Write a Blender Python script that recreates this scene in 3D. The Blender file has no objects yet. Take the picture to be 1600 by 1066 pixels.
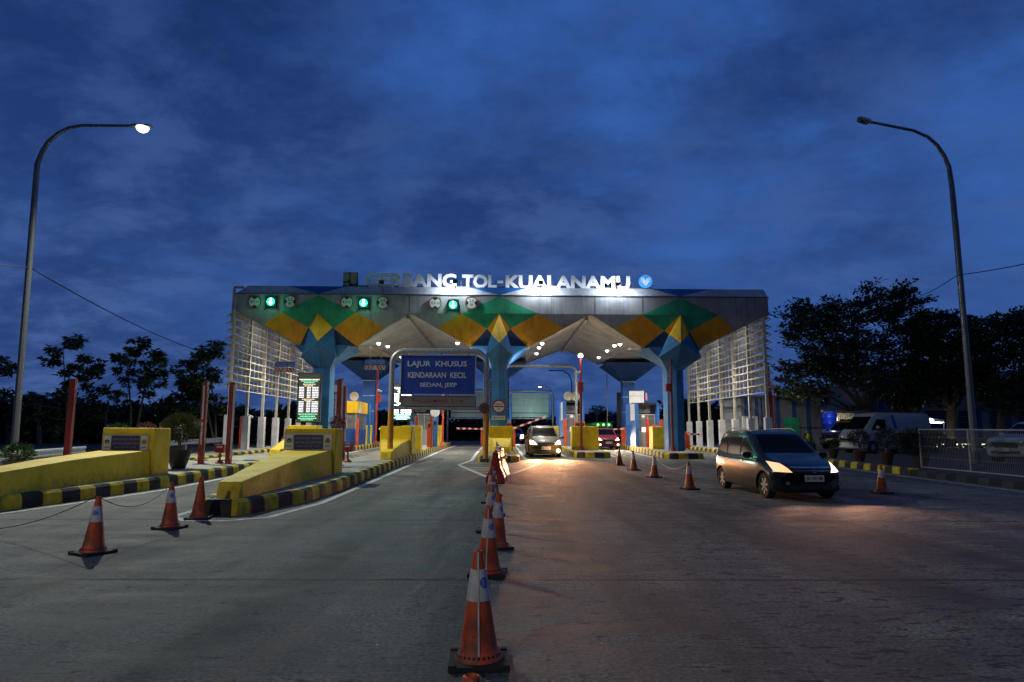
import bpy, bmesh, math, random
from mathutils import Vector, Matrix
from mathutils.bvhtree import BVHTree

SC = bpy.context.scene
COL = SC.collection
R = math.radians

# ---------------------------------------------------------------- camera
CAM_H, F_PX = 1.6, 1067.0
YAW, PITCH, ROLL = R(0.97), math.atan(142 / 1067.0), R(0.25)
_f0 = Vector((math.sin(YAW), math.cos(YAW), 0))
_r0 = Vector((math.cos(YAW), -math.sin(YAW), 0))
FWD = _f0 * math.cos(PITCH) + Vector((0, 0, 1)) * math.sin(PITCH)
_u0 = -_f0 * math.sin(PITCH) + Vector((0, 0, 1)) * math.cos(PITCH)
RGT = _r0 * math.cos(ROLL) + _u0 * math.sin(ROLL)
UPV = _u0 * math.cos(ROLL) - _r0 * math.sin(ROLL)
cd = bpy.data.cameras.new("camera")
cd.lens, cd.sensor_width = 24.0, 36.0
cd.clip_start, cd.clip_end = 0.05, 5000
cam = bpy.data.objects.new("camera", cd)
COL.objects.link(cam)
cam.matrix_world = Matrix(((RGT.x, UPV.x, -FWD.x, 0), (RGT.y, UPV.y, -FWD.y, 0), (RGT.z, UPV.z, -FWD.z, CAM_H), (0, 0, 0, 1)))
SC.camera = cam

# ---------------------------------------------------------------- world: dusk sky with broken cloud
SUN_EL, SUN_ROT = R(-3.0), R(100)
w = bpy.data.worlds.new("World")
SC.world = w
w.use_nodes = True
nt = w.node_tree
nt.nodes.clear()
def N(tree, typ, **kw):
    n = tree.nodes.new(typ)
    for k, v in kw.items():
        if k.startswith("i_"):
            n.inputs[k[2:].replace("_", " ")].default_value = v
        else:
            setattr(n, k, v)
    return n
def ramp(tree, stops, src, interp="LINEAR"):
    r = tree.nodes.new("ShaderNodeValToRGB")
    r.color_ramp.interpolation = interp
    e = r.color_ramp.elements
    while len(e) < len(stops):
        e.new(0.5)
    for i, (p, c) in enumerate(stops):
        e[i].position = p
        e[i].color = (c, c, c, 1) if isinstance(c, (int, float)) else (*c, 1)
    tree.links.new(src, r.inputs[0])
    return r
def mixc(tree, a, b, fac, blend="MIX"):
    m = tree.nodes.new("ShaderNodeMix")
    m.data_type = "RGBA"
    m.blend_type = blend
    for sock, v in ((0, fac), (6, a), (7, b)):
        if isinstance(v, (int, float)):
            m.inputs[sock].default_value = v
        elif isinstance(v, tuple):
            m.inputs[sock].default_value = (*v, 1) if len(v) == 3 else v
        else:
            tree.links.new(v, m.inputs[sock])
    return m.outputs[2]
def mth(tree, op, a, b=None, clamp=False):
    m = tree.nodes.new("ShaderNodeMath")
    m.operation = op
    m.use_clamp = clamp
    for i, v in enumerate((a, b)):
        if v is None:
            continue
        if isinstance(v, (int, float)):
            m.inputs[i].default_value = v
        else:
            tree.links.new(v, m.inputs[i])
    return m.outputs[0]
sky = N(nt, "ShaderNodeTexSky", sky_type="NISHITA", sun_disc=False, sun_elevation=SUN_EL, sun_rotation=SUN_ROT)
sky.air_density, sky.dust_density, sky.ozone_density = 1.2, 0.6, 3.0
tc = N(nt, "ShaderNodeTexCoord")
# clouds lie on a flat layer high above: direction / z gives the layer's own coordinates
sep = N(nt, "ShaderNodeSeparateXYZ")
nt.links.new(tc.outputs["Generated"], sep.inputs[0])
zz = mth(nt, "ADD", mth(nt, "MAXIMUM", sep.outputs[2], 0.0), 0.28)
cmb = N(nt, "ShaderNodeCombineXYZ")
nt.links.new(mth(nt, "DIVIDE", sep.outputs[0], zz), cmb.inputs[0])
nt.links.new(mth(nt, "DIVIDE", sep.outputs[1], zz), cmb.inputs[1])
n1 = N(nt, "ShaderNodeTexNoise", i_Scale=1.5, i_Detail=14.0, i_Roughness=0.62, i_Distortion=0.1)
n2 = N(nt, "ShaderNodeTexNoise", i_Scale=4.6, i_Detail=14.0, i_Roughness=0.62, i_Distortion=0.15)
mp = N(nt, "ShaderNodeMapping")
mp.inputs["Location"].default_value = (3.1, 0.7, 0)
mp.inputs["Rotation"].default_value = (0, 0, R(25))
mp.inputs["Scale"].default_value = (0.85, 1.0, 1)
nt.links.new(cmb.outputs[0], mp.inputs[0])
nt.links.new(mp.outputs[0], n1.inputs["Vector"])
nt.links.new(mp.outputs[0], n2.inputs["Vector"])
# more cloud on the west (left) side than on the east
bias = mth(nt, "MULTIPLY", sep.outputs[0], -0.13)
cl = mth(nt, "ADD", mth(nt, "ADD", mth(nt, "MULTIPLY", n1.outputs[0], 0.72), mth(nt, "MULTIPLY", n2.outputs[0], 0.28)), bias)
cmask = ramp(nt, [(0.32, 0.0), (0.58, 1.0)], cl, "EASE")
wisp = ramp(nt, [(0.40, 0.0), (0.66, 1.0)], n2.outputs[0], "EASE")
grad = ramp(nt, [(0.0, (0.030, 0.070, 0.225)), (0.25, (0.038, 0.115, 0.38)), (0.7, (0.034, 0.115, 0.42)), (1.0, (0.02, 0.07, 0.28))], sep.outputs[2])
skyc = mixc(nt, sky.outputs[0], (0.25, 0.55, 1.0), 1.0, "MULTIPLY")
clear = mixc(nt, grad.outputs[0], skyc, 0.06, "ADD")
cloudc = mixc(nt, (0.011, 0.034, 0.140), (0.027, 0.068, 0.225), wisp.outputs[0])
cloudc = mixc(nt, cloudc, ramp(nt, [(0.0, (2.2, 1.75, 1.4)), (0.22, (1.8, 1.5, 1.3)), (0.5, 0.98), (1.0, 0.9)], sep.outputs[2]).outputs[0], 1.0, "MULTIPLY")
final = mixc(nt, clear, cloudc, cmask.outputs[0])
# the unseen sky behind the photographer and overhead is dimmed to cut blue fill light
sky_dim = ramp(nt, [(0.0, 0.30), (0.5, 0.55), (0.80, 1.0)], mth(nt, "ADD", mth(nt, "MULTIPLY", sep.outputs[1], 0.5), 0.5))
final = mixc(nt, final, sky_dim.outputs[0], 1.0, "MULTIPLY")
bg = N(nt, "ShaderNodeBackground", i_Strength=1.0)
nt.links.new(final, bg.inputs[0])
wo = N(nt, "ShaderNodeOutputWorld")
nt.links.new(bg.outputs[0], wo.inputs[0])

SC.view_settings.view_transform = "Standard"
SC.view_settings.look = "None"
SC.view_settings.exposure = 0.0
SC.view_settings.gamma = 1.0
SC.view_settings.use_curve_mapping = False
SC.cycles.max_bounces = 6
SC.cycles.sample_clamp_indirect = 4.0
SC.cycles.use_light_tree = True

# last of the daylight: very soft and weak
sd = bpy.data.lights.new("sun", "SUN")
sd.energy, sd.angle, sd.color = 0.03, R(40), (0.65, 0.78, 1.0)
so = bpy.data.objects.new("sun", sd)
so.rotation_euler = (R(50), 0, R(60))
COL.objects.link(so)

# ---------------------------------------------------------------- pixel <-> world
_G = [(-50, 0.0), (14, 0.0), (20, 0.06), (28, 0.16), (36, 0.29), (45, 0.40), (57, 0.45), (400, 0.45)]
def g(y):
    for (a, za), (b, zb) in zip(_G, _G[1:]):
        if y <= b:
            return za + (zb - za) * max(0.0, (y - a)) / (b - a)
    return _G[-1][1]
def ray(px, py):
    return (RGT * ((px - 800) / F_PX) + UPV * ((533 - py) / F_PX) + FWD)
EYE = Vector((0, 0, CAM_H))
def at(px, py, Y):
    d = ray(px, py)
    return EYE + d * (Y / d.y)
def P(px, py, h=0.0):
    """point where the sight line through a pixel meets the ground raised by h"""
    d = ray(px, py)
    z = h
    p = None
    for _ in range(30):
        t = (z - CAM_H) / d.z
        p = EYE + d * t
        z = 0.5 * z + 0.5 * (g(p.y) + h)
    return p

# ---------------------------------------------------------------- materials
def mat(name, col, rough=0.6, metal=0.0, var=0.12, scale=3.0, emit=None, es=0.0, bump=0.0, spec=None, coat=0.0, alpha=None, streak=0.0, grime=0.0):
    m = bpy.data.materials.new(name)
    m.use_nodes = True
    t = m.node_tree
    b = t.nodes["Principled BSDF"]
    b.inputs["Roughness"].default_value = rough
    b.inputs["Metallic"].default_value = metal
    if spec is not None:
        b.inputs["Specular IOR Level"].default_value = spec
    if coat:
        b.inputs["Coat Weight"].default_value = coat
        b.inputs["Coat Roughness"].default_value = 0.06
    if alpha is not None:
        b.inputs["Alpha"].default_value = alpha
    b.inputs["Base Color"].default_value = (*col, 1)
    if var > 0 or bump > 0:
        tc = N(t, "ShaderNodeTexCoord")
        nz = N(t, "ShaderNodeTexNoise", i_Scale=scale, i_Detail=7.0, i_Roughness=0.65)
        t.links.new(tc.outputs["Object"], nz.inputs["Vector"])
        if var > 0:
            r = ramp(t, [(0.3, tuple(max(0, c * (1 - var * 1.6)) for c in col)), (0.5, tuple(col)), (0.72, tuple(min(1, c * (1 + var)) for c in col))], nz.outputs[0])
            cc = r.outputs[0]
            if streak > 0:      # rain streaks running down the face
                mpp = N(t, "ShaderNodeMapping")
                mpp.inputs["Scale"].default_value = (5.5, 5.5, 0.35)
                t.links.new(tc.outputs["Object"], mpp.inputs[0])
                ns = N(t, "ShaderNodeTexNoise", i_Scale=1.0, i_Detail=6.0, i_Roughness=0.7)
                t.links.new(mpp.outputs[0], ns.inputs["Vector"])
                cc = mixc(t, cc, ramp(t, [(0.36, 0.45), (0.50, 1.0)], ns.outputs[0]).outputs[0], streak, "MULTIPLY")
            if grime > 0:       # scuffs and splashed dirt low down
                sz = N(t, "ShaderNodeSeparateXYZ")
                t.links.new(tc.outputs["Object"], sz.inputs[0])
                ng = N(t, "ShaderNodeTexNoise", i_Scale=4.5, i_Detail=8.0, i_Roughness=0.75)
                t.links.new(tc.outputs["Object"], ng.inputs["Vector"])
                lowm = mth(t, "SUBTRACT", 0.62, mth(t, "MULTIPLY", sz.outputs[2], 0.55))
                gm = ramp(t, [(0.0, 0.0), (0.16, 1.0)], mth(t, "SUBTRACT", lowm, ng.outputs[0]))
                cc = mixc(t, cc, (0.045, 0.04, 0.03), mth(t, "MULTIPLY", gm.outputs[0], grime))
            t.links.new(cc, b.inputs["Base Color"])
            rr = ramp(t, [(0.3, min(1, rough + 0.12)), (0.7, max(0.02, rough - 0.08))], nz.outputs[0])
            t.links.new(rr.outputs[0], b.inputs["Roughness"])
        if bump > 0:
            nb = N(t, "ShaderNodeTexNoise", i_Scale=scale * 9, i_Detail=5.0)
            t.links.new(tc.outputs["Object"], nb.inputs["Vector"])
            bp = N(t, "ShaderNodeBump", i_Strength=bump, i_Distance=0.02)
            t.links.new(nb.outputs[0], bp.inputs["Height"])
            t.links.new(bp.outputs[0], b.inputs["Normal"])
    if emit is not None:
        b.inputs["Emission Color"].default_value = (*emit, 1)
        b.inputs["Emission Strength"].default_value = es
    return m

M = {}
M["concrete"] = mat("concrete", (0.30, 0.29, 0.27), 0.85, var=0.25, scale=1.4, bump=0.3)
M["soffit"] = mat("soffit_concrete", (0.44, 0.43, 0.40), 0.85, var=0.22, scale=0.9, bump=0.15)
M["facade_grey"] = mat("facade_grey", (0.30, 0.31, 0.33), 0.65, var=0.2, scale=0.8, bump=0.05, streak=0.45)
M["facade_white"] = mat("facade_pale", (0.50, 0.53, 0.58), 0.6, var=0.14, scale=0.9, streak=0.5)
M["facade_green"] = mat("facade_green", (0.02, 0.32, 0.16), 0.6, var=0.22, scale=1.2, streak=0.4)
M["facade_orange"] = mat("facade_orange", (0.72, 0.31, 0.008), 0.6, var=0.2, scale=1.2, streak=0.4)
M["facade_yellow"] = mat("facade_yellow", (0.9, 0.52, 0.008), 0.55, var=0.14, scale=1.5, streak=0.3)
M["facade_blue"] = mat("facade_blue", (0.02, 0.13, 0.42), 0.6, var=0.2, scale=1.2)
M["facade_navy"] = mat("facade_navy", (0.012, 0.045, 0.12), 0.6, var=0.2, scale=1.2)
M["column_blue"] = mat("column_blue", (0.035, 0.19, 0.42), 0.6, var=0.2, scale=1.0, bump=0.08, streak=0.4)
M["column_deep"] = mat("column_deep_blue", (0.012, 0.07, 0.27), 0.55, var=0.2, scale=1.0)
M["yellow"] = mat("painted_yellow", (0.88, 0.60, 0.010), 0.6, var=0.18, scale=1.3, bump=0.25, streak=0.18, grime=0.35)
M["kerb_yellow"] = mat("kerb_yellow", (0.62, 0.46, 0.02), 0.75, var=0.4, scale=2.6, bump=0.4, streak=0.45)
M["kerb_black"] = mat("kerb_black", (0.018, 0.02, 0.022), 0.7, var=0.5, scale=2.6, bump=0.4)
M["joint"] = mat("joint_dark", (0.02, 0.02, 0.02), 0.9, var=0)
M["line"] = mat("road_paint", (0.55, 0.55, 0.54), 0.75, var=0.3, scale=4, bump=0.2)
M["steel"] = mat("galvanised_steel", (0.42, 0.43, 0.43), 0.42, 0.55, var=0.15, scale=5)
M["steel_dark"] = mat("dark_steel", (0.08, 0.085, 0.09), 0.5, 0.4, var=0.2, scale=5)
M["grille_steel"] = mat("cream_steel", (0.58, 0.54, 0.43), 0.5, 0.0, var=0.14, scale=2)
M["louvre"] = mat("louvre_sheet", (0.42, 0.41, 0.37), 0.5, 0.0, var=0.15, scale=2)
M["white"] = mat("painted_white", (0.72, 0.72, 0.72), 0.6, var=0.12, scale=2)
M["black"] = mat("matt_black", (0.015, 0.015, 0.017), 0.6, var=0.2)
M["red_steel"] = mat("red_steel", (0.33, 0.035, 0.03), 0.5, var=0.2, scale=3)
M["orange_red"] = mat("orange_red_paint", (0.62, 0.085, 0.03), 0.5, var=0.15, scale=3)
M["sign_blue"] = mat("sign_blue", (0.010, 0.065, 0.42), 0.6, var=0.08)
M["sign_text"] = mat("sign_text", (0.66, 0.70, 0.74), 0.4, var=0.0)
M["sign_grey"] = mat("sign_grey", (0.24, 0.23, 0.23), 0.45, var=0.1)
M["sign_red"] = mat("sign_red", (0.30, 0.012, 0.012), 0.4, var=0.05)
M["sign_bright"] = mat("sign_white", (0.62, 0.63, 0.62), 0.4, var=0.04)
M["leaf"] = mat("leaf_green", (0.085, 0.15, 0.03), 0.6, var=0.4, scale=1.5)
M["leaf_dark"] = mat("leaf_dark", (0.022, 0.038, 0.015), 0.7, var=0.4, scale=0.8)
M["bark"] = mat("bark", (0.16, 0.13, 0.10), 0.9, var=0.3, scale=4, bump=0.6)
M["rubber"] = mat("rubber", (0.012, 0.012, 0.012), 0.8, var=0.2)
M["letter"] = mat("letter_metal", (0.75, 0.76, 0.78), 0.5, 0.0, var=0.05)
M["lamp"] = mat("lamp_white", (0.9, 0.9, 0.9), 0.5, var=0, emit=(1.0, 0.98, 0.90), es=5)
M["soffit_lamp"] = mat("lamp_soffit", (0.9, 0.9, 0.9), 0.5, var=0, emit=(1.0, 0.95, 0.82), es=5)
M["cable"] = mat("cable", (0.01, 0.01, 0.012), 0.7, var=0)

# ---------------------------------------------------------------- mesh helpers
def text_mesh(s, bold=0.0, depth=0.0, spacing=1.0):
    c = bpy.data.curves.new("t", "FONT")
    c.body = s
    c.size = 1.0
    c.offset = bold
    c.extrude = depth
    c.space_character = spacing
    c.resolution_u = 3
    o = bpy.data.objects.new("t", c)
    COL.objects.link(o)
    dg = bpy.context.evaluated_depsgraph_get()
    me = bpy.data.meshes.new_from_object(o.evaluated_get(dg))
    vs = [v.co.copy() for v in me.vertices]
    fs = [tuple(p.vertices) for p in me.polygons]
    bpy.data.objects.remove(o)
    bpy.data.curves.remove(c)
    bpy.data.meshes.remove(me)
    return vs, fs

class MB:
    def __init__(s):
        s.v, s.f, s.mi, s.mats = [], [], [], []
    def _m(s, m):
        m = M[m] if isinstance(m, str) else m
        if m not in s.mats:
            s.mats.append(m)
        return s.mats.index(m)
    def add(s, vs, fs, m):
        k, i = len(s.v), s._m(m)
        s.v += [Vector(v) for v in vs]
        s.f += [tuple(k + a for a in f) for f in fs]
        s.mi += [i] * len(fs)
        return s
    def box(s, x0, x1, y0, y1, z0, z1, m):
        vs = [(x, y, z) for z in (z0, z1) for y in (y0, y1) for x in (x0, x1)]
        return s.add(vs, [(0, 2, 3, 1), (4, 5, 7, 6), (0, 1, 5, 4), (2, 6, 7, 3), (0, 4, 6, 2), (1, 3, 7, 5)], m)
    def beam(s, p, q, wd, ht, m, up=(0, 0, 1)):
        p, q, up = Vector(p), Vector(q), Vector(up)
        d = (q - p).normalized()
        if abs(d.dot(up)) > 0.98:
            up = Vector((0, 1, 0))
        a = d.cross(up).normalized() * wd / 2
        b = a.cross(d).normalized() * ht / 2
        vs = [p - a - b, p + a - b, p + a + b, p - a + b, q - a - b, q + a - b, q + a + b, q - a + b]
        return s.add(vs, [(0, 1, 2, 3), (7, 6, 5, 4), (0, 4, 5, 1), (1, 5, 6, 2), (2, 6, 7, 3), (3, 7, 4, 0)], m)
    def tube(s, pts, r, m, n=10, cap=True):
        pts = [Vector(p) for p in pts]
        rs = r if isinstance(r, (list, tuple)) else [r] * len(pts)
        vs, fs = [], []
        prev = None
        for i, p in enumerate(pts):
            d = (pts[min(i + 1, len(pts) - 1)] - pts[max(i - 1, 0)]).normalized()
            if prev is None:
                a = d.orthogonal().normalized()
            else:
                a = (prev - d * prev.dot(d)).normalized()
            prev = a
            b = d.cross(a)
            for k in range(n):
                t = 2 * math.pi * k / n
                vs.append(p + (a * math.cos(t) + b * math.sin(t)) * rs[i])
        for i in range(len(pts) - 1):
            for k in range(n):
                k2 = (k + 1) % n
                fs.append((i * n + k, i * n + k2, (i + 1) * n + k2, (i + 1) * n + k))
        if cap:
            fs.append(tuple(reversed(range(n))))
            fs.append(tuple((len(pts) - 1) * n + k for k in range(n)))
        return s.add(vs, fs, m)
    def lathe(s, prof, o, m, n=24, mtx=None, mfn=None):
        """prof: list of (r, z); o: origin; mtx rotates the axis"""
        mtx = mtx or Matrix.Identity(3)
        o = Vector(o)
        vs = []
        for r, z in prof:
            for k in range(n):
                t = 2 * math.pi * k / n
                vs.append(o + mtx @ Vector((r * math.cos(t), r * math.sin(t), z)))
        for i in range(len(prof) - 1):
            fs = [(i * n + k, i * n + (k + 1) % n, (i + 1) * n + (k + 1) % n, (i + 1) * n + k) for k in range(n)]
            if i == 0:
                base = len(s.v)
                s.v += vs
            mm = s._m(mfn(i) if mfn else m)
            s.f += [tuple(base + a for a in f) for f in fs]
            s.mi += [mm] * n
        for i, rev in ((0, True), (len(prof) - 1, False)):
            if prof[i][0] > 1e-4:
                f = [base + i * n + k for k in range(n)]
                s.f.append(tuple(reversed(f)) if rev else tuple(f))
                s.mi.append(s._m(mfn(min(i, len(prof) - 2)) if mfn else m))
        return s
    def prism(s, poly, d, m):
        """poly: list of 3D points (planar), extruded by vector d"""
        d = Vector(d)
        n = len(poly)
        vs = [Vector(p) for p in poly] + [Vector(p) + d for p in poly]
        fs = [tuple(reversed(range(n))), tuple(range(n, 2 * n))] + [(k, (k + 1) % n, n + (k + 1) % n, n + k) for k in range(n)]
        return s.add(vs, fs, m)
    def disc(s, c, r, m, nrm=(0, -1, 0), th=0.01, n=28, rx=None):
        nrm = Vector(nrm).normalized()
        a = nrm.cross(Vector((0, 0, 1)))
        a = a.normalized() if a.length > 1e-3 else Vector((1, 0, 0))
        b = a.cross(nrm)
        pts = [Vector(c) + a * (rx or r) * math.cos(2 * math.pi * k / n) + b * r * math.sin(2 * math.pi * k / n) for k in range(n)]
        return s.prism(pts, nrm * th, m)
    def ring(s, c, r0, r1, m, th=0.01, n=32, a0=0, a1=2 * math.pi):
        """flat ring facing -Y"""
        c = Vector(c)
        full = abs(a1 - a0 - 2 * math.pi) < 1e-4
        kk = n if full else n + 1
        vs = []
        for y in (0, -th):
            for r in (r0, r1):
                for k in range(kk):
                    t = a0 + (a1 - a0) * k / n
                    vs.append(c + Vector((r * math.cos(t), y, r * math.sin(t))))
        fs = []
        for k in range(n):
            k2 = (k + 1) % kk
            A, B, C, D = k, k2, kk + k2, kk + k
            fs += [(2 * kk + A, 2 * kk + B, 3 * kk + k2, 3 * kk + k), (A, D, C, B), (kk + k, 3 * kk + k, 3 * kk + k2, kk + k2), (A, B, 2 * kk + B, 2 * kk + A)]
        return s.add(vs, fs, m)
    def text(s, txt, x0, x1, z0, z1, Y, m, bold=0.0, depth=0.004, spacing=1.0, dirn=-1, keep=False):
        """text fitted in a box on the plane y=Y, read from -Y"""
        vs, fs = text_mesh(txt, bold, 0.0, spacing)
        if not vs:
            return s
        ax, bx = min(v.x for v in vs), max(v.x for v in vs)
        az, bz = min(v.y for v in vs), max(v.y for v in vs)
        sx, sz = (x1 - x0) / (bx - ax), (z1 - z0) / (bz - az)
        out = [Vector((x0 + (v.x - ax) * sx, Y, z0 + (v.y - az) * sz)) for v in vs]
        if depth < 0.01:
            return s.add(out, fs, m)
        n = len(out)
        cnt = {}
        for f in fs:
            for k in range(len(f)):
                e = (f[k], f[(k + 1) % len(f)])
                cnt[e] = 1
        allf = list(fs) + [tuple(n + a for a in reversed(f)) for f in fs]
        for e in cnt:
            if (e[1], e[0]) not in cnt:
                allf.append((e[1], e[0], n + e[0], n + e[1]))
        return s.add(out + [v + Vector((0, depth, 0)) for v in out], allf, m)
    def build(s, name, parent=None, smooth=False, local=False, bevel=0.0):
        me = bpy.data.meshes.new(name)
        off = Vector((0, 0, 0))
        if parent is not None and not local:
            q = parent
            while q is not None:
                off = off + q.location
                q = q.parent
        me.from_pydata([tuple(v - off) for v in s.v], [], s.f)
        for m in s.mats:
            me.materials.append(m)
        me.polygons.foreach_set("material_index", s.mi)
        if smooth:
            me.polygons.foreach_set("use_smooth", [True] * len(s.f))
            if smooth != "all":
                try:
                    me.set_sharp_from_angle(angle=R(40))
                except Exception:
                    pass
        me.update()
        o = bpy.data.objects.new(name, me)
        COL.objects.link(o)
        if parent is not None:
            o.parent = parent
        if bevel:
            b = o.modifiers.new("bevel", "BEVEL")
            b.width = bevel
            b.segments = 2
            b.limit_method = "ANGLE"
            b.harden_normals = False
        return o

def thing(name, loc, label, cat, group=None, rz=0.0):
    o = bpy.data.objects.new(name, None)
    o.empty_display_size = 0.2
    COL.objects.link(o)
    o.location = loc
    o.rotation_euler = (0, 0, rz)
    o["label"], o["category"] = label, cat
    if group:
        o["group"] = group
    return o
def tag(o, label, cat, group=None):
    o["label"], o["category"] = label, cat
    if group:
        o["group"] = group
    return o
def structure(o, kind="structure"):
    o["kind"] = kind
    return o
def dup(root, loc, rz=None, label=None, scale=None):
    r = root.copy()
    COL.objects.link(r)
    r.location = loc
    if rz is not None:
        r.rotation_euler = (0, 0, rz)
    if label:
        r["label"] = label
    if scale:
        r.scale = scale
    for ch in list(root.children):
        if ch.type == "LIGHT":
            continue
        c = ch.copy()
        COL.objects.link(c)
        c.parent = r
        for gch in ch.children:
            d = gch.copy()
            COL.objects.link(d)
            d.parent = c
    return r
def lamp(name, kind, loc, energy, color, size=0.1, aim=None, spot=None, blend=0.5, parent=None):
    l = bpy.data.lights.new(name, kind)
    l.energy, l.color = energy, color
    if kind in ("POINT", "SPOT"):
        l.shadow_soft_size = size
    if kind == "AREA":
        l.size = size
    if spot:
        l.spot_size, l.spot_blend = R(spot), blend
    o = bpy.data.objects.new(name, l)
    COL.objects.link(o)
    o.location = loc
    if aim is not None:
        d = Vector(aim) - Vector(loc)
        o.rotation_euler = d.to_track_quat("-Z", "Y").to_euler()
    return o
rnd = random.Random(7)
# ================================================================ ground and roads
def ground_sheet(name, xs, ys, dz, m):
    mb = MB()
    vs = [(x, y, g(y) + dz) for y in ys for x in xs]
    n = len(xs)
    fs = [(j * n + i, j * n + i + 1, (j + 1) * n + i + 1, (j + 1) * n + i) for j in range(len(ys) - 1) for i in range(n - 1)]
    mb.add(vs, fs, m)
    return structure(mb.build(name))
# earth / verge
M["earth"] = mat("earth", (0.045, 0.045, 0.03), 0.95, var=0.4, scale=0.6, bump=0.6)
gy = [-40, 14, 20, 28, 36, 45, 57, 90, 160, 400, 900]
ground_sheet("ground", [-900, -300, -60, -20, 20, 60, 300, 900], gy, -0.012, "earth")

# concrete plaza pavement
def plaza_material():
    m = bpy.data.materials.new("plaza_concrete")
    m.use_nodes = True
    t = m.node_tree
    b = t.nodes["Principled BSDF"]
    tc = N(t, "ShaderNodeTexCoord")
    sp = N(t, "ShaderNodeSeparateXYZ")
    t.links.new(tc.outputs["Object"], sp.inputs[0])
    def noise(scale, detail, rough, sc=(1, 1, 1), dist=0.0):
        mp = N(t, "ShaderNodeMapping")
        mp.inputs["Scale"].default_value = sc
        t.links.new(tc.outputs["Object"], mp.inputs[0])
        n = N(t, "ShaderNodeTexNoise", i_Scale=scale, i_Detail=detail, i_Roughness=rough, i_Distortion=dist)
        t.links.new(mp.outputs[0], n.inputs["Vector"])
        return n.outputs[0]
    big = noise(0.22, 6, 0.6, (1.0, 0.55, 1), 0.6)
    med = noise(1.6, 8, 0.65, (0.45, 1.3, 1), 0.3)
    fine = noise(26, 6, 0.7)
    streak = noise(9.0, 6, 0.72, (0.35, 2.6, 1))
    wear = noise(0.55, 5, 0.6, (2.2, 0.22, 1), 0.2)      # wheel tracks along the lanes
    base = ramp(t, [(0.32, (0.085, 0.083, 0.074)), (0.5, (0.155, 0.150, 0.133)), (0.66, (0.24, 0.232, 0.205))], big)
    c = mixc(t, base.outputs[0], ramp(t, [(0.36, 0.45), (0.62, 1.35)], med).outputs[0], 0.8, "MULTIPLY")
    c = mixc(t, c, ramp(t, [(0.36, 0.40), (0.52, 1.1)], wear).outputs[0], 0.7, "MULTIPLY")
    c = mixc(t, c, ramp(t, [(0.38, 0.70), (0.60, 1.12)], streak).outputs[0], 0.6, "MULTIPLY")
    c = mixc(t, c, ramp(t, [(0.38, 0.22), (0.58, 1.40)], fine).outputs[0], 0.95, "MULTIPLY")
    # tyre-darkened bands and the greasy strip between wheel tracks, lane by lane, deepened to paint in the shade mid-plaza
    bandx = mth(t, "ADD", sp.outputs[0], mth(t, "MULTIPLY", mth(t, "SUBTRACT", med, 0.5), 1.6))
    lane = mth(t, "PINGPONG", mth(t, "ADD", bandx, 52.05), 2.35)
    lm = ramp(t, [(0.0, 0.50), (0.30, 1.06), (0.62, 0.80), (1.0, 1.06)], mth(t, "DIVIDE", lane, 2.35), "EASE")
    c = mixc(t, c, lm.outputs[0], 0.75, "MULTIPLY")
    # oil drips
    oil = N(t, "ShaderNodeTexVoronoi", i_Scale=0.55, i_Randomness=1.0)
    warp = N(t, "ShaderNodeVectorMath", operation="ADD")
    wv = N(t, "ShaderNodeTexNoise", i_Scale=2.5, i_Detail=4.0)
    t.links.new(tc.outputs["Object"], wv.inputs["Vector"])
    sc_ = N(t, "ShaderNodeVectorMath", operation="SCALE"); sc_.inputs[3].default_value = 0.7
    t.links.new(wv.outputs["Color"], sc_.inputs[0])
    t.links.new(tc.outputs["Object"], warp.inputs[0]); t.links.new(sc_.outputs[0], warp.inputs[1])
    t.links.new(warp.outputs[0], oil.inputs["Vector"])
    om = ramp(t, [(0.05, 0.45), (0.16, 1.0)], oil.outputs["Distance"])
    c = mixc(t, c, om.outputs[0], 0.8, "MULTIPLY")
    # hairline cracks
    crk = N(t, "ShaderNodeTexVoronoi", feature="DISTANCE_TO_EDGE", i_Scale=0.21, i_Randomness=1.0)
    t.links.new(warp.outputs[0], crk.inputs["Vector"])
    ck = mth(t, "MULTIPLY", mth(t, "LESS_THAN", crk.outputs["Distance"], 0.0016), mth(t, "GREATER_THAN", big, 0.50))
    c = mixc(t, c, (0.02, 0.02, 0.018), mth(t, "MULTIPLY", ck, 0.8))
    # faint curved skid marks
    skd = N(t, "ShaderNodeTexVoronoi", feature="DISTANCE_TO_EDGE", i_Scale=0.10, i_Randomness=1.0)
    t.links.new(tc.outputs["Object"], skd.inputs["Vector"])
    # dark pits and flecks broken out of the brushed surface, denser to the east side
    pit = noise(8.0, 5, 0.62, (0.55, 1.25, 1), 0.5)
    east = ramp(t, [(0.0, 0.0), (1.0, 1.0)], mth(t, "MULTIPLY", mth(t, "ADD", sp.outputs[0], 1.5), 0.25, True))
    thr = ramp(t, [(0.632, 1.0), (0.655, 0.0)], mth(t, "ADD", pit, mth(t, "MULTIPLY", east.outputs[0], 0.055)))
    c = mixc(t, (0.022, 0.022, 0.024), c, thr.outputs[0])
    spk = N(t, "ShaderNodeTexVoronoi", i_Scale=1.7, i_Randomness=1.0)
    t.links.new(tc.outputs["Object"], spk.inputs["Vector"])
    peb = ramp(t, [(0.012, 1.0), (0.02, 0.0)], spk.outputs["Distance"])
    c = mixc(t, c, (0.75, 0.75, 0.70), peb.outputs[0])
    # saw-cut joints
    def joint(src, period, off, wdt, wob=0.02):
        a = mth(t, "ADD", src, off)
        a = mth(t, "ADD", a, mth(t, "MULTIPLY", mth(t, "SUBTRACT", fine, 0.5), wob))
        a = mth(t, "PINGPONG", a, period / 2)
        return mth(t, "LESS_THAN", a, wdt)
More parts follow.
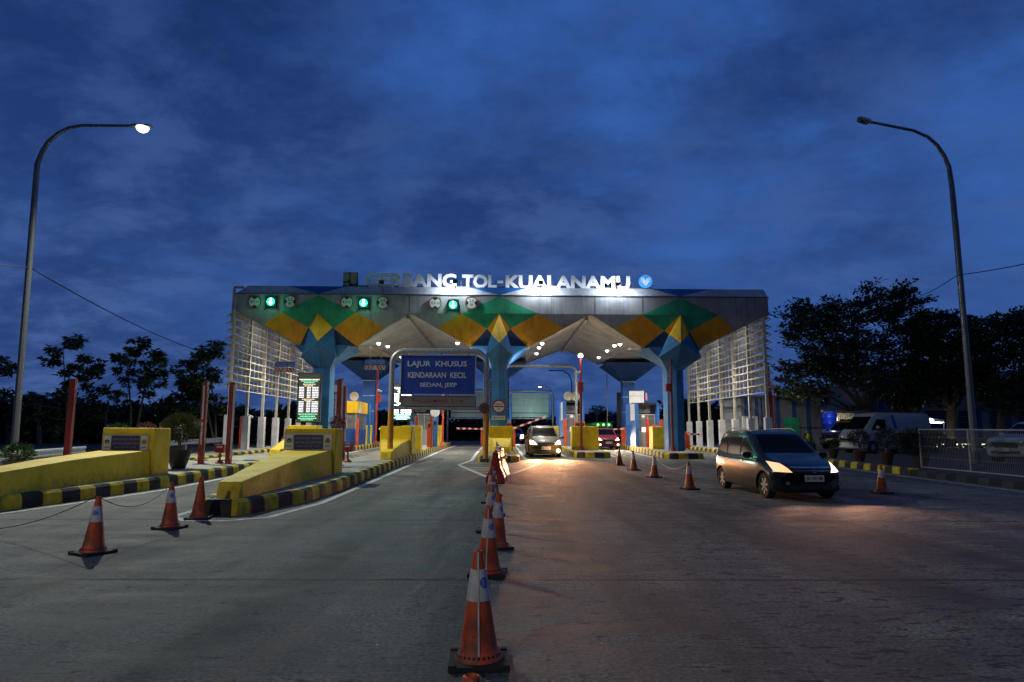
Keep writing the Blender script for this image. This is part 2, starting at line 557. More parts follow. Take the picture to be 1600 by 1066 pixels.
    j = mth(t, "MAXIMUM", joint(sp.outputs[1], 5.05, -7.72 + 50.5, 0.036), joint(sp.outputs[0], 5.1, 5.2 + 51, 0.007))
    gate = ramp(t, [(0.40, 0.45), (0.50, 1.0)], med)
    jf = mth(t, "MULTIPLY", j, gate.outputs[0])
    c = mixc(t, c, (0.012, 0.012, 0.012), jf)
    t.links.new(c, b.inputs["Base Color"])
    r = ramp(t, [(0.3, 0.66), (0.62, 0.90)], med)
    r2 = mixc(t, r.outputs[0], ramp(t, [(0.3, 0.8), (0.6, 1.05)], fine).outputs[0], 0.8, "MULTIPLY")
    t.links.new(r2, b.inputs["Roughness"])
    b.inputs["Specular IOR Level"].default_value = 0.45
    h = mth(t, "ADD", mth(t, "MULTIPLY", fine, 0.8), mth(t, "ADD", mth(t, "MULTIPLY", streak, 0.35), mth(t, "MULTIPLY", thr.outputs[0], 0.45)))
    h = mth(t, "SUBTRACT", h, mth(t, "MULTIPLY", jf, 1.0))
    bp = N(t, "ShaderNodeBump", i_Strength=1.0, i_Distance=0.016)
    t.links.new(h, bp.inputs["Height"])
    t.links.new(bp.outputs[0], b.inputs["Normal"])
    return m
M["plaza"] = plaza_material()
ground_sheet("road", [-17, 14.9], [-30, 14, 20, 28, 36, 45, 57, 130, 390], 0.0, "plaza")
M["asphalt"] = mat("asphalt", (0.05, 0.05, 0.052), 0.9, var=0.3, scale=2, bump=0.5)
# forecourt of the office on the east side, a step above the road
mb = MB()
ys = [-10, 14, 20, 28, 36, 45, 57, 110]
vs = [(x, y, g(y) + 0.2) for y in ys for x in (15.0, 110)]
mb.add(vs, [(2 * j, 2 * j + 1, 2 * j + 3, 2 * j + 2) for j in range(len(ys) - 1)], M["asphalt"])
structure(mb.build("pavement"))

# ================================================================ toll islands
def strip_rows(rows, h, name="traffic_island", parent=None, mats=("kerb_yellow", "kerb_black")):
    """rows: list of (y, xl, xr). kerbed slab with black and yellow blocks; returns the slab"""
    rows = sorted(rows)
    # densify
    dense = []
    for (a, l0, r0), (b, l1, r1) in zip(rows, rows[1:]):
        n = max(1, int((b - a) / 1.5))
        for k in range(n):
            f = k / n
            dense.append((a + (b - a) * f, l0 + (l1 - l0) * f, r0 + (r1 - r0) * f))
    dense.append(rows[-1])
    slab = MB()
    KW = 0.22
    ins = []
    outline = [Vector((r, y, 0)) for y, l, r in dense] + [Vector((l, y, 0)) for y, l, r in reversed(dense)]
    n = len(outline)
    # inner outline
    inner = []
    for i in range(n):
        a, b, c = outline[i - 1], outline[i], outline[(i + 1) % n]
        d1, d2 = (b - a), (c - b)
        d1 = d1.normalized() if d1.length > 1e-5 else d2.normalized()
        d2 = d2.normalized() if d2.length > 1e-5 else d1
        nn = Vector((-(d1.y + d2.y), d1.x + d2.x, 0))
        nn = nn.normalized() if nn.length > 1e-5 else Vector((-d1.y, d1.x, 0))
        inner.append(b + nn * KW)
    k = len(dense)
    vs = [Vector((p.x, p.y, g(p.y) + h - 0.012)) for p in inner]
    fs = [(n - 1 - j, j, j + 1, n - 2 - j) for j in range(k - 1)]
    slab.add(vs, fs, "concrete")
    so_ = structure(slab.build(name))
    # kerb blocks along the outline
    pts = outline + [outline[0]]
    L = [0]
    for a, b in zip(pts, pts[1:]):
        L.append(L[-1] + (b - a).length)
    def pos(s, ps):
        for i in range(len(L) - 1):
            if s <= L[i + 1] or i == len(L) - 2:
                f = (s - L[i]) / max(1e-6, L[i + 1] - L[i])
                return ps[i].lerp(ps[i + 1], min(1, max(0, f)))
    inn = inner + [inner[0]]
    kb = MB()
    bl = 0.5
    cnt = int(L[-1] / bl)
    bl = L[-1] / cnt
    for q in range(cnt):
        mname = mats[q % 2]
        # cut each block at outline vertices so that corners stay round
        s0, s1 = q * bl + 0.006, (q + 1) * bl - 0.006
        cuts = [s0] + [x for x in L if s0 + 0.03 < x < s1 - 0.03] + [s1]
        for a, b in zip(cuts, cuts[1:]):
            A, B = pos(a, pts), pos(b, pts)
            Ai, Bi = pos(a, inn), pos(b, inn)
            if (B - A).length < 0.01:
                continue
            prof = []
            for O, I in ((A, Ai), (B, Bi)):
                z = g(O.y)
                d = (I - O)
                d = d.normalized() if d.length > 1e-5 else Vector((0, 1, 0))
                prof += [O + Vector((0, 0, z - 0.03)), O + d * 0.02 + Vector((0, 0, z + h - 0.06)), O + d * 0.075 + Vector((0, 0, z + h)), I + Vector((0, 0, z + h)), I + Vector((0, 0, z + h - 0.05))]
            kb.add(prof, [(0, 5, 6, 1), (1, 6, 7, 2), (2, 7, 8, 3), (3, 8, 9, 4), (0, 1, 2, 3, 4), (9, 8, 7, 6, 5)], mname)
    ko = kb.build("kerb", so_)
    return so_
def nose(y0, xl, xr, rr=1.0):
    """rounded nose rows"""
    c, hw = (xl + xr) / 2, (xr - xl) / 2
    out = []
    for f in (0.0, 0.12, 0.3, 0.55, 0.8, 1.0):
        x = math.sqrt(1 - (1 - f) ** 2)
        out.append((y0 + f * rr, c - hw * (0.55 + 0.45 * x), c + hw * (0.55 + 0.45 * x)))
    return out
H_K = 0.30
strip_rows([(-6, -15.2, -11.2), (9, -13.9, -10.6), (14, -13.3, -9.88), (15.9, -13.1, -9.5), (18.8, -12.9, -9.15), (24.4, -12.5, -9.12), (27.2, -12.2, -9.12)], H_K)
strip_rows([(27.6, -12.2, -9.12), (37, -11.2, -9.1), (57, -11.0, -9.0)], H_K)
strip_rows(nose(13.3, -5.85, -4.85, 0.5) + [(15.7, -6.3, -4.32), (18.8, -6.8, -4.17), (20.5, -7.05, -4.2), (30, -6.5, -4.15), (57, -6.0, -4.0)], H_K)
strip_rows(nose(31.6, -1.08, 0.95, 1.0) + [(57, -1.0, 0.95)], H_K)
strip_rows(nose(35.6, 3.85, 5.85, 0.9) + [(57, 3.95, 6.0)], H_K)
strip_rows(nose(34.8, 8.45, 10.5, 0.8) + [(57, 9.0, 11.2)], H_K)
strip_rows([(22, -15.2, -13.5), (62, -15.6, -13.6)], 0.2)
strip_rows([(36, 13.5, 15.0), (62, 13.6, 15.6)], 0.2)
strip_rows([(24.6, 14.62, 15.1), (36, 14.62, 15.1)], 0.24)
strip_rows([(-8, 14.62, 15.1), (24.55, 14.62, 15.1)], 0.2, mats=("joint", "asphalt"))

# painted lines beside the kerbs and the chevron in front of the centre island
mb = MB()
def line(pts, wd=0.15, dz=0.004):
    ps = []
    for a, b in zip(pts, pts[1:]):
        n = max(1, int((Vector(b) - Vector(a)).length / 3))
        ps += [Vector(a).lerp(Vector(b), k / n) for k in range(n)]
    ps.append(Vector(pts[-1]))
    vs = []
    for i, p in enumerate(ps):
        d = (ps[min(i + 1, len(ps) - 1)] - ps[max(0, i - 1)]).normalized()
        nn = Vector((-d.y, d.x)) * wd / 2
        for q in (p - nn, p + nn):
            vs.append((q.x, q.y, g(q.y) + dz))
    mb.add(vs, [(2 * i, 2 * i + 1, 2 * i + 3, 2 * i + 2) for i in range(len(ps) - 1)], "line")
line([(-10.2, 9), (-9.5, 14), (-9.15, 15.9), (-8.8, 18.8), (-8.8, 27), (-8.8, 37), (-8.7, 56)])
line([(-6.15, 14.5), (-6.1, 13.2), (-5.6, 12.6), (-4.9, 12.6), (-4.3, 13.1), (-3.95, 15.5), (-3.9, 20), (-3.8, 30), (-3.65, 57)])
ap = P(775, 758)
line([(-1.35, 56), (-1.35, 33.0), (-1.75, 29.6), (-0.42, 23.2)], 0.17)
line([(1.25, 56), (1.25, 34.5), (1.75, 30.6), (0.12, 23.2)], 0.17)
for k in range(4):
    yy = 25.2 + k * 1.35
    f = (yy - 23.2) / 6.6
    line([(-0.42 - 1.2 * f, yy), (0.12 + 1.3 * f, yy)], 0.12, 0.008)
line([(3.5, 56), (3.5, 37)])
line([(6.2, 56), (6.2, 37)])
line([(8.2, 56), (8.1, 36)])
line([(14.2, -5), (14.2, 33)], 0.12)
structure(mb.build("road_markings"))

# ================================================================ canopy of the gate
FY = 37.5                                     # front plane of the facade
canopy = thing("toll_gate_canopy", (0, 45, g(45)), "long folded toll gate canopy on blue columns, painted with green and orange diamonds", "toll gate")
def fb(px, py, dy=0.0):
    return at(px, py, FY + dy)
# lower panels lean back: y offset grows with distance below the band
ZB = fb(782, 490).z
def low(px, py, dy=0.0):
    p = at(px, py, FY)
    for _ in range(4):
        p = at(px, py, FY + max(0, ZB - p.z) * 0.22)
    p.y += dy
    return p
bot = [(370, 489), (468, 541), (557.6, 542), (639.5, 490.3), (735, 543), (825, 543.4), (923, 492.5), (1005, 544), (1091.6, 544.7), (1198, 496)]
bandT = [(367.5, 459), (1201, 465.6)]
bandB = [(370, 489), (1198, 496)]
def lerp2(a, b, x):
    f = (x - a[0]) / (b[0] - a[0])
    return (x, a[1] + (b[1] - a[1]) * f)
mb = MB()
# band
TL, TR, BL, BR = fb(*bandT[0]), fb(*bandT[1]), fb(*bandB[0]), fb(*bandB[1])
ztop = 0.5 * (TL.z + TR.z) ; zbot = ZB
XL, XR = TL.x, TR.x
mb.add([(XL, FY, ztop), (XR, FY, ztop), (BR.x, FY, zbot), (BL.x, FY, zbot)], [(0, 3, 2, 1)], "facade_grey")
mb.beam((XL, FY + 0.02, ztop + 0.02), (XR, FY + 0.02, ztop + 0.02), 0.10, 0.05, "steel_dark")
for px in (403, 640, 700, 862, 930, 1004, 1150):
    xs_ = fb(px, 475).x
    mb.box(xs_ - .009, xs_ + .009, FY - .012, FY - .002, zbot + .01, ztop - .02, "steel_dark")
mb.build("fascia_band", canopy)
# lower triangular panels (each with thickness)
lp = MB()
Bz = [low(*p) for p in bot]
for p in (Bz[0], Bz[3], Bz[6], Bz[9]):
    p.z = zbot; p.y = FY
def panel(a, b, c, d):
    lp.prism([a, b, c, d], (0, 0.16, 0), "facade_grey")
for i in (0, 3, 6):
    a, b, c, d = Bz[i], Bz[i + 1], Bz[i + 2], Bz[i + 3]
    lp.prism([a, b, c, d], (0, 0.16, 0), "facade_grey")
lp.build("fascia_panel", canopy)
# top strip, sloping back
ts = MB()
SB = 0.55
t0, t1 = at(388, 448, FY + SB), at(1193, 456, FY + SB)
zt2 = (at(780, 449.5, FY + SB)).z
ts.prism([(XL, FY + 0.08, ztop + 0.045), (t0.x, FY + SB, zt2), (t1.x, FY + SB, zt2), (XR, FY + 0.08, ztop + 0.045)], (0, 0.12, 0.02), "facade_white")
ts.build("parapet", canopy)
# painted figures on the facade
pt = MB()
def fig(fn, pts, m, dy=-0.006):
    P3 = [fn(x, y) for x, y in pts]
    for p in P3:
        p.y += dy
    n = (P3[1] - P3[0]).cross(P3[2] - P3[0])
    if n.y > 0:
        P3.reverse()
    pt.add(P3, [tuple(range(len(P3)))], m)
def bandpt(x, y):
    p = fb(x, y)
    p.z = min(max(p.z, zbot + 0.0), ztop - 0.01)
    if abs(p.z - zbot) < 0.12: p.z = zbot
    if abs(p.z - ztop) < 0.12: p.z = ztop - 0.02
    p.y = FY
    return p
def lowpt(x, y):
    p = low(x, y)
    if p.z > zbot - 0.12:
        p.z = zbot - 0.004; p.y = FY
    return p
figs = [  # column centre px, dx offsets
    (497.5, 460, 441, 555.7, 439.4, 481.6, 512, 468, 541, 412, 507, 557, 521, 513, 557.6, 542, 600.6, 512),
    (780, 463, 722, 841, 721, 761, 514, 735, 543, 683, 512, 841, 797, 514, 825, 543.4, 880, 513),
    (1063, 465, 1005, 1123.6, 1003, 1038, 517, 1005, 544, 961, 513, 1123, 1077, 518, 1091.6, 544.7, 1148, 517)]
for (ax, ay, gl, gr, otx, qx, qy, bx, by, lx, ly, orx, rx, ry, sx, sy, ex, ey) in figs:
    fig(bandpt, [(ax, ay), (gl, 490), (gr, 490)], "facade_green")
    fig(lowpt, [(gl, 490), (ax, 490), (qx, qy)], "facade_green")
    fig(lowpt, [(ax, 490), (gr, 490), (rx, ry)], "facade_green")
    fig(lowpt, [(otx, 489.6), (qx, qy), (bx, by - 0.5), (lx, ly)], "facade_orange", -0.009)
    fig(lowpt, [(orx, 489.6), (rx, ry), (sx, sy - 0.5), (ex, ey)], "facade_orange", -0.009)
    fig(lowpt, [(ax, 490), (qx, qy), (ax, 536), (rx, ry)], "facade_orange", -0.012)
    fig(lowpt, [(qx, qy), (bx, by), (sx, sy), (rx, ry), (ax, 536)], "facade_navy", -0.010)
    # blue wedge on the sloping strip
    p0 = Vector((fb(ax, ay).x, FY + 0.07, ztop + 0.055))
    a_ = at(ax - 47, 450, FY + SB - 0.01); b_ = at(ax + 45, 450, FY + SB - 0.01)
    a_.z = b_.z = zt2 - 0.0
    pt.add([p0, b_, a_], [(0, 1, 2)], "facade_blue")
    pt.build("painted_diamonds", canopy)
    pt = MB()

# folded roof: section from front to back
RYk = 53.8
zr_peak = at(880, 546, RYk).z
zr_val = at(821, 568, RYk).z
front = [(p.x, p.z) for p in Bz]
colX = [-9.93, -0.06, 9.80]
rear = []
for i, (x, z) in enumerate(front):
    if i in (0, 3, 6, 9):
        rear.append((x, zr_peak))
    else:
        c = colX[(i - 1) // 3]
        sgn = -1 if (i - 1) % 3 == 0 else 1
        rear.append((c + sgn * 2.1, zr_val))
rf = MB()
NS = 7
vs = []
for k in range(NS + 1):
    f = k / NS
    y = FY + 0.42 + (RYk - FY - 0.42) * f
    fz = min(1, f / 0.35)
    for (x0, z0), (x1, z1) in zip(front, rear):
        vs.append((x0 + (x1 - x0) * f, y, z0 + 0.02 + (z1 - z0) * fz))
nn = len(front)
fs = [(k * nn + i, k * nn + i + 1, (k + 1) * nn + i + 1, (k + 1) * nn + i) for k in range(NS) for i in range(nn - 1)]
rf.add(vs, fs, "soffit")
# top deck
rf.add([(XL, FY + 0.3, ztop - 0.1), (XR, FY + 0.3, ztop - 0.1), (XR, RYk, ztop - 0.1), (XL, RYk, ztop - 0.1)], [(0, 1, 2, 3)], "soffit")
rf.build("roof", canopy)
# downstand ribs along the ridges, gutters along the valleys
rb = MB()
for i in (3, 6):
    x0, z0 = front[i]; x1, z1 = rear[i]
    rb.beam((x0 - 0.16, FY + 0.5, z0 - 0.10), (x1 - 0.16, RYk - 0.1, z1 - 0.16), 0.16, 0.3, "soffit")
for i in range(nn):
    if i in (1, 2, 4, 5, 7, 8):
        x0, z0 = front[i]; x1, z1 = rear[i]
        ym = FY + 0.42 + (RYk - FY - 0.42) * 0.35
        rb.beam((x0, FY + 0.5, z0 - 0.02), (x0 + (x1 - x0) * .35, ym, z1 - 0.02), 0.18, 0.14, "soffit")
        rb.beam((x0 + (x1 - x0) * .35, ym, z1 - 0.02), (x1, RYk - 0.1, z1 - 0.02), 0.18, 0.14, "soffit")
rb.build("roof_rib", canopy)
# rear fascia
rr_ = MB()
for i in range(nn - 1):
    a, b = rear[i], rear[i + 1]
    rr_.prism([(a[0], RYk, a[1]), (b[0], RYk, b[1]), (b[0], RYk, ztop), (a[0], RYk, ztop)], (0, 0.15, 0), "facade_white")
for X in (XL, XR):
    rr_.prism([(X, FY + 0.1, ztop), (X, FY + 0.1, zbot), (X, RYk, zr_peak), (X, RYk, ztop)], (0.1 if X < 0 else -0.1, 0, 0), "facade_grey")
rr_.build("rear_fascia", canopy)

# columns with crowns
def loft(mb, secs, m):
    n = len(secs[0])
    vs = [v for s_ in secs for v in s_]
    fs = [(k * n + i, k * n + (i + 1) % n, (k + 1) * n + (i + 1) % n, (k + 1) * n + i) for k in range(len(secs) - 1) for i in range(n)]
    fs += [tuple(reversed(range(n))), tuple((len(secs) - 1) * n + i for i in range(n))]
    mb.add(vs, fs, m)
zc0, zc1 = at(782, 570, 38).z, at(782, 543, 38).z
for ci, (cx, fpx) in enumerate(zip(colX, (497.0, 780.0, 1063.5))):
    c = MB()
    Y0, Y1 = 38.05, 39.1
    hw = 0.46
    sec = lambda hw, y0, y1, fr, z: [Vector((cx - hw, y1, z)), Vector((cx - hw, y0, z)), Vector((cx, y0 - fr, z)), Vector((cx + hw, y0, z)), Vector((cx + hw, y1, z))]
    loft(c, [sec(hw, Y0, Y1, 0.28, g(38)), sec(hw, Y0, Y1, 0.28, zc0)], "column_blue")
    co = c.build("column", canopy)
    k = MB()
    loft(k, [sec(hw + .0, Y0, Y1, 0.28, zc0 + 0.003), sec(1.55, FY + 0.3, 41.0, 0.15, zc1 + 0.05)], "column_blue")
    k.build("crown", canopy)
    # projecting kite: upper part yellow, then a blue wedge down to the column
    q = MB()
    top = fb(fpx, 491.5)
    Ly, Ry_, By = fb(fpx - 12.5, 522, -0.35), fb(fpx + 12.5, 522, -0.35), fb(fpx, 536, -0.75)
    if ci == 0:
        Ly, Ry_, By = fb(484, 512.5, -0.2), fb(519, 512.5, -0.2), fb(496, 533, -0.75)
    if ci == 2:
        Ly, Ry_, By = fb(1047.5, 524, -0.3), fb(1076, 522, -0.3), fb(1064, 536, -0.75)
    top.y = FY - 0.03
    bk = 0.5
    backL, backR = Ly + Vector((0, bk, 0)), Ry_ + Vector((0, bk, 0))
    q.add([top, Ly, By, Ry_, backL, backR], [(0, 1, 2), (0, 2, 3), (0, 4, 1), (0, 3, 5)], "facade_yellow")
    wl, wr = fb(fpx - (33 if ci != 0 else 27), 558, 0.1), fb(fpx + (33 if ci != 0 else 27), 558, 0.1)
    if ci == 1:
        wl, wr = fb(fpx - 22, 556, 0.1), fb(fpx + 22, 556, 0.1)
    cz = Vector((cx, Y0 - 0.30, zc0 - 0.25))
    cl_, cr_ = Vector((cx - hw - 0.005, Y0 - 0.02, zc0 - 0.25)), Vector((cx + hw + 0.005, Y0 - 0.02, zc0 - 0.25))
    q.add([Ly, By, Ry_, wl, wr, cz, cl_, cr_, backL, backR, wl + Vector((0, bk, 0)), wr + Vector((0, bk, 0))],
          [(0, 3, 1), (1, 3, 5), (3, 6, 5), (1, 5, 4), (1, 4, 2), (4, 5, 7), (0, 8, 10, 3), (2, 4, 11, 9), (3, 10, 6), (4, 7, 11)], "column_blue")
    q.build("kite_fin", canopy)
zk0, zk1 = at(782, 597, 52.5).z, at(782, 572, 52.5).z
for cx in colX:
    cx2 = cx * 0.995
    c = MB()
    Y0, Y1 = 51.6, 52.6
    s4 = lambda hw, y0, y1, z: [Vector((cx2 - hw, y1, z)), Vector((cx2 - hw, y0, z)), Vector((cx2 + hw, y0, z)), Vector((cx2 + hw, y1, z))]
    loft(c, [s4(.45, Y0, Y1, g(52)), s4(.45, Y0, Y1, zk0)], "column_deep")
    co = c.build("column", canopy)
    for z in (zk0, zk0 - 1.15, zk0 - 2.3):
        jn = MB()
        jn.box(cx2 - .455, cx2 + .455, Y0 - .004, Y1 + .004, z - .02, z + .02, "facade_white")
        jn.build("joint_band", co)
    k = MB()
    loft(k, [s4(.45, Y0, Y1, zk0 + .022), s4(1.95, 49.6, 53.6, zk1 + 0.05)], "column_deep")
    k.build("crown", canopy)

# soffit downlights on four lines under the slopes
def roof_z(x, y):
    f = (y - FY - 0.42) / (RYk - FY - 0.42)
    fz = min(1, f / 0.35)
    pts = [(x0 + (x1 - x0) * f, z0 + (z1 - z0) * fz) for (x0, z0), (x1, z1) in zip(front, rear)]
    for (xa, za), (xb, zb) in zip(pts, pts[1:]):
        if xa <= x <= xb:
            return za + (zb - za) * (x - xa) / (xb - xa)
    return zbot
for X, yl in ((-7.35, (41, 44.3, 50.5)), (-2.6, (41, 46)), (2.55, (41.5, 44.8, 48)), (7.25, (41, 43, 46, 50))):
    for y in yl:
        z = roof_z(X, y)
        l = MB()
        l.disc((X, y, z - 0.03), 0.17, "steel", nrm=(0, 0, -1), th=0.06)
        l.lathe([(.001, -.13), (.06, -.12), (.105, -.08), (.125, 0), (.001, .01)], (X, y, z - .095), "soffit_lamp", 16)
        l.build("downlight", canopy)
for X in (-12.4, -7.35, -2.6, 2.55, 7.25, 12.4):
    for y in ((41.5, 48.5)):
        lamp("downlight_or_fill", "SPOT", (X, y, roof_z(X, y) - 0.25), 1050, (1.0, 0.95, 0.85), 0.15, aim=(X, y, 0), spot=150, blend=0.8)

for sg in (-1, 1):
    lamp("crown_uplight", "SPOT", (colX[1] + sg * 1.25, 37.6, zc0 - 0.9), 320, (0.95, 0.97, 1.0), 0.1, aim=(colX[1] + sg * 1.0, 39.2, zc1 + .3), spot=85, blend=0.9)
# ================================================================ lettering, emblems and floodlights on the parapet
LY = FY + SB + 0.25
def lx(px, py=440, Y=None): return at(px, py, Y or LY)
zl0, zl1 = at(780, 449.8, LY).z, at(780, 428.3, LY).z
lt = thing("gate_lettering", (lx(778).x, LY, zt2), "large metal capital letters standing on the canopy edge, spelling the gate name", "lettering")
def word(s, xa, xb, dz=0.0):
    b = MB()
    b.text(s, lx(xa).x, lx(xb).x, zl0 + dz, zl1 + dz, LY, "letter", bold=0.04, depth=0.12)
    b.build("word", lt)
word("GERBANG", 570, 713)
word("TOL", 722, 776, -0.03)
word("KUALANAMU", 790, 984.5, -0.05)
b = MB(); b.box(lx(777.5).x, lx(786).x, LY, LY + .1, zl0 + .27, zl0 + .42, "letter"); b.build("hyphen", lt)
rail = MB()
rail.beam((lx(535).x, LY + 0.16, zt2 + 0.12), (lx(1020).x, LY + 0.16, zt2 + 0.12), 0.06, 0.06, "steel_dark")
for px in range(540, 1020, 18):
    rail.beam((lx(px).x, LY + 0.2, zt2 - 0.2), (lx(px).x, LY + 0.2, zt2 + 0.5), 0.04, 0.04, "steel_dark")
rail.build("support_rail", lt)
# square emblem
x0, x1 = lx(536).x, lx(558.5).x
z0, z1 = at(548, 447, LY).z, at(548, 425.5, LY).z
e = thing("square_emblem", ((x0 + x1) / 2, LY, z0), "square navy emblem with two rounded tan shapes at the west end of the gate lettering", "emblem")
b = MB(); b.box(x0, x1, LY, LY + .08, z0, z1, "facade_navy"); b.build("plate", e)
M["tan"] = mat("tan_metal", (0.32, 0.28, 0.19), 0.45, 0.2, var=0.1)
b = MB(); sx = (x1 - x0) / 120; sz = (z1 - z0) / 112
def ell(cx, cz, rx, rz, a0, a1, n=16):
    return [Vector((x0 + (cx + rx * math.cos(R(a0 + (a1 - a0) * k / n))) * sx, LY - 0.03, z0 + (cz + rz * math.sin(R(a0 + (a1 - a0) * k / n))) * sz)) for k in range(n + 1)]
b.prism([Vector((x0 + 4 * sx, LY - 0.03, z0 + 40 * sz)), ] + ell(22, 73, 32, 36, -88, 88) + [Vector((x0 + 4 * sx, LY - 0.03, z0 + 108 * sz))], (0, .03, 0), "tan")
b.prism([Vector((x0 + 114 * sx, LY - 0.03, z0 + 108 * sz)), Vector((x0 + 62 * sx, LY - 0.03, z0 + 108 * sz))] + ell(88, 44, 26, 32, 180, 360), (0, .03, 0), "tan")
b.prism([Vector((x0 + 4 * sx, LY - 0.03, z0 + 3 * sz))] + [Vector((x0 + 60 * sx, LY - 0.03, z0 + 3 * sz))] + ell(28, 3, 30, 24, 5, 175), (0, .03, 0), "tan")
b.build("raised_shape", e)
# round emblem
c = lx(1009, 439.6)
M["emblem_blue"] = mat("emblem_blue", (0.05, 0.30, 0.75), 0.4, var=0.05, emit=(0.06, 0.32, 0.85), es=0.75)  # emission added so the emblem stands out from the sky; it is no lamp
M["emblem_white"] = mat("emblem_white", (0.8, 0.8, 0.8), 0.4, var=0, emit=(0.8, 0.9, 1.0), es=0.55)
e = thing("round_emblem", (c.x, LY, zt2), "round blue emblem with added glow and white curved strokes at the east end of the gate lettering", "emblem")
b = MB(); b.disc((c.x, LY + 0.1, c.z), 0.385, "emblem_blue", th=0.1, n=40); b.build("disc", e)
def fan(b, cx, cy, cz, r, m, th=0.012):
    """white fan of curved strokes, mirrored about the middle"""
    for sg in (-1, 1):
        for k in range(3):
            A, Bq, C = (0.06, -0.66 + .30 * k), (0.16, -0.10 + .30 * k), (0.74, 0.02 + .24 * k)
            vs = []
            for j in range(11):
                f = j / 10
                x = A[0] * (1 - f) ** 2 + 2 * Bq[0] * f * (1 - f) + C[0] * f * f
                z = A[1] * (1 - f) ** 2 + 2 * Bq[1] * f * (1 - f) + C[1] * f * f
                w_ = .045 + .065 * math.sin(math.pi * min(1, f + .15))
                for sgn in (-1, 1):
                    px_, pz_ = x - sgn * w_ * .55 * (1 - f), z + sgn * w_ * (.4 + .6 * f)
                    d = math.hypot(px_, pz_)
                    q_ = min(1, .88 / d) if d else 1
                    vs.append((cx + sg * px_ * q_ * r, cy, cz + pz_ * q_ * r))
            b.add(vs, [((2 * j, 2 * j + 2, 2 * j + 3, 2 * j + 1) if sg > 0 else (2 * j, 2 * j + 1, 2 * j + 3, 2 * j + 2)) for j in range(10)], m)
b = MB(); fan(b, c.x, LY - 0.006, c.z, 0.385, "emblem_white"); b.build("strokes", e)
# floodlights
for i, (px, py, on) in enumerate(((596, 441, 0), (711, 440, 0.8), (845, 441.5, 1.0), (965, 444, 1.1))):
    q = at(px, py, FY - 0.55)
    f = thing("floodlight", (q.x, FY, zt2), ("small floodlight before the letters %s" % ("E and R, unlit", "N and G, lit", "A and L, lit", "M and U, lit")[i]), "floodlight", "floodlights along the canopy edge")
    b = MB(); b.box(q.x - .13, q.x + .13, q.y - .05, q.y + .05, q.z - .10, q.z + .10, "black"); b.build("housing", f)
    b = MB(); b.beam((q.x, q.y + .06, q.z - .05), (q.x, FY + 0.1, ztop + 0.1), .035, .035, "black"); b.build("arm", f)
    M["flood_glass"] = M.get("flood_glass") or mat("flood_glass", (0.9, .9, .9), .3, var=0, emit=(0.85, 0.93, 1.0), es=10)
    b = MB(); b.box(q.x - .10, q.x + .10, q.y + .052, q.y + .06, q.z - .07, q.z + .07, "flood_glass" if on else "steel_dark"); b.build("lens", f)
    if on:
        lamp("floodlight_light", "SPOT", (q.x, q.y + 0.12, q.z), 340 * on, (0.82, 0.92, 1.0), 0.06, aim=(q.x, q.y + 1.0, q.z - 0.7), spot=170, blend=0.6)

# ================================================================ limit signs and lane signals on the band
SYB = FY - 0.10
def limit_sign(px, py, kind, label, grp):
    c = at(px, py, SYB)
    r = 10.4 / F_PX * SYB * 0.985
    t = thing("height_limit_sign" if kind == "h" else "width_limit_sign", (c.x, SYB, c.z), label, "road sign", grp)
    b = MB(); b.disc((c.x, SYB + .03, c.z), r, "sign_bright", th=0.03, n=36); b.build("disc", t)
    b = MB(); b.ring((c.x, SYB - .002, c.z), r * 0.87, r * 1.0, "sign_red", th=0.008, n=36); b.build("border", t)
    b = MB()
    Yt = SYB - 0.004
    rr = r * 0.86
    def tri(a):
        ca, sa = math.cos(a), math.sin(a)
        pts = []
        for u, v in ((0.50, 0.0), (0.84, 0.50), (0.96, 0.26), (1.0, 0), (0.96, -0.26), (0.84, -0.50)):
            pts.append((c.x + (u * ca - v * sa) * rr, Yt, c.z + (u * sa + v * ca) * rr))
        p = [Vector(q) for q in pts]
        n = (p[1] - p[0]).cross(p[2] - p[0])
        if n.y > 0: p.reverse()
        b.add(p, [tuple(range(6))], "black")
    if kind == "h":
        tri(math.pi / 2); tri(-math.pi / 2)
        b.text("4,2 m", c.x - rr * .80, c.x + rr * .80, c.z - rr * .24, c.z + rr * .28, Yt - .002, "black", bold=0.008, depth=0.002)
    else:
        tri(0); tri(math.pi)
        b.text("2,5", c.x - rr * .42, c.x + rr * .42, c.z + rr * .08, c.z + rr * .68, Yt - .002, "black", bold=0.008, depth=0.002)
        b.text("m", c.x - rr * .26, c.x + rr * .26, c.z - rr * .55, c.z - rr * .12, Yt - .002, "black", bold=0.012, depth=0.002)
    b.build("figures", t)
where = ("at the west end of the canopy band", "west of the middle green light", "nearest the middle column")
for (px, py), wd in zip(((397.5, 472), (541.7, 472.4), (680, 473.7)), where):
    limit_sign(px, py, "h", "round 4,2 m height limit sign " + wd, "height limit signs on the canopy band")
for (px, py), wd in zip(((453, 471.6), (598, 473.2), (736.6, 473.5)), ("just east of the westernmost green light", "just east of the middle green light", "beside the point of the middle green triangle")):
    limit_sign(px, py, "w", "round 2,5 m width limit sign " + wd, "width limit signs on the canopy band")
M["green_on"] = mat("green_signal", (0, 0.3, 0.15), .4, var=0, emit=(0.02, 1.0, 0.42), es=2.5)
M["green_core"] = mat("green_signal_core", (0.3, 0.9, 0.7), .4, var=0, emit=(0.55, 1.0, 0.85), es=3)
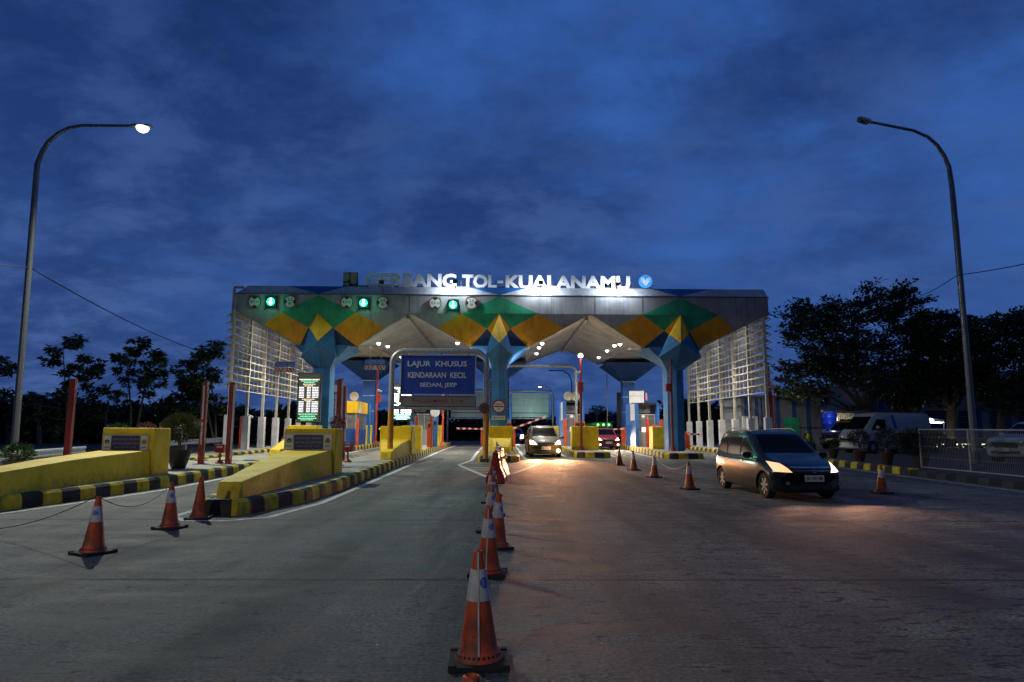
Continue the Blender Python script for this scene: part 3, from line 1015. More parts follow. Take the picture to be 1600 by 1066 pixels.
for (px, py), wd in zip(((424, 472), (568.5, 474), (708, 477)), ("westernmost of the three on the canopy", "middle one of the three on the canopy", "nearest the middle column")):
    c = at(px, py, SYB)
    t = thing("lane_signal", (c.x, SYB, c.z), "lit green down-arrow lane signal, " + wd, "lane signal", "green lane signals on the canopy")
    hs = 0.30
    b = MB(); b.box(c.x - hs, c.x + hs, SYB - .12, SYB + .08, c.z - hs, c.z + hs, "black"); b.build("housing", t, bevel=0.01)
    b = MB()
    for sg in (-1, 1):
        b.beam((c.x + sg * .2, SYB, c.z - hs + .05), (c.x + sg * .42, FY - .03, c.z - hs - .18), .03, .03, "steel_dark")
    b.build("bracket", t)
    b = MB()
    Yq = SYB - .124
    b.disc((c.x, Yq, c.z), 0.22, "green_on", th=0.004, n=24)
    for sc, mm, dy in ((1.0, "green_core", -.008),):
        A = [(-.055, .2), (.055, .2), (.055, -.02), (.17, -.02), (0, -.2), (-.17, -.02), (-.055, -.02)]
        b.prism([Vector((c.x + x * sc, Yq + dy, c.z + z * sc)) for x, z in A], (0, .004, 0), mm)
    b.build("arrow", t)
    lamp("signal_light", "POINT", (c.x, SYB - 0.6, c.z - 0.05), 13, (0.05, 1.0, 0.50), 0.2)
    lamp("signal_beam", "SPOT", (c.x, SYB - 0.5, c.z), 360, (0.16, 1.0, 0.72), 0.2, aim=(c.x + 2.6, 17, 0), spot=62, blend=1.0)

# bracket at the west end of the canopy
b = MB()
p0, p1, p2 = at(381, 449, FY + 1), at(366.5, 449, FY + 1), at(363, 500, FY + 1)
b.beam(p0, p1, .12, .12, "grille_steel"); b.beam(p1, p2, .12, .12, "grille_steel")
b.build("end_bracket", canopy)

# ================================================================ louvred side screens
def screen(sg, label):
    X = 14.75 * sg
    z0, z1 = 3.85, 8.15
    Ys = [37.6 + 2.62 * k for k in range(7)]
    t = thing("louvred_screen", (X, Ys[0], g(40)), label, "louvred screen", "louvred screens closing the sides of the gate")
    rows = 10
    dz = (z1 - z0) / rows
    for y in Ys:
        b = MB(); b.box(X - .07, X + .07, y - .07, y + .07, g(y) + 0.2, z1 + .12, "grille_steel"); po = b.build("post", t)
        b = MB(); b.box(X - .19, X + .19, y - .17, y + .17, g(y) + 0.15, 2.45, "white"); b.build("footing", t, bevel=.015)
        br = MB()
        for k in range(rows):
            zt = z1 - k * dz
            for (pa, pb) in (((X, y, zt), (X + sg * .42, y, zt - dz * .55)), ((X + sg * .42, y, zt - dz * .55), (X, y, zt - dz + .03))):
                br.beam(pa, pb, .04, .04, "grille_steel")
        br.build("bracket", po)
    b = MB()
    for k in range(rows + 1):
        b.beam((X - sg * .08, Ys[0] - .1, z1 - k * dz), (X - sg * .08, Ys[-1] + .1, z1 - k * dz), .04, .045, "grille_steel")
    for y0, y1 in zip(Ys, Ys[1:]):
        for f in (.25, .5, .75):
            y = y0 + (y1 - y0) * f
            b.beam((X - sg * .08, y, z0), (X - sg * .08, y, z1), .03, .03, "grille_steel")
    b.build("grid", t)
    for k in range(rows):
        zt = z1 - k * dz
        b = MB()
        for f0, f1 in ((.04, .74),):
            A = Vector((X + sg * .42 * f0, 0, zt - dz * .55 * f0)); B_ = Vector((X + sg * .42 * f1, 0, zt - dz * .55 * f1))
            y0, y1 = Ys[0] - .1, Ys[-1] + .1
            b.prism([A + Vector((0, y0, 0)), B_ + Vector((0, y0, 0)), B_ + Vector((0, y1, 0)), A + Vector((0, y1, 0))], (0, 0, -.012), "louvre")
        b.build("louvre", t)
screen(-1, "tall cream louvred grid screen at the west side, before the fuller dark tree")
screen(1, "tall cream grid screen with slanted louvres on white footings, in front of the striped shed")
for X in (-12.2, 12.2):
    for y in (41, 46, 51):
        lamp("screen_light", "SPOT", (X, y, 6.6), 190, (1.0, 0.95, 0.85), 0.2, aim=(X * 1.3, y, 5.6), spot=120, blend=0.9)

# ================================================================ crash blocks with ramps
def crash_block(x0, x1, yf, depth, label, ramp=8.0, sign=False, nose_w=0.4, top=1.32, ramp_h=0.72):
    zi = g(yf) + H_K - 0.012
    t = thing("crash_block", ((x0 + x1) / 2, yf + depth / 2, zi), label, "crash barrier", "yellow crash blocks on the toll islands")
    b = MB(); b.box(x0, x1, yf, yf + depth, zi - .02, zi + top, "yellow"); b.build("block", t, bevel=.03)
    if ramp:
        b = MB()
        ym, yn = yf - ramp * .42, yf - ramp
        cx = x1 - (x1 - x0) * 0.30
        def sec(y, a, c_, zt):
            zb = g(y) + H_K - .03
            return [Vector((a, y, zb)), Vector((c_, y, zb)), Vector((c_ - .04, y, zb + zt)), Vector((a + .04, y, zb + zt))]
        secs = [sec(yf - .003, x0 + .02, x1 - .05, ramp_h), sec(ym, x0 + .35, x1 - .15, ramp_h * .86), sec(yn + .12, cx - nose_w / 2 - .1, x1 - .22, .34), sec(yn, cx - nose_w / 2 - .06, x1 - .24, .02)]
        vs = [v for s_ in secs for v in s_]
        fs = [(0, 3, 2, 1), (12, 13, 14, 15)]
        for k in range(3):
            for i in range(4):
                fs.append((k * 4 + i, k * 4 + (i + 1) % 4, (k + 1) * 4 + (i + 1) % 4, (k + 1) * 4 + i))
        b.add(vs, fs, "yellow")
        b.build("ramp", t, bevel=.02)
    return t
def speed_sign(x0, x1, yf, z0, z1, label):
    Y = yf - 0.04
    t = thing("speed_limit_sign", ((x0 + x1) / 2, Y, z0), label, "sign", "speed limit signs on the crash blocks")
    b = MB(); b.box(x0, x1, Y, yf - .004, z0, z1, "steel"); b.build("board", t)
    W, H = x1 - x0, z1 - z0
    b = MB()
    for a, c_, m in ((.03, .16, "sign_bright"), (.19, .81, "sign_panel_navy"), (.84, .97, "sign_bright")):
        b.box(x0 + W * a, x0 + W * c_, Y - .006, Y - .001, z0 + H * .08, z0 + H * .92, m)
    b.build("panel", t)
    b = MB()
    Yt = Y - .012
    b.text("GUNAKAN SABUK PENGAMAN", x0 + W * .215, x0 + W * .785, z0 + H * .66, z0 + H * .80, Yt, "sign_text_dim", .012, .003)
    b.text("BATAS KECEPATAN", x0 + W * .23, x0 + W * .77, z0 + H * .41, z0 + H * .56, Yt, "sign_text_dim", .012, .003)
    b.text("MAX 20 KM / JAM", x0 + W * .27, x0 + W * .73, z0 + H * .18, z0 + H * .32, Yt, "sign_text_dim", .012, .003)
    b.build("lettering", t)
    b = MB()
    cz = z0 + H * .58
    r = W * .052
    b.disc((x0 + W * .095, Y - .007, cz), r, "facade_navy", th=.004, n=24)
    b.disc((x0 + W * .095 + .004, Y - .012, cz - r * .35), r * .62, "tan", th=.003, n=20)
    b.disc((x0 + W * .905, Y - .007, cz), r, "black", th=.004, n=24)
    b.disc((x0 + W * .905, Y - .012, cz), r * .72, "kerb_yellow", th=.003, n=20)
    b.disc((x0 + W * .905, Y - .016, cz), r * .34, "black", th=.003, n=16)
    for f in (.045, .855):
        b.box(x0 + W * f, x0 + W * (f + .10), Y - .011, Y - .007, z0 + H * .26, z0 + H * .30, "black")
    b.build("emblem", t)
M["sign_panel_navy"] = mat("sign_panel_navy", (0.03, 0.025, 0.14), .4, var=.1)
M["sign_text_dim"] = mat("sign_text_dim", (0.22, 0.22, 0.34), .5, var=0)
bA, bB = P(237.5, 742.5, H_K), P(522, 741, H_K)
LA, LB = at(158, 700, bA.y).x, at(443, 700, bB.y).x
crash_block(LA, bA.x, bA.y, .95, "yellow crash block and long ramp with a speed sign, at the frame's west edge", 8.0)
crash_block(LB, bB.x, bB.y, 1.0, "yellow crash block and ramp with a speed sign, beside the plain orange cone", 6.6)
def face(px0, py0, px1, py1, Y):
    a, c_ = at(px0, py1, Y), at(px1, py0, Y)
    return a.x, c_.x, a.z, c_.z
x0, x1, z0, z1 = face(160.5, 679, 234, 706.5, bA.y)
speed_sign(x0, x1, bA.y, z0, z1, "grey and navy speed limit sign on the westernmost yellow block")
x0, x1, z0, z1 = face(445, 677.5, 520, 704.5, bB.y)
speed_sign(x0, x1, bB.y, z0, z1, "grey and navy speed limit sign on the block beside the bright tariff screen")
crash_block(-10.75, -9.25, 35.0, 1.0, "yellow crash block and ramp under the tall tariff screen", 5.0)
crash_block(-5.65, -4.15, 32.6, 1.2, "yellow crash block and ramp behind the grey and yellow gantry post", 4.4)
crash_block(-5.2, -4.2, 36.5, 1.0, "small yellow block standing right behind the second ramped block", 0)
crash_block(-.74, .72, 37.2, .8, "yellow crash block and ramp at the foot of the middle column", 3.6, nose_w=1.0)
crash_block(4.05, 5.55, 38.6, 1.0, "plain yellow block without ramp beside the lone red pole", 0)
crash_block(8.95, 10.3, 40.2, 1.0, "yellow block partly hidden by the eastern blue column", 0)
crash_block(-9.75, -9.35, 50.2, .4, "slim yellow block at the foot of the rear west column", 0)
crash_block(-4.6, -4.0, 47, .8, "slim yellow block behind the orange mast near the raised mirror", 0)
crash_block(3.9, 4.5, 50, .6, "slim yellow block just east of the golden car", 0)
crash_block(9.3, 9.9, 49, .6, "slim yellow block west of the blue booth with the dark top", 0)

# ================================================================ lane gantry with the blue sign
pr, plft = P(758.8, 721.5, 0.3), P(609, 712, H_K)
GY = 0.5 * (pr.y + plft.y)
xl_, xr_ = plft.x * GY / plft.y, pr.x * GY / pr.y
zt_ = at(690, 548.5, GY).z
t = thing("sign_gantry", ((xl_ + xr_) / 2, GY, g(GY)), "grey pipe gantry with yellow lower legs spanning the small vehicle lane", "gantry")
rb_ = 0.55
M["gantry_yellow"] = mat("gantry_yellow", (.62, .27, .01), .5, var=.15, scale=3)
for sg, x in ((1, xl_), (-1, xr_)):
    b = MB()
    zb = g(GY) + H_K - .02
    zy = at(609, 640, GY).z
    b.tube([(x, GY, zb), (x, GY, zy)], .125, "post_yellow" if False else "gantry_yellow", 16)
    lo = b.build("leg", t, smooth=True)
    bp = MB(); bp.box(x - .22, x + .22, GY - .22, GY + .22, zb, zb + .025, "steel_dark"); bp.build("base_plate", lo)
b = MB()
arc = [(xl_, GY, zy)] + [(xl_ + rb_ * (1 - math.cos(R(a))), GY, zt_ - rb_ + rb_ * math.sin(R(a))) for a in range(0, 91, 15)] + [(xr_ - rb_ * (1 - math.cos(R(a))), GY, zt_ - rb_ + rb_ * math.sin(R(a))) for a in range(90, -1, -15)] + [(xr_, GY, zy)]
b.tube(arc, .115, "steel", 16)
b.build("frame", t, smooth=True)
b = MB()
zb_ = at(690, 637.5, GY).z
b.tube([(xl_, GY, zb_), (xr_, GY, zb_)], .09, "steel", 12)
b.build("crossbar", t, smooth=True)
b = MB()
for px in (636, 690, 733):
    x = at(px, 550, GY).x
    b.beam((x, GY - .02, zt_ + .14), (x, GY - .02, zt_ - .42), .05, .03, "steel_dark")
b.build("clamp", t)
x0, x1, z0, z1 = face(626, 556, 742.5, 615.5, GY - .15)
YS = GY - .15
t = thing("lane_sign", ((x0 + x1) / 2, YS, z0), "large blue sign reading LAJUR KHUSUS, KENDARAAN KECIL, SEDAN, JEEP", "road sign")
b = MB(); b.box(x0, x1, YS, YS + .05, z0, z1, "sign_blue"); b.build("board", t)
b = MB()
for (a, c_, d, e_) in ((x0 - .02, x1 + .02, z0 - .03, z0), (x0 - .02, x1 + .02, z1, z1 + .03), (x0 - .035, x0, z0, z1), (x1, x1 + .035, z0, z1)):
    b.box(a, c_, YS - .012, YS + .055, d, e_, "steel")
b.build("frame", t)
b = MB()
for s_, (a, c_, d, e_) in (("LAJUR  KHUSUS", (637, 564, 729.5, 575)), ("KENDARAAN  KECIL", (637.5, 581.5, 729, 590.5)), ("SEDAN, JEEP", (656, 598, 714, 606.5))):
    p0, p1, q0, q1 = face(a, d if False else c_, d, e_, YS) if False else (at(a, c_, YS).x, at(d, c_, YS).x, at(a, e_, YS).z, at(a, c_, YS).z)
    b.text(s_, p0, p1, q0, q1, YS - .008, "sign_text", .022, .004)
b.build("lettering", t)
x0, x1, z0, z1 = face(626, 619.5, 743, 634.5, YS)
t = thing("height_notice_sign", ((x0 + x1) / 2, YS, z0), "long grey sign reading TINGGI MAKS. 2,1 m in dark red", "road sign")
b = MB(); b.box(x0, x1, YS, YS + .05, z0, z1, "sign_grey"); b.build("board", t)
b = MB()
for (a, c_, d, e_) in ((x0 - .01, x1 + .01, z0 - .02, z0), (x0 - .01, x1 + .01, z1, z1 + .02), (x0 - .02, x0, z0, z1), (x1, x1 + .02, z0, z1)):
    b.box(a, c_, YS - .008, YS + .055, d, e_, "black")
b.build("frame", t)
b = MB(); b.text("TINGGI MAKS. 2,1 m", at(643.5, 630, YS).x, at(724, 630, YS).x, at(680, 631, YS).z, at(680, 623, YS).z, YS - .006, "sign_red", .022, .004); b.build("lettering", t)
c = at(757, 638, GY - .2)
t = thing("round_road_sign", (c.x, GY - .2, c.z), "small dark red round sign on the gantry's leg by the middle column", "road sign")
b = MB(); b.disc((c.x, GY - .16, c.z), .235, "dark_red" if "dark_red" in M else "red_steel", th=.03); b.build("disc", t)
b = MB(); b.disc((c.x, GY - .192, c.z), .15, "steel_dark", th=.006); b.build("inner_disc", t)

# signs on the middle column
Yc = 38.05 - .30
c = at(779.5, 635.3, Yc)
t = thing("toll_stop_sign", (c.x, Yc, c.z), "round white sign with red ring and a black bar on the middle column", "road sign")
b = MB(); b.disc((c.x, Yc, c.z), .385, "sign_bright", th=.03, n=36); b.build("disc", t)
b = MB(); b.ring((c.x, Yc - .032, c.z), .30, .385, "sign_red_bright" if "sign_red_bright" in M else "sign_red", th=.006, n=36); b.build("border", t)
b = MB(); b.box(c.x - .26, c.x + .26, Yc - .036, Yc - .031, c.z - .035, c.z + .025, "black")
b.text("GERBANG", c.x - .2, c.x + .2, c.z + .085, c.z + .17, Yc - .034, "black", .012, .002)
b.text("TOL", c.x - .08, c.x + .08, c.z - .18, c.z - .09, Yc - .034, "black", .012, .002)
b.build("figures", t)
x0, x1, z0, z1 = face(768, 650, 789.5, 656, Yc)
t = thing("notice_plate", ((x0 + x1) / 2, Yc, z0), "small cream plate with two dark words under the round sign", "sign")
b = MB(); b.box(x0, x1, Yc - .02, Yc + .0, z0, z1, "sign_bright"); b.build("plate", t)
b = MB(); b.text("SIAPKAN KARTU", x0 + .05, x1 - .05, z0 + .06, z1 - .06, Yc - .026, "black", .012, .003); b.build("lettering", t)
# ladder-like gauge strips either side of the middle column
for sg, cxg in ((-1, at(765.5, 600, 38).x), (1, at(793.5, 600, 38).x)):
    b = MB()
    za, zb = at(780, 655, 38).z, at(780, 592, 38).z
    b.box(cxg - .07, cxg + .07, 38.1, 38.13, za, zb, "facade_navy")
    k = 0
    z = za + .05
    while z < zb - .05:
        b.box(cxg - .055, cxg + (.05 if k % 5 == 0 else .02), 38.09, 38.098, z, z + .03, "sign_text")
        z += .105; k += 1
    b.build("gauge_strip", canopy)

# hanging clearance boards
M["stripe_red"] = mat("stripe_red", (0.7, 0.02, 0.02), .5, var=.1)
def hanging(px0, px1, py0, py1, py2, py3, Y, rods, label):
    x0, x1, z0, z1 = face(px0, py0, px1, py1, Y)
    t = thing("clearance_board", ((x0 + x1) / 2, Y, z1), label, "sign", "clearance boards hanging under the canopy")
    b = MB(); b.box(x0, x1, Y, Y + .03, z0, z1, "clear_blue"); b.build("board", t)
    b = MB()
    b.text("TINGGI MAKS. 4200 mm", x0 + .04, x1 - .04, z0 + (z1 - z0) * .45, z1 - (z1 - z0) * .18, Y - .006, "sign_bright", .01, .003)
    for k in range(9):
        a = x0 + .06 + k * (x1 - x0 - .1) / 9
        b.box(a, a + .08, Y - .006, Y - .001, z0 + .05, z0 + .085, "sign_text")
    b.build("lettering", t)
    _, _, w0, w1 = face(px0, py2, px1, py3, Y)
    b = MB(); b.box(x0 - .01, x1 + .01, Y, Y + .03, w0, w1, "sign_bright"); 
    W = x1 - x0; H = w1 - w0; cx = (x0 + x1) / 2
    for sg in (-1, 1):
        for k in range(3):
            a = cx + sg * (.06 + k * W / 6.2)
            tw = W / 13
            dx = sg * W / 9
            pts = [Vector((a, Y - .004, w1 - .01)), Vector((a + sg * tw, Y - .004, w1 - .01)), Vector((a + sg * tw + dx, Y - .004, w0 + .01)), Vector((a + dx, Y - .004, w0 + .01))]
            for p in pts: p.x = min(max(p.x, x0), x1)
            if (pts[1] - pts[0]).cross(pts[2] - pts[0]).y > 0: pts.reverse()
            b.add(pts, [(0, 1, 2, 3)], "stripe_red")
    b.build("striped_panel", t)
    b = MB()
    for f in rods:
        x = x0 + (x1 - x0) * f
        b.tube([(x, Y + .045, w0), (x, Y + .045, roof_z(x, Y + 0.5) if Y > FY + .5 else zbot)], .022, "grille_steel", 8)
    b.build("hanger", t)
M["clear_blue"] = mat("clear_blue", (0.02, 0.13, 0.8), .4, var=.05)
hanging(429.6, 460.6, 565.7, 573.2, 574.6, 582, 40.0, (.26, .82), "small blue height board with red striped strip hanging before the verge screen")
hanging(570, 602, 561.6, 569, 571, 577.6, 40.5, (.25, .78), "small blue height board with red striped strip hanging near the rear west column")

# ================================================================ tariff screens
def led_screen(px0, py0, px1, py1, Y, label, bright, full=True):
    x0, x1, z0, z1 = face(px0, py0, px1, py1, Y)
    t = thing("tariff_screen", ((x0 + x1) / 2, Y, g(Y) + H_K), label, "led screen", "led tariff screens")
    b = MB(); b.box(x0 - .05, x1 + .05, Y, Y + .18, z0 - .05, z1 + .05, "black"); b.build("cabinet", t, bevel=.01)
    b = MB()
    for f in (.2, .8):
        x = x0 + (x1 - x0) * f
        b.box(x - .05, x + .05, Y + .05, Y + .15, g(Y) + H_K - .02, z0 - .04, "black")
    b.build("leg", t)
    W, H = x1 - x0, z1 - z0
    wn, gn, yn = "led_white%s" % bright, "led_green%s" % bright, "led_amber%s" % bright
    for nm, cc, f in ((wn, (0.95, 0.93, 1.0), 1.0), (gn, (0.25, 1.0, 0.55), .8), (yn, (1.0, 0.80, 0.42), .8)):
        if nm not in M: M[nm] = mat(nm, (.1, .1, .1), .5, var=0, emit=cc, es=bright * f)
    b = MB(); b.box(x0, x1, Y - .006, Y - .001, z0, z1, "led_back"); b.build("display_face", t)
    b = MB()
    rr = random.Random(3)
    def row(f0, f1, z, h, m, seg=.05):
        a = f0
        while a < f1 - .01:
            l = min(f1 - a, rr.uniform(.05, .16))
            b.box(x0 + W * a, x0 + W * (a + l - .016), Y - .012, Y - .007, z0 + H * (z - h * .82), z0 + H * z, m)
            a += l
    row(.02, .98, .885, .022, wn); row(.1, .9, .853, .022, gn)
    row(.24, .74, .82, .02, gn); row(.2, .8, .785, .022, yn); row(.27, .7, .75, .02, yn)
    for base, n in ((.72, 7), (.42, 7)):
        for k in range(n):
            for f0, f1 in ((.04, .28), (.40, .59), (.64, .95)):
                row(f0, f1, base - k * .034, .024, wn)
    row(.18, .8, .472, .022, yn); row(.3, .65, .443, .02, yn)
    row(.04, .93, .165, .024, gn); row(.12, .84, .122, .024, gn); row(.04, .9, .08, .024, gn); row(.15, .75, .045, .02, gn)
    b.build("display_rows", t)
    return (x0 + x1) / 2, (z0 + z1) / 2
M["led_back"] = mat("led_back", (0.02, 0.022, 0.018), .6, var=0, emit=(0.10, 0.11, 0.07), es=.35)
cx, cz = led_screen(464, 584, 501, 659, 36.6, "tall lit tariff screen in front of the west column", 1.5)
lamp("led_light", "AREA", (cx, 36.4, cz), 45, (0.85, 1.0, 0.9), 1.2, aim=(cx + .5, 30, 0))
cx, cz = led_screen(614.5, 599, 645, 657, 42, "glowing tariff screen half hidden behind the blue lane sign", 9.0)
lamp("led_light", "AREA", (cx, 41.8, cz), 90, (0.75, 1.0, 0.85), 1.2, aim=(cx + .5, 30, 0))

for X in (-12.6, -7.4):
    lamp("downlight_or_fill", "SPOT", (X, 38.9, 7.4), 380, (1, .97, .92), .12, aim=(X, 40.2, 5.4), spot=80, blend=.8)  # added spots without a fixture, put in to brighten the hanging boards
# ================================================================ vehicles
def smooth_interp(keys, t):
    """keys: list of (t, tuple) ; cubic smooth through keys (monotone enough)"""
    if t <= keys[0][0]: return keys[0][1]
    if t >= keys[-1][0]: return keys[-1][1]
    for i in range(len(keys) - 1):
        a, b = keys[i], keys[i + 1]
        if t <= b[0]:
            f = (t - a[0]) / (b[0] - a[0])
            pa = keys[i - 1] if i > 0 else a
            pb = keys[i + 2] if i + 2 < len(keys) else b
            out = []
            for k in range(len(a[1])):
                va, vb = a[1][k], b[1][k]
                ma = (vb - pa[1][k]) / (b[0] - pa[0]) if b[0] != pa[0] else 0
                mb_ = (pb[1][k] - va) / (pb[0] - a[0]) if pb[0] != a[0] else 0
                # limit overshoot
                d = (vb - va) / (b[0] - a[0])
                def lim(mm):
                    if d == 0: return 0
                    r = mm / d
                    return d * min(max(r, 0), 2.2)
                ma, mb_ = lim(ma), lim(mb_)
                h = b[0] - a[0]
                f2, f3 = f * f, f * f * f
                out.append((2 * f3 - 3 * f2 + 1) * va + (f3 - 2 * f2 + f) * h * ma + (-2 * f3 + 3 * f2) * vb + (f3 - f2) * h * mb_)
            return tuple(out)
def vehicle(name, label, cat, st, wheels, paint, opts, loc, rz, group=None):
    """local frame: y=0 front bumper, +y to the rear, x across. st: (y, zlow, zbelt, ztop, wlow, wbelt, wtop)"""
    t = thing(name, loc, label, cat, group, rz)
    Lg = st[-1][0]
    keys = [(s_[0], s_[1:]) for s_ in st]
    NY = 46
    ys = [Lg * k / NY for k in range(NY + 1)]
    # tighter at the ends
    ys = sorted(set([0, .02, .05, .10, .16] + ys + [Lg - .16, Lg - .10, Lg - .05, Lg - .02, Lg]))
    fr, rr_ = opts.get("bow", 0.28), opts.get("rbow", 0.16)
    verts, faces = [], []
    M2 = 0
    for y in ys:
        zl, zb, zt, wl, wb, wt = smooth_interp(keys, y)
        zt = max(zt, zb + .02)
        gh = zt - zb
        half = [(0, zl), (wl * .55, zl), (wl * .92, zl + .01), (wl, zl + .07), (wl + (wb - wl) * .5 + .012, zl + (zb - zl) * .35), (wb + .008, zl + (zb - zl) * .62), (wb, zb - .07), (wb - .02, zb - .01),
                (wb - .045 if gh > .1 else wb - .05, zb + min(.02, gh * .5)), (wb + (wt - wb) * .5, zb + gh * .48), (wt + .012, zb + gh * .84), (wt - .05, zb + gh * .955), (wt - .22, zt - .012 * min(1, gh * 5)), (wt * .42, zt), (0, zt)]
        # end rounding
        e0 = max(0, 1 - y / .16); e1 = max(0, 1 - (Lg - y) / .14)
        sh = 1 - .05 * e0 ** 2 - .05 * e1 ** 2
        half = [(x * sh, z) for x, z in half]
        ring = half + [(-x, z) for x, z in reversed(half[1:-1])]
        M2 = len(ring)
        for x, z in ring:
            q = (abs(x) / wb) ** 2.4
            yy = y + fr * q * max(0, 1 - y / (Lg * .30)) ** 1.5 - rr_ * q * max(0, 1 - (Lg - y) / (Lg * .2)) ** 1.5
            verts.append(Vector((x, yy, z)))
    nrow = len(ys)
    for k in range(nrow - 1):
        for i in range(M2):
            faces.append((k * M2 + i, (k + 1) * M2 + i, (k + 1) * M2 + (i + 1) % M2, k * M2 + (i + 1) % M2))
    faces.append(tuple(range(M2)))
    faces.append(tuple(reversed([(nrow - 1) * M2 + i for i in range(M2)])))
    b = MB(); b.add(verts, faces, paint)
    me = bpy.data.meshes.new("body")
    body = b.build("body", t, smooth=True, local=True)
    bm = bmesh.new(); bm.from_mesh(body.data); bmesh.ops.recalc_face_normals(bm, faces=bm.faces)
    bvh = BVHTree.FromBMesh(bm)
    bm.to_mesh(body.data); bm.free()
    # wheel arches cut from the body
    wr, ww = opts.get("wr", .31), opts.get("ww", .2)
    cut = MB()
    for wy in wheels:
        cut.tube([(-2, wy, wr), (2, wy, wr)], wr + .055, "black", 28)
    co = cut.build("cutter")
    md = body.modifiers.new("arch", "BOOLEAN"); md.operation = "DIFFERENCE"; md.object = co; md.solver = "EXACT"
    dg = bpy.context.evaluated_depsgraph_get()
    co_l = co.matrix_world.copy()
    # cutter must share the body's frame
    co.parent = t
    bpy.context.view_layer.update()
    dg = bpy.context.evaluated_depsgraph_get()
    me2 = bpy.data.meshes.new_from_object(body.evaluated_get(dg))
    body.modifiers.clear()
    body.data = me2
    bpy.data.objects.remove(co)
    try: me2.set_sharp_from_angle(angle=R(35))
    except Exception: pass
    under = MB()
    W0 = smooth_interp(keys, Lg / 2)[3]
    under.box(-W0 * .80, W0 * .80, wheels[0] - wr, wheels[1] + wr, .22, wr * 2 + .18, "black")
    under.build("underbody", t, local=True)
    # wheels
    for wy in wheels:
        for sg in (-1, 1):
            wx = sg * (smooth_interp(keys, wy)[3] - .02)
            mx = Matrix.Rotation(R(90) * sg, 3, "Y")
            b = MB()
            pr_ = [(wr * .62, -ww + .0), (wr * .9, -ww), (wr, -ww + .03), (wr, -.03), (wr * .93, 0), (wr * .70, 0), (wr * .66, -.02)]
            b.lathe(pr_, (wx, wy, wr), "rubber", 30, mx)
            wo = b.build("wheel", t, smooth=True, local=True)
            b = MB()
            b.lathe([(0.001, -.06), (wr * .64, -.06), (wr * .68, -.02), (wr * .64, -.012), (wr * .60, -.03)], (wx, wy, wr), "steel_dark", 28, mx)
            sp = opts.get("spokes", 7)
            for k in range(sp):
                a = 2 * math.pi * k / sp + .2
                d = Vector((0, math.cos(a), math.sin(a)))
                c0 = Vector((wx - sg * .022, wy, wr))
                b.beam(c0 + d * .05, c0 + d * wr * .63, .045, .02, "rim_metal", up=(1, 0, 0))
            b.disc((wx - sg * .0, wy, wr), .055, "rim_metal", nrm=(-sg, 0, 0), th=.04, n=14)
            b.build("rim", wo, local=True, smooth=True)
    # projected patches
    def hit(o, d, off):
        h = bvh.ray_cast(Vector(o), Vector(d))
        if h[0] is None:
            return None
        n = h[1]
        if n.dot(Vector(d)) > 0: n = -n
        return h[0] + n * off
    def patch(nm, quads, d, m, off=.006, res=8, mirror=False, par=None):
        """quads: list of 4-corner polygons in the plane across d: for 'f' (x,z); for 's' (y,z)"""
        out = []
        for sg in ((1, -1) if mirror else (1,)):
            b = MB()
            for Q in quads:
                grid = []
                rx, rz_ = (res, max(3, res // 2 + 1))
                for i in range(rx + 1):
                    for j in range(rz_ + 1):
                        u, v = i / rx, j / rz_
                        a = (Q[0][0] * (1 - u) + Q[1][0] * u, Q[0][1] * (1 - u) + Q[1][1] * u)
                        c_ = (Q[3][0] * (1 - u) + Q[2][0] * u, Q[3][1] * (1 - u) + Q[2][1] * u)
                        p = (a[0] * (1 - v) + c_[0] * v, a[1] * (1 - v) + c_[1] * v)
                        if d == "f": o_, dd = (sg * p[0], -3, p[1]), (0, 1, 0)
                        elif d == "r": o_, dd = (sg * p[0], Lg + 3, p[1]), (0, -1, 0)
                        else: o_, dd = (sg * 3, p[0], p[1]), (-sg, 0, 0)
                        grid.append(hit(o_, dd, off))
                n = rz_ + 1
                vs, idx = [], {}
                for q, p in enumerate(grid):
                    if p is not None:
                        idx[q] = len(vs); vs.append(p)
                fs = []
                for i in range(rx):
                    for j in range(rz_):
                        q = (i * n + j, (i + 1) * n + j, (i + 1) * n + j + 1, i * n + j + 1)
                        if all(a in idx for a in q):
                            f = tuple(idx[a] for a in q)
                            nn_ = (vs[f[1]] - vs[f[0]]).cross(vs[f[2]] - vs[f[0]])
                            want = {"f": Vector((0, -1, 0)), "r": Vector((0, 1, 0)), "s": Vector((sg, 0, 0))}[d]
                            fs.append(f if nn_.dot(want) > 0 else tuple(reversed(f)))
                if fs: b.add(vs, fs, m)
            if b.f:
                out.append(b.build(nm, par or t, smooth="all", local=True))
        return out
    for it in opts["patches"]:
        patch(*it[:4], **(it[4] if len(it) > 4 else {}))
    # mirrors, plate, lights
    my, mz, mw = opts.get("mirror", (1.1, .98, .86))
    for sg in (-1, 1):
        b = MB()
        b.lathe([(.001, -.055), (.05, -.05), (.078, -.02), (.085, .02), (.07, .05), (.001, .055)], (sg * (mw + .12), my, mz), opts.get("mirror_mat", paint), 14, Matrix.Rotation(R(90), 3, "X") @ Matrix.Scale(1.45, 3, Vector((1, 0, 0))))
        b.beam((sg * (mw - .04), my, mz - .05), (sg * (mw + .08), my, mz - .01), .05, .035, "black")
        b.build("mirror", t, smooth=True, local=True)
    if opts.get("plate"):
        pz, py = opts["plate"][1], opts["plate"][2]
        b = MB(); b.box(-.23, .23, py - .02, py, pz - .075, pz + .075, opts["plate"][3] if len(opts["plate"]) > 3 else "plate_white"); pl = b.build("number_plate", t, local=True)
        b = MB(); b.text(opts["plate"][0], -.2, .2, pz - .045, pz + .045, py - .024, "black", .01, .003); b.build("lettering", pl, local=True)
    return t, bvh
M["rim_metal"] = mat("rim_metal", (0.5, 0.5, 0.5), .3, .8, var=.05)
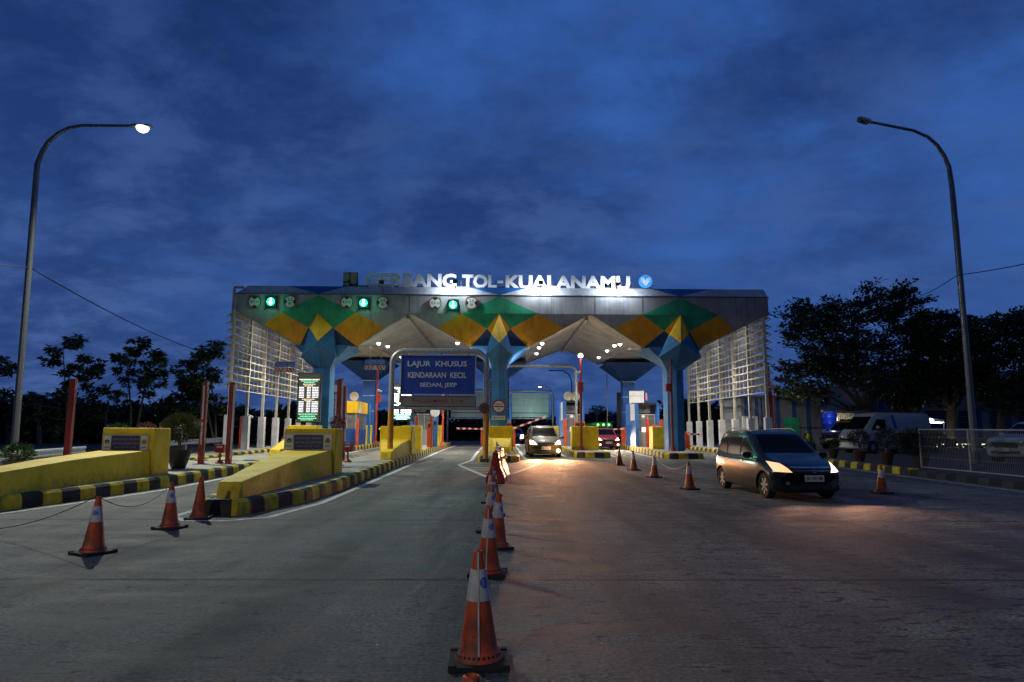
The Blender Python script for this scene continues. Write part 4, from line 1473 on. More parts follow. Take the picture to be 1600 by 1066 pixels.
M["car_glass"] = mat("car_glass", (0.004, 0.005, 0.006), .22, 0, var=0, spec=.08)
M["plate_white"] = mat("plate_white", (0.55, 0.55, 0.55), .4, var=.05)
M["head_on"] = mat("headlamp_on", (.9, .9, .9), .3, var=0, emit=(1.0, 0.72, 0.42), es=5)
M["head_soft"] = mat("headlamp_soft", (.6, .6, .6), .15, .3, var=0, emit=(1.0, 0.52, 0.22), es=1.3)
M["lens_clear"] = mat("lens_clear", (.28, .32, .34), .08, .6, var=0)
M["tail_red"] = mat("tail_red", (.25, .01, .01), .2, var=0)
M["paint_graphite"] = mat("paint_graphite", (0.010, 0.014, 0.012), .20, .1, var=0, coat=.2)
M["paint_gold"] = mat("paint_gold", (0.11, 0.080, 0.018), .42, .0, var=.05, coat=.2)
M["paint_red"] = mat("paint_red", (0.25, 0.01, 0.015), .3, .2, var=.05, coat=1.0)
M["paint_white"] = mat("paint_white", (0.32, 0.34, 0.36), .35, .0, var=.08, coat=.6)
M["paint_black"] = mat("paint_black", (0.01, 0.01, 0.012), .25, .2, var=.05, coat=1.0)
M["paint_dark_blue"] = mat("paint_dark_blue", (0.02, 0.015, 0.10), .3, .1, var=.05, coat=.8)
M["chrome"] = mat("chrome", (.55, .56, .58), .15, .95, var=0)

mpv = [(0, .30, .60, .66, .70, .72, .50), (.10, .20, .66, .76, .80, .80, .60), (.40, .18, .72, .90, .84, .84, .66), (.95, .18, .88, 1.03, .85, .85, .70),
       (1.20, .18, .92, 1.13, .85, .855, .72), (1.95, .18, .94, 1.60, .85, .86, .66), (2.5, .18, .95, 1.665, .85, .86, .67), (3.3, .18, .97, 1.66, .85, .86, .67),
       (3.9, .20, .99, 1.60, .84, .84, .64), (4.10, .24, 1.0, 1.40, .82, .82, .62), (4.24, .30, .95, 1.10, .76, .77, .58), (4.27, .36, .80, .9, .72, .72, .5)]
def mpv_opts(hl, plate, glassx=1.0, fog=None, hlmat="head_on"):
    pt_ = [
        ("windscreen", [[(-.66, 1.10), (.66, 1.10), (.56, 1.54), (-.56, 1.54)]], "f", "car_glass", dict(res=10)),
        ("side_window", [[(1.52, 1.02), (2.22, 1.01), (2.22, 1.46), (1.95, 1.46)]], "s", "car_glass", dict(mirror=True)),
        ("side_window", [[(2.32, 1.01), (3.12, 1.03), (3.10, 1.47), (2.32, 1.47)]], "s", "car_glass", dict(mirror=True)),
        ("side_window", [[(3.22, 1.04), (3.86, 1.10), (3.74, 1.44), (3.22, 1.46)]], "s", "car_glass", dict(mirror=True)),
        ("door_line", [[(2.265, .30), (2.275, .30), (2.275, 1.0), (2.265, 1.0)], [(1.30, .34), (1.31, .34), (1.36, .96), (1.35, .96)], [(3.16, .75), (3.17, .75), (3.19, 1.0), (3.18, 1.0)]], "s", "black", dict(mirror=True, off=.002, res=3)),
        ("door_handle", [[(2.02, .86), (2.17, .865), (2.17, .89), (2.02, .885)], [(2.95, .88), (3.10, .885), (3.10, .91), (2.95, .905)]], "s", "chrome", dict(mirror=True, off=.02, res=3)),
        ("grille", [[(-.42, .62), (.42, .62), (.47, .76), (-.47, .76)]], "f", "black", dict(off=.005)),
        ("chrome_bar", [[(-.47, .755), (.47, .755), (.49, .785), (-.49, .785)], [(-.44, .69), (.44, .69), (.45, .705), (-.45, .705)]], "f", "chrome", dict(off=.014)),
        ("air_intake", [[(-.50, .27), (.50, .27), (.54, .40), (-.54, .40)]], "f", "black", dict(off=.005)),
        ("tail_light", [[(3.98, .95), (4.10, .95), (4.08, 1.30), (3.96, 1.25)]], "s", "tail_red", dict(mirror=True)),
    ]
    return dict(patches=pt_, plate=plate, mirror=(1.42, 1.03, .87))
def headlights(t, bvh, outlines, m, Lg=4.2, beam=None, col=(1.0, .70, .42), ht=.68, rz=0.0, off=.008):
    """outlines: (x,z) quads, mirrored"""
    for sg in (1, -1):
        b = MB()
        for Q, mm in outlines:
            if isinstance(mm, tuple): mm = mm[0] if sg > 0 else mm[1]
            vs, idx = [], {}
            n1, n2 = 9, 5
            for i in range(n1 + 1):
                for j in range(n2 + 1):
                    u, v = i / n1, j / n2
                    x = (Q[0][0] * (1 - u) + Q[1][0] * u) * (1 - v) + (Q[3][0] * (1 - u) + Q[2][0] * u) * v
                    z = (Q[0][1] * (1 - u) + Q[1][1] * u) * (1 - v) + (Q[3][1] * (1 - u) + Q[2][1] * u) * v
                    h = bvh.ray_cast(Vector((sg * x, -3, z)), Vector((0, 1, 0)))
                    if h[0] is None: continue
                    n = h[1] if h[1].y < 0 else -h[1]
                    idx[(i, j)] = len(vs); vs.append(h[0] + n * off)
            fs = []
            for i in range(n1):
                for j in range(n2):
                    q = [(i, j), (i + 1, j), (i + 1, j + 1), (i, j + 1)]
                    if all(a in idx for a in q):
                        f = [idx[a] for a in q]
                        fs.append(f if sg > 0 else list(reversed(f)))
            if fs: b.add(vs, fs, mm)
        o = b.build("headlight", t, smooth="all", local=True)
    if beam:
        for sg in (1, -1):
            mw = Matrix.Translation(t.location) @ Matrix.Rotation(rz, 4, "Z")
            p = mw @ Vector((sg * .62, -.12, ht)); a = mw @ Vector((sg * .62 - .2, -9, -.15))
            lamp("headlight_beam", "SPOT", p, beam, col, .09, aim=a, spot=95, blend=.9)

# --- graphite MPV in the eastern lane
pf = P(1243, 776)                     # middle of the front end on the road
rzc = R(3.0)
pos_ = Vector((7.32, 16.05, g(16)))
o_ = mpv_opts(None, ("BK 1947 MB", .555, .0))
o_["plate"] = ("BK 1947 MB", .535, -.012)
t_, bv = vehicle("passenger_car", "dark graphite minivan with both headlights on, nearest of the moving cars", "car", mpv, (.88, 3.62), "paint_graphite", o_, pos_, rzc, "cars driving through the plaza")
headlights(t_, bv, [([(.47, .70), (.80, .72), (.74, .93), (.60, .86)], ("head_soft2", "head_mid")) if False else ([(.46, .66), (.79, .67), (.77, .90), (.62, .86)], ("head_on", "head_soft"))], None, beam=None)
mw_ = Matrix.Translation(pos_) @ Matrix.Rotation(rzc, 4, "Z")
b = MB()      # emblem on the grille
b.disc((0, -.022, .70), .05, "chrome", th=.012, n=20); b.build("grille_emblem", t_, local=True)
b = MB()
for sg in (-1, 1):
    b.disc((sg * .62, .03, .42), .045, "lens_clear", th=.02, n=18)
b.build("fog_lamp", t_, local=True)
for sg, e_ in ((1, 300), (-1, 150)):
    lamp("headlight_beam", "SPOT", mw_ @ Vector((sg * .64, -.10, .78)), e_ * .62, (1.0, .50, .30), .08, aim=mw_ @ Vector((sg * .9, -7.5, -.3)), spot=100, blend=.95)
b = MB()
for sg in (-1, 1):
    b.tube([(sg * .60, 2.0, 1.63), (sg * .62, 2.3, 1.70), (sg * .62, 3.4, 1.70), (sg * .60, 3.75, 1.62)], .015, "steel", 8)
b.build("roof_rail", t_, local=True)

# --- golden car leaving the gate
pos_ = Vector((2.38, 35.4, g(35.6)))
o_ = mpv_opts(None, None); o_["plate"] = ("BK 1118 UE", .50, -.012)
t_, bv = vehicle("passenger_car", "golden beige car with glowing headlights beside the middle island", "car", mpv, (.85, 3.5), "paint_gold", o_, pos_, R(1.5), "cars driving through the plaza")
headlights(t_, bv, [([(.44, .66), (.80, .68), (.78, .90), (.62, .86)], "head_on")], None)
b = MB()
b.disc((.62, .00, .36), .10, "head_on", th=.03, n=18); b.build("fog_lamp", t_, local=True)
for sg in (-1, 1):
    lamp("headlight_beam", "SPOT", (2.38 + sg * .62, 35.15, g(35) + .75), 3000, (1.0, .44, .20), .09, aim=(3.2 + sg * .8, 25.0, g(26) - .6), spot=60, blend=1.0)
lamp("headlight_glow", "POINT", (2.9, 35.0, g(35) + .55), 40, (1.0, .6, .3), .15)

# --- red car behind
hatch = [(0, .30, .58, .64, .68, .70, .50), (.10, .20, .64, .74, .78, .79, .60), (.45, .18, .72, .90, .82, .82, .66), (.95, .18, .86, .99, .83, .83, .70),
         (1.15, .18, .90, 1.08, .83, .835, .70), (1.85, .18, .92, 1.45, .83, .84, .62), (2.4, .18, .93, 1.51, .83, .84, .63), (3.0, .18, .95, 1.49, .83, .84, .62),
         (3.45, .22, .96, 1.36, .81, .81, .58), (3.65, .28, .90, 1.05, .76, .77, .55), (3.70, .34, .78, .88, .7, .7, .5)]
def hatch_opts(plate):
    return dict(patches=[
        ("windscreen", [[(-.64, 1.02), (.64, 1.02), (.54, 1.40), (-.54, 1.40)]], "f", "car_glass", dict(res=8)),
        ("side_window", [[(1.50, .98), (2.15, .97), (2.15, 1.36), (1.85, 1.34)]], "s", "car_glass", dict(mirror=True)),
        ("side_window", [[(2.25, .97), (3.05, .99), (2.95, 1.34), (2.25, 1.36)]], "s", "car_glass", dict(mirror=True)),
        ("grille", [[(-.36, .60), (.36, .60), (.42, .70), (-.42, .70)]], "f", "black", dict(off=.005)),
        ("chrome_bar", [[(-.42, .70), (.42, .70), (.43, .72), (-.43, .72)]], "f", "chrome", dict(off=.012)),
        ("air_intake", [[(-.50, .26), (.50, .26), (.54, .38), (-.54, .38)]], "f", "black", dict(off=.005)),
        ("tail_light", [[(3.42, .88), (3.54, .88), (3.52, 1.15), (3.42, 1.12)]], "s", "tail_red", dict(mirror=True)),
    ], plate=plate, mirror=(1.32, .98, .84))
pos_ = Vector((7.55, 47.6, g(47)))
o_ = hatch_opts(("BK 1726 AB", .48, -.01))
t_, bv = vehicle("passenger_car", "red car with glowing headlights waiting between the two blue booths", "car", hatch, (.78, 3.1), "paint_red", o_, pos_, R(1), "cars driving through the plaza")
headlights(t_, bv, [([(.44, .62), (.78, .64), (.76, .82), (.62, .80)], "head_on")], None)
b = MB()
for sg in (-1, 1): b.disc((sg * .62, .00, .34), .07, "head_on", th=.03, n=16)
b.build("fog_lamp", t_, local=True)
lamp("headlight_beam", "SPOT", (8.1, 47.3, g(47) + .7), 650, (1.0, .66, .38), .09, aim=(8.6, 36, .1), spot=80, blend=.9)
lamp("headlight_beam", "SPOT", (6.9, 47.3, g(47) + .7), 600, (1.0, .66, .38), .09, aim=(7.0, 36, .1), spot=80, blend=.9)
# --- distant car with bright lights
pos_ = Vector((1.5, 66.0, g(66)))
o_ = hatch_opts(None)
t_, bv = vehicle("passenger_car", "distant car showing only bright white headlights beyond the middle column", "car", hatch, (.78, 3.1), "paint_black", o_, pos_, 0, "cars driving through the plaza")
M["head_white"] = mat("headlamp_white", (.9, .9, .9), .3, var=0, emit=(1.0, .95, .85), es=6)
headlights(t_, bv, [([(.42, .52), (.80, .54), (.78, .88), (.5, .86)], "head_white")], None)
lamp("headlight_beam", "SPOT", (1.5, 65.6, g(60) + .7), 900, (1.0, .93, .8), .1, aim=(1.6, 45, .1), spot=60, blend=.9)
# --- green-lit truck behind the red car
def truck(px, Y):
    c = at(px, 668, Y)
    t = thing("green_truck", (c.x, Y, g(Y)), "green truck cab with lit roof lamps seen above the red car", "truck")
    M["truck_green"] = mat("truck_green", (0.05, 0.45, 0.05), .4, var=.1, emit=(.05, .7, .05), es=.05)  # body emission paints green lamplight onto the cab
    b = MB()
    z = g(Y)
    b.prism([(c.x - .82, Y, z + .4), (c.x + .82, Y, z + .4), (c.x + .82, Y, z + 1.75), (c.x + .68, Y, z + 2.02), (c.x - .68, Y, z + 2.02), (c.x - .82, Y, z + 1.75)], (0, 1.9, 0), "truck_green")
    b.build("cab", t, bevel=.06)
    b = MB(); b.box(c.x - .82, c.x + .82, Y + 2.0, Y + 6, z + .7, z + 1.95, "truck_green"); b.build("cargo_bed", t)
    b = MB(); b.box(c.x - .70, c.x + .70, Y - .02, Y - .002, z + 1.0, z + 1.60, "car_glass"); b.build("windscreen", t)
    b = MB(); b.box(c.x - .70, c.x + .70, Y - .02, Y - .002, z + .55, z + .85, "black"); b.build("grille", t)
    M["green_lamp"] = mat("green_lamp", (.1, .5, .1), .4, var=0, emit=(.35, 1, .3), es=3)
    for f in (-.48, 0, .48):
        b = MB(); b.disc((c.x + f, Y - .02, z + 1.80), .09, "green_lamp", th=.05, n=12); b.build("roof_lamp", t)
    for wy in (1.0, 5.5):
        for sg in (-1, 1):
            b = MB(); b.lathe([(.2, -.25), (.42, -.25), (.45, -.2), (.45, -.04), (.4, 0), (.2, 0), (.001, -.05)], (c.x + sg * .80, Y + wy, z + .45), "rubber", 20, Matrix.Rotation(R(90) * sg, 3, "Y")); b.build("wheel", t, smooth=True)
truck(943, 60)

# --- parked vehicles on the forecourt
van = [(0, .32, .75, .80, .78, .80, .60), (.08, .22, .85, .98, .86, .86, .70), (.35, .20, 1.05, 1.22, .90, .90, .76), (.75, .20, 1.15, 1.55, .92, .92, .76), (1.45, .20, 1.20, 2.20, .94, .93, .76),
       (2.0, .20, 1.20, 2.27, .94, .94, .80), (4.6, .20, 1.20, 2.27, .94, .94, .80), (5.25, .22, 1.20, 2.22, .94, .93, .79), (5.38, .28, 1.15, 2.05, .92, .91, .75)]
zg = 0.2
pv = P(1362, 714, zg)
o_ = dict(patches=[
    ("windscreen", [[(-.72, 1.30), (.72, 1.30), (.66, 2.02), (-.66, 2.02)]], "f", "car_glass", dict(res=8)),
    ("side_window", [[(.98, 1.28), (1.98, 1.26), (1.98, 1.86), (1.42, 1.86)]], "s", "car_glass", dict(mirror=True)),
    ("door_line", [[(2.10, .35), (2.12, .35), (2.12, 2.0), (2.10, 2.0)], [(3.35, .35), (3.37, .35), (3.37, 2.0), (3.35, 2.0)]], "s", "black", dict(mirror=True, off=.003, res=3)),
    ("blue_stripe", [[(2.55, 1.35), (2.75, 1.35), (2.60, 2.1), (2.42, 2.1)], [(4.0, .42), (5.1, .42), (5.1, .62), (4.2, .50)]], "s", "sign_blue", dict(mirror=True, off=.004)),
    ("grille", [[(-.5, .70), (.5, .70), (.5, .86), (-.5, .86)]], "f", "black", dict(off=.005)),
    ("headlight", [[(.52, .72), (.76, .74), (.76, .98), (.55, .92)]], "f", "lens_clear", dict(mirror=True, off=.008))],
    plate=None, mirror=(1.25, 1.42, .95), wr=.33)
VX, VY = at(1322, 700, 38).x, 38.0
def emblem_ring(t, x, y, z, r, a0, a1, m="sign_blue", wdt=.13):
    b = MB(); vs = []
    for k in range(19):
        a = R(a0 + (a1 - a0) * k / 18)
        for rr2 in (r - wdt, r):
            vs.append((x, y + rr2 * math.cos(a), z + rr2 * math.sin(a)))
    fs = [(2 * k, 2 * k + 1, 2 * k + 3, 2 * k + 2) for k in range(18)]
    b.add(vs, fs, m); b.build("arc_stripe", t, local=True)
rzv = R(-74)
t_, bv = vehicle("parked_van", "white high-roof van with blue arc stripes parked on the forecourt behind the potted plants", "van", van, (1.0, 4.2), "paint_white", o_, (VX, VY, g(VY) + zg), rzv)
for (yy, zz, rr2, a0, a1) in ((3.0, 1.55, .62, -75, 75),):
    for k in range(1):
        b = MB(); vs = []
        for j in range(19):
            a = R(a0 + (a1 - a0) * j / 18)
            for r2 in (rr2 - .13, rr2):
                h = bv.ray_cast(Vector((-3, yy + r2 * math.cos(a) + .2, min(2.12, zz + r2 * math.sin(a)))), Vector((1, 0, 0)))
                vs.append(h[0] + Vector((-.012, 0, 0)) if h[0] else Vector((-.95, yy, zz)))
        b.add(vs, [(2 * j, 2 * j + 1, 2 * j + 3, 2 * j + 2) for j in range(18)], "sign_blue"); b.build("arc_stripe", t_, local=True)
b = MB(); vs = []
for j in range(33):
    a = 2 * math.pi * j / 32
    for r2 in (.34, .42):
        h = bv.ray_cast(Vector((-3, 2.75 + r2 * math.cos(a), .82 + r2 * math.sin(a))), Vector((1, 0, 0)))
        vs.append(h[0] + Vector((-.012, 0, 0)) if h[0] else Vector((-.95, 2.75, .8)))
b.add(vs, [(2 * j, 2 * j + 1, 2 * j + 3, 2 * j + 2) for j in range(32)], "tan"); b.build("ring_stripe", t_, local=True)

pick = [(0, .40, .85, .90, .80, .82, .62), (.08, .30, .90, 1.02, .88, .88, .72), (.5, .30, 1.0, 1.14, .91, .91, .78), (1.35, .30, 1.08, 1.22, .92, .92, .78), (1.5, .30, 1.10, 1.30, .92, .92, .76),
        (2.15, .30, 1.12, 1.74, .92, .92, .70), (2.6, .30, 1.12, 1.80, .92, .92, .71), (3.4, .30, 1.12, 1.77, .92, .92, .70), (3.62, .30, 1.12, 1.40, .92, .92, .72), (3.75, .32, 1.10, 1.14, .92, .92, .80), (5.2, .34, 1.12, 1.16, .92, .92, .80), (5.28, .40, 1.05, 1.10, .88, .88, .76)]
def pick_opts():
    return dict(patches=[
        ("windscreen", [[(-.70, 1.24), (.70, 1.24), (.60, 1.68), (-.60, 1.68)]], "f", "car_glass", dict(res=8)),
        ("side_window", [[(1.85, 1.18), (2.55, 1.18), (2.55, 1.62), (2.2, 1.62)]], "s", "car_glass", dict(mirror=True)),
        ("side_window", [[(2.65, 1.18), (3.40, 1.18), (3.30, 1.62), (2.65, 1.62)]], "s", "car_glass", dict(mirror=True)),
        ("grille", [[(-.46, .66), (.46, .66), (.50, .94), (-.50, .94)]], "f", "black", dict(off=.006)),
        ("chrome_bar", [[(-.46, .78), (.46, .78), (.46, .81), (-.46, .81)]], "f", "chrome", dict(off=.014)),
        ("headlight", [[(.54, .74), (.84, .78), (.82, .96), (.56, .92)]], "f", "lens_clear", dict(mirror=True, off=.01)),
        ("air_intake", [[(-.55, .42), (.55, .42), (.55, .55), (-.55, .55)]], "f", "black", dict(off=.005))], plate=("BK 8043 UX", .60, -.0), mirror=(1.75, 1.22, .94), wr=.37)
VY2 = 43.5
t_, bv = vehicle("pickup_truck", "dark blue and yellow patrol pickup parked just past the white van's nose", "pickup truck", pick, (.95, 4.1), "paint_dark_blue", pick_opts(), (at(1296, 690, VY2).x, VY2, g(VY2) + zg), R(-55))
b = MB(); b.box(-.74, .74, 2.15, 3.4, 1.76, 1.83, "facade_yellow"); b.build("yellow_roof", t_, local=True, bevel=.03)
b = MB(); b.box(-.6, .6, 2.5, 2.75, 1.84, 1.95, "black"); b.build("light_bar", t_, local=True, bevel=.02)
VY3 = 28.2
t_, bv = vehicle("pickup_truck", "white pickup with dark grille parked behind the wire fence, cut by the frame", "pickup truck", pick, (.95, 4.1), "paint_white", pick_opts(), (at(1567, 700, VY3).x, VY3, g(VY3) + zg), R(-68))
# small white car seen between shrub and LED-lit pillar in the verge at the west
# ================================================================ street lamps and cables
M["pole_steel"] = mat("pole_steel", (0.20, 0.205, 0.21), .35, .6, var=.15)
def street_lamp(label, pts, head, radius, lit, Y, base_h=0.0, group="tall single-arm street lamps"):
    P3 = [at(x, y, Y) for x, y in pts]
    b0 = Vector((P3[0].x, Y, g(Y) + base_h))
    # straight pole from the ground to the first bend point
    P3[0] = b0
    P3[1].x = b0.x + (P3[1].x - b0.x)
    t = thing("street_lamp", b0, label, "street lamp", group)
    b = MB()
    n = len(P3)
    rs = [radius[0] + (radius[1] - radius[0]) * (i / (n - 1)) ** 0.6 if i else radius[0] for i in range(n)]
    zt_ = P3[1].z
    b.tube([b0, b0.lerp(P3[1], .5)] + P3[1:], [radius[0], (radius[0] + radius[1]) * .58] + rs[1:], "pole_steel", 14)
    b.build("pole", t, smooth=True)
    b = MB(); b.tube([b0, b0 + Vector((0, 0, .03))], radius[0] * 2.1, "steel_dark", 8)
    b.tube([b0 + Vector((0, 0, .03)), b0 + Vector((0, 0, .5))], radius[0] * 1.2, "steel_dark", 12)
    b.build("base_plate", t)
    hA, hB = at(*head[0], Y), at(*head[1], Y)
    d = (hB - hA).normalized()
    up = Vector((0, 1, 0)).cross(d)
    if up.z < 0: up = -up
    b = MB()
    prof = [(0, .05, .05), (.12, .12, .06), (.3, .17, .07), (.8, .17, .06), (1.0, .10, .035)]
    L = (hB - hA).length
    secs = []
    for f, wy, hz in prof:
        c = hA + d * L * f
        secs.append([c + Vector((0, -wy, 0)) - up * hz, c + Vector((0, wy, 0)) - up * hz, c + Vector((0, wy * .8, 0)) + up * hz, c + Vector((0, -wy * .8, 0)) + up * hz])
    loft(b, secs, "steel")
    b.build("luminaire", t, bevel=.01)
    b = MB()
    c0, c1 = hA + d * L * .25 - up * .075, hA + d * L * .92 - up * .075
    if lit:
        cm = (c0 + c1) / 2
        b.lathe([(.001, -.20), (.12, -.18), (.20, -.12), (.25, -.03), (.25, .02), (.001, .03)], cm, "lamp_head", 20)  # lit bowl swollen to imitate the lamp's glow; the true lens is flat
    else:
        b.beam(c0, c1, .28, .07, "lens_clear", up=up)
    b.build("lens", t, smooth=lit)
    return t, (c0 + c1) / 2
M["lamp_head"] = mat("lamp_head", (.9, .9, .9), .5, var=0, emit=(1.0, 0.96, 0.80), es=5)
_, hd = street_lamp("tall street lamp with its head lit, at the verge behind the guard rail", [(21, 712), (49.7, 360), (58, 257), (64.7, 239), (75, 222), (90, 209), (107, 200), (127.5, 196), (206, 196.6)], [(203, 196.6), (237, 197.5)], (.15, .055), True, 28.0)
lamp("street_light", "SPOT", hd - Vector((0, 0, .26)), 11500, (.98, 1.0, .84), .2, aim=(hd.x + 5, hd.y - 5, 0), spot=150, blend=1)
street_lamp("tall unlit street lamp behind the wire fence", [(1526, 730), (1494, 360), (1487.5, 291), (1483, 261), (1476, 244), (1465, 227.5), (1450, 214), (1427.5, 204), (1362, 191)], [(1363, 191.5), (1340, 184.5)], (.15, .055), False, 28.3, .2)
# the next lamp of the western row stands behind the photographer and lights the near plaza
t = thing("street_lamp", (-19, -11, 0), "tall street lamp of the western row standing beyond the picture", "street lamp", "tall single-arm street lamps")
b = MB(); b.tube([(-19, -11, 0), (-19, -11, 9.6), (-18.6, -11, 10.6), (-17.6, -11, 11.2), (-16.4, -11, 11.4), (-12.6, -11, 11.4)], [.15, .09, .08, .07, .06, .05], "steel", 12); b.build("pole", t, smooth=True)
b = MB(); b.box(-12.6, -11.7, -11.17, -10.83, 11.33, 11.47, "steel"); b.build("luminaire", t)
b = MB(); b.box(-12.5, -11.8, -11.14, -10.86, 11.27, 11.325, "lamp_head"); b.build("lens", t)
lamp("street_light", "SPOT", (-12.1, -11, 11.2), 4600, (1.0, .95, .76), .2, aim=(-8, 0, 0), spot=118, blend=1)

def cable(p, q, sag, label, r=.012, n=24):
    p, q = Vector(p), Vector(q)
    pts = [p.lerp(q, k / n) - Vector((0, 0, 4 * sag * (k / n) * (1 - k / n))) for k in range(n + 1)]
    b = MB(); b.tube(pts, r, "cable", 6)
    return tag(b.build("power_cable", smooth=True), label, "cable")
kA = at(46, 418, 28.0)
cable(at(-40, 406, 22), kA, .05, "black cable running from the frame edge to the lit street lamp", .018)
cable(kA, at(352, 560, 58), .5, "black cable sagging from the lit street lamp toward the trees", .024)
kB = at(1496, 430, 28.3)
cable(kB, at(1640, 404, 23), .05, "black cable from the unlit street lamp to the frame edge", .018)
cable(kB, at(1430, 466, 44), .1, "black cable from the unlit street lamp into the big dark tree", .018)

# ================================================================ trees
def leaf_add(b, c, d, ln, wd, m, nrm=None):
    d = d.normalized()
    s_ = d.cross(nrm if nrm is not None else Vector((rnd.uniform(-1, 1), rnd.uniform(-1, 1), rnd.uniform(.2, 1))))
    if s_.length < 1e-4: s_ = d.orthogonal()
    s_ = s_.normalized() * wd
    b.v += [c, c + d * ln * .5 + s_, c + d * ln, c + d * ln * .5 - s_]
    k = len(b.v) - 4
    b.f.append((k, k + 1, k + 2, k + 3)); b.mi.append(b._m(m))
def palmate_tree(label, Y, base, fork, clusters, dens=1.0, group="slim trees on the western verge", mats=("leaf", "leaf_dark")):
    bx = at(base[0], base[1], Y)
    t = thing("tree", (bx.x, Y, g(Y) - .02), label, "tree", group)
    tr = MB()
    stems = []
    for (fx, fy, topx, topy) in fork:
        p0 = Vector((bx.x + rnd.uniform(-.1, .1), Y + rnd.uniform(-.1, .1), g(Y) - .05)); p1 = at(fx, fy, Y); p2 = at(topx, topy, Y)
        p1.y += rnd.uniform(-.3, .3); p2.y += rnd.uniform(-.8, .8)
        pts = [p0.lerp(p1, k / 4) + Vector((rnd.uniform(-.04, .04), 0, 0)) * (k > 0) for k in range(5)] + [p1.lerp(p2, k / 4) for k in range(1, 5)]
        tr.tube(pts, [.11 - .011 * k for k in range(len(pts))], "bark", 7)
        stems += pts[3:]
    cr = MB()
    for (x, y, r) in clusters:
        r3 = r / F_PX * Y
        c = at(x, y, Y) ; c.y += rnd.uniform(-1.4, 1.4)
        s_ = min(stems, key=lambda q: (q - c).length + max(0, q.z - c.z) * 3)
        mid = s_.lerp(c, .55) + Vector((0, 0, -.12))
        tr.tube([s_, mid, c], [.03, .02, .012], "bark", 5)
        nsub = max(3, int(6.5 * r3 / .35 * dens))
        for _ in range(nsub):
            cc = c + Vector((rnd.gauss(0, .45), rnd.gauss(0, .6), rnd.gauss(0, .45))) * r3
            for k in range(int(13 * dens) + 5):
                a = rnd.uniform(0, 2 * math.pi)
                d = Vector((math.cos(a), math.sin(a), rnd.uniform(-.9, .6)))
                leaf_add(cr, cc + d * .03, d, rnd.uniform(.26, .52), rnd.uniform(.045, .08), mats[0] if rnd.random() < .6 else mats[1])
            if rnd.random() < .35:
                for k in range(4):
                    leaf_add(cr, cc + Vector((rnd.uniform(-.1, .1), 0, 0)), Vector((rnd.uniform(-.1, .1), 0, -1)), rnd.uniform(.3, .6), .02, mats[1])
    tr.build("trunk", t, smooth=True); cr.build("crown", t)
    return t
palmate_tree("slim tree with open star-shaped leaf clusters behind the westernmost red post", 46, (106, 700), [(103, 640, 108, 545), (112, 640, 128, 575)],
    [(109, 536, 12), (107, 527, 7), (80, 545, 8), (122, 539, 6), (76, 564, 6), (87, 564, 9), (129, 560, 10), (142, 566, 9), (112, 572, 8), (119, 579, 11), (137, 579, 11), (147, 581, 6), (99, 581, 8), (134, 591, 5), (144, 592, 4), (104, 604, 10), (112, 617, 10), (139, 605, 6), (146, 619, 7), (62, 626, 13), (88, 630, 13), (156, 639, 12), (144, 633, 10), (100, 672, 10), (90, 650, 9)])
palmate_tree("slim forked tree with drooping leaf clusters, above the speed sign at the frame's west side", 47, (207, 700), [(206, 640, 203, 545), (222, 620, 240, 560)],
    [(207, 535, 12), (197, 545, 9), (221, 537, 7), (176, 557, 9), (185, 562, 6), (210, 552, 8), (232, 555, 12), (246, 555, 10), (257, 565, 6), (215, 567, 8), (175, 577, 5), (197, 582, 8), (237, 575, 10), (252, 582, 9), (235, 590, 10), (185, 595, 7), (215, 597, 8), (230, 600, 10), (260, 602, 7), (162, 611, 5), (172, 611, 5), (195, 617, 9), (245, 615, 9)])
palmate_tree("fuller dark tree touching the edge of the verge-side louvred screen", 50, (335, 700), [(338, 650, 330, 560), (325, 640, 305, 580)],
    [(337, 542, 12), (312, 555, 12), (325, 560, 14), (300, 570, 13), (342, 555, 10), (287, 587, 12), (312, 587, 18), (335, 587, 16), (275, 595, 6), (295, 605, 15), (322, 605, 16), (287, 617, 12), (312, 620, 15), (335, 620, 15), (270, 640, 12), (300, 645, 14), (350, 640, 12)], 1.15, mats=("leaf_dark", "leaf"))
palmate_tree("thin tree mostly outside the frame beyond the lit street lamp", 44, (-12, 700), [(-12, 640, -6, 560)], [(0, 568, 8), (6, 580, 9), (-14, 560, 12), (-20, 590, 12), (-4, 610, 10)])

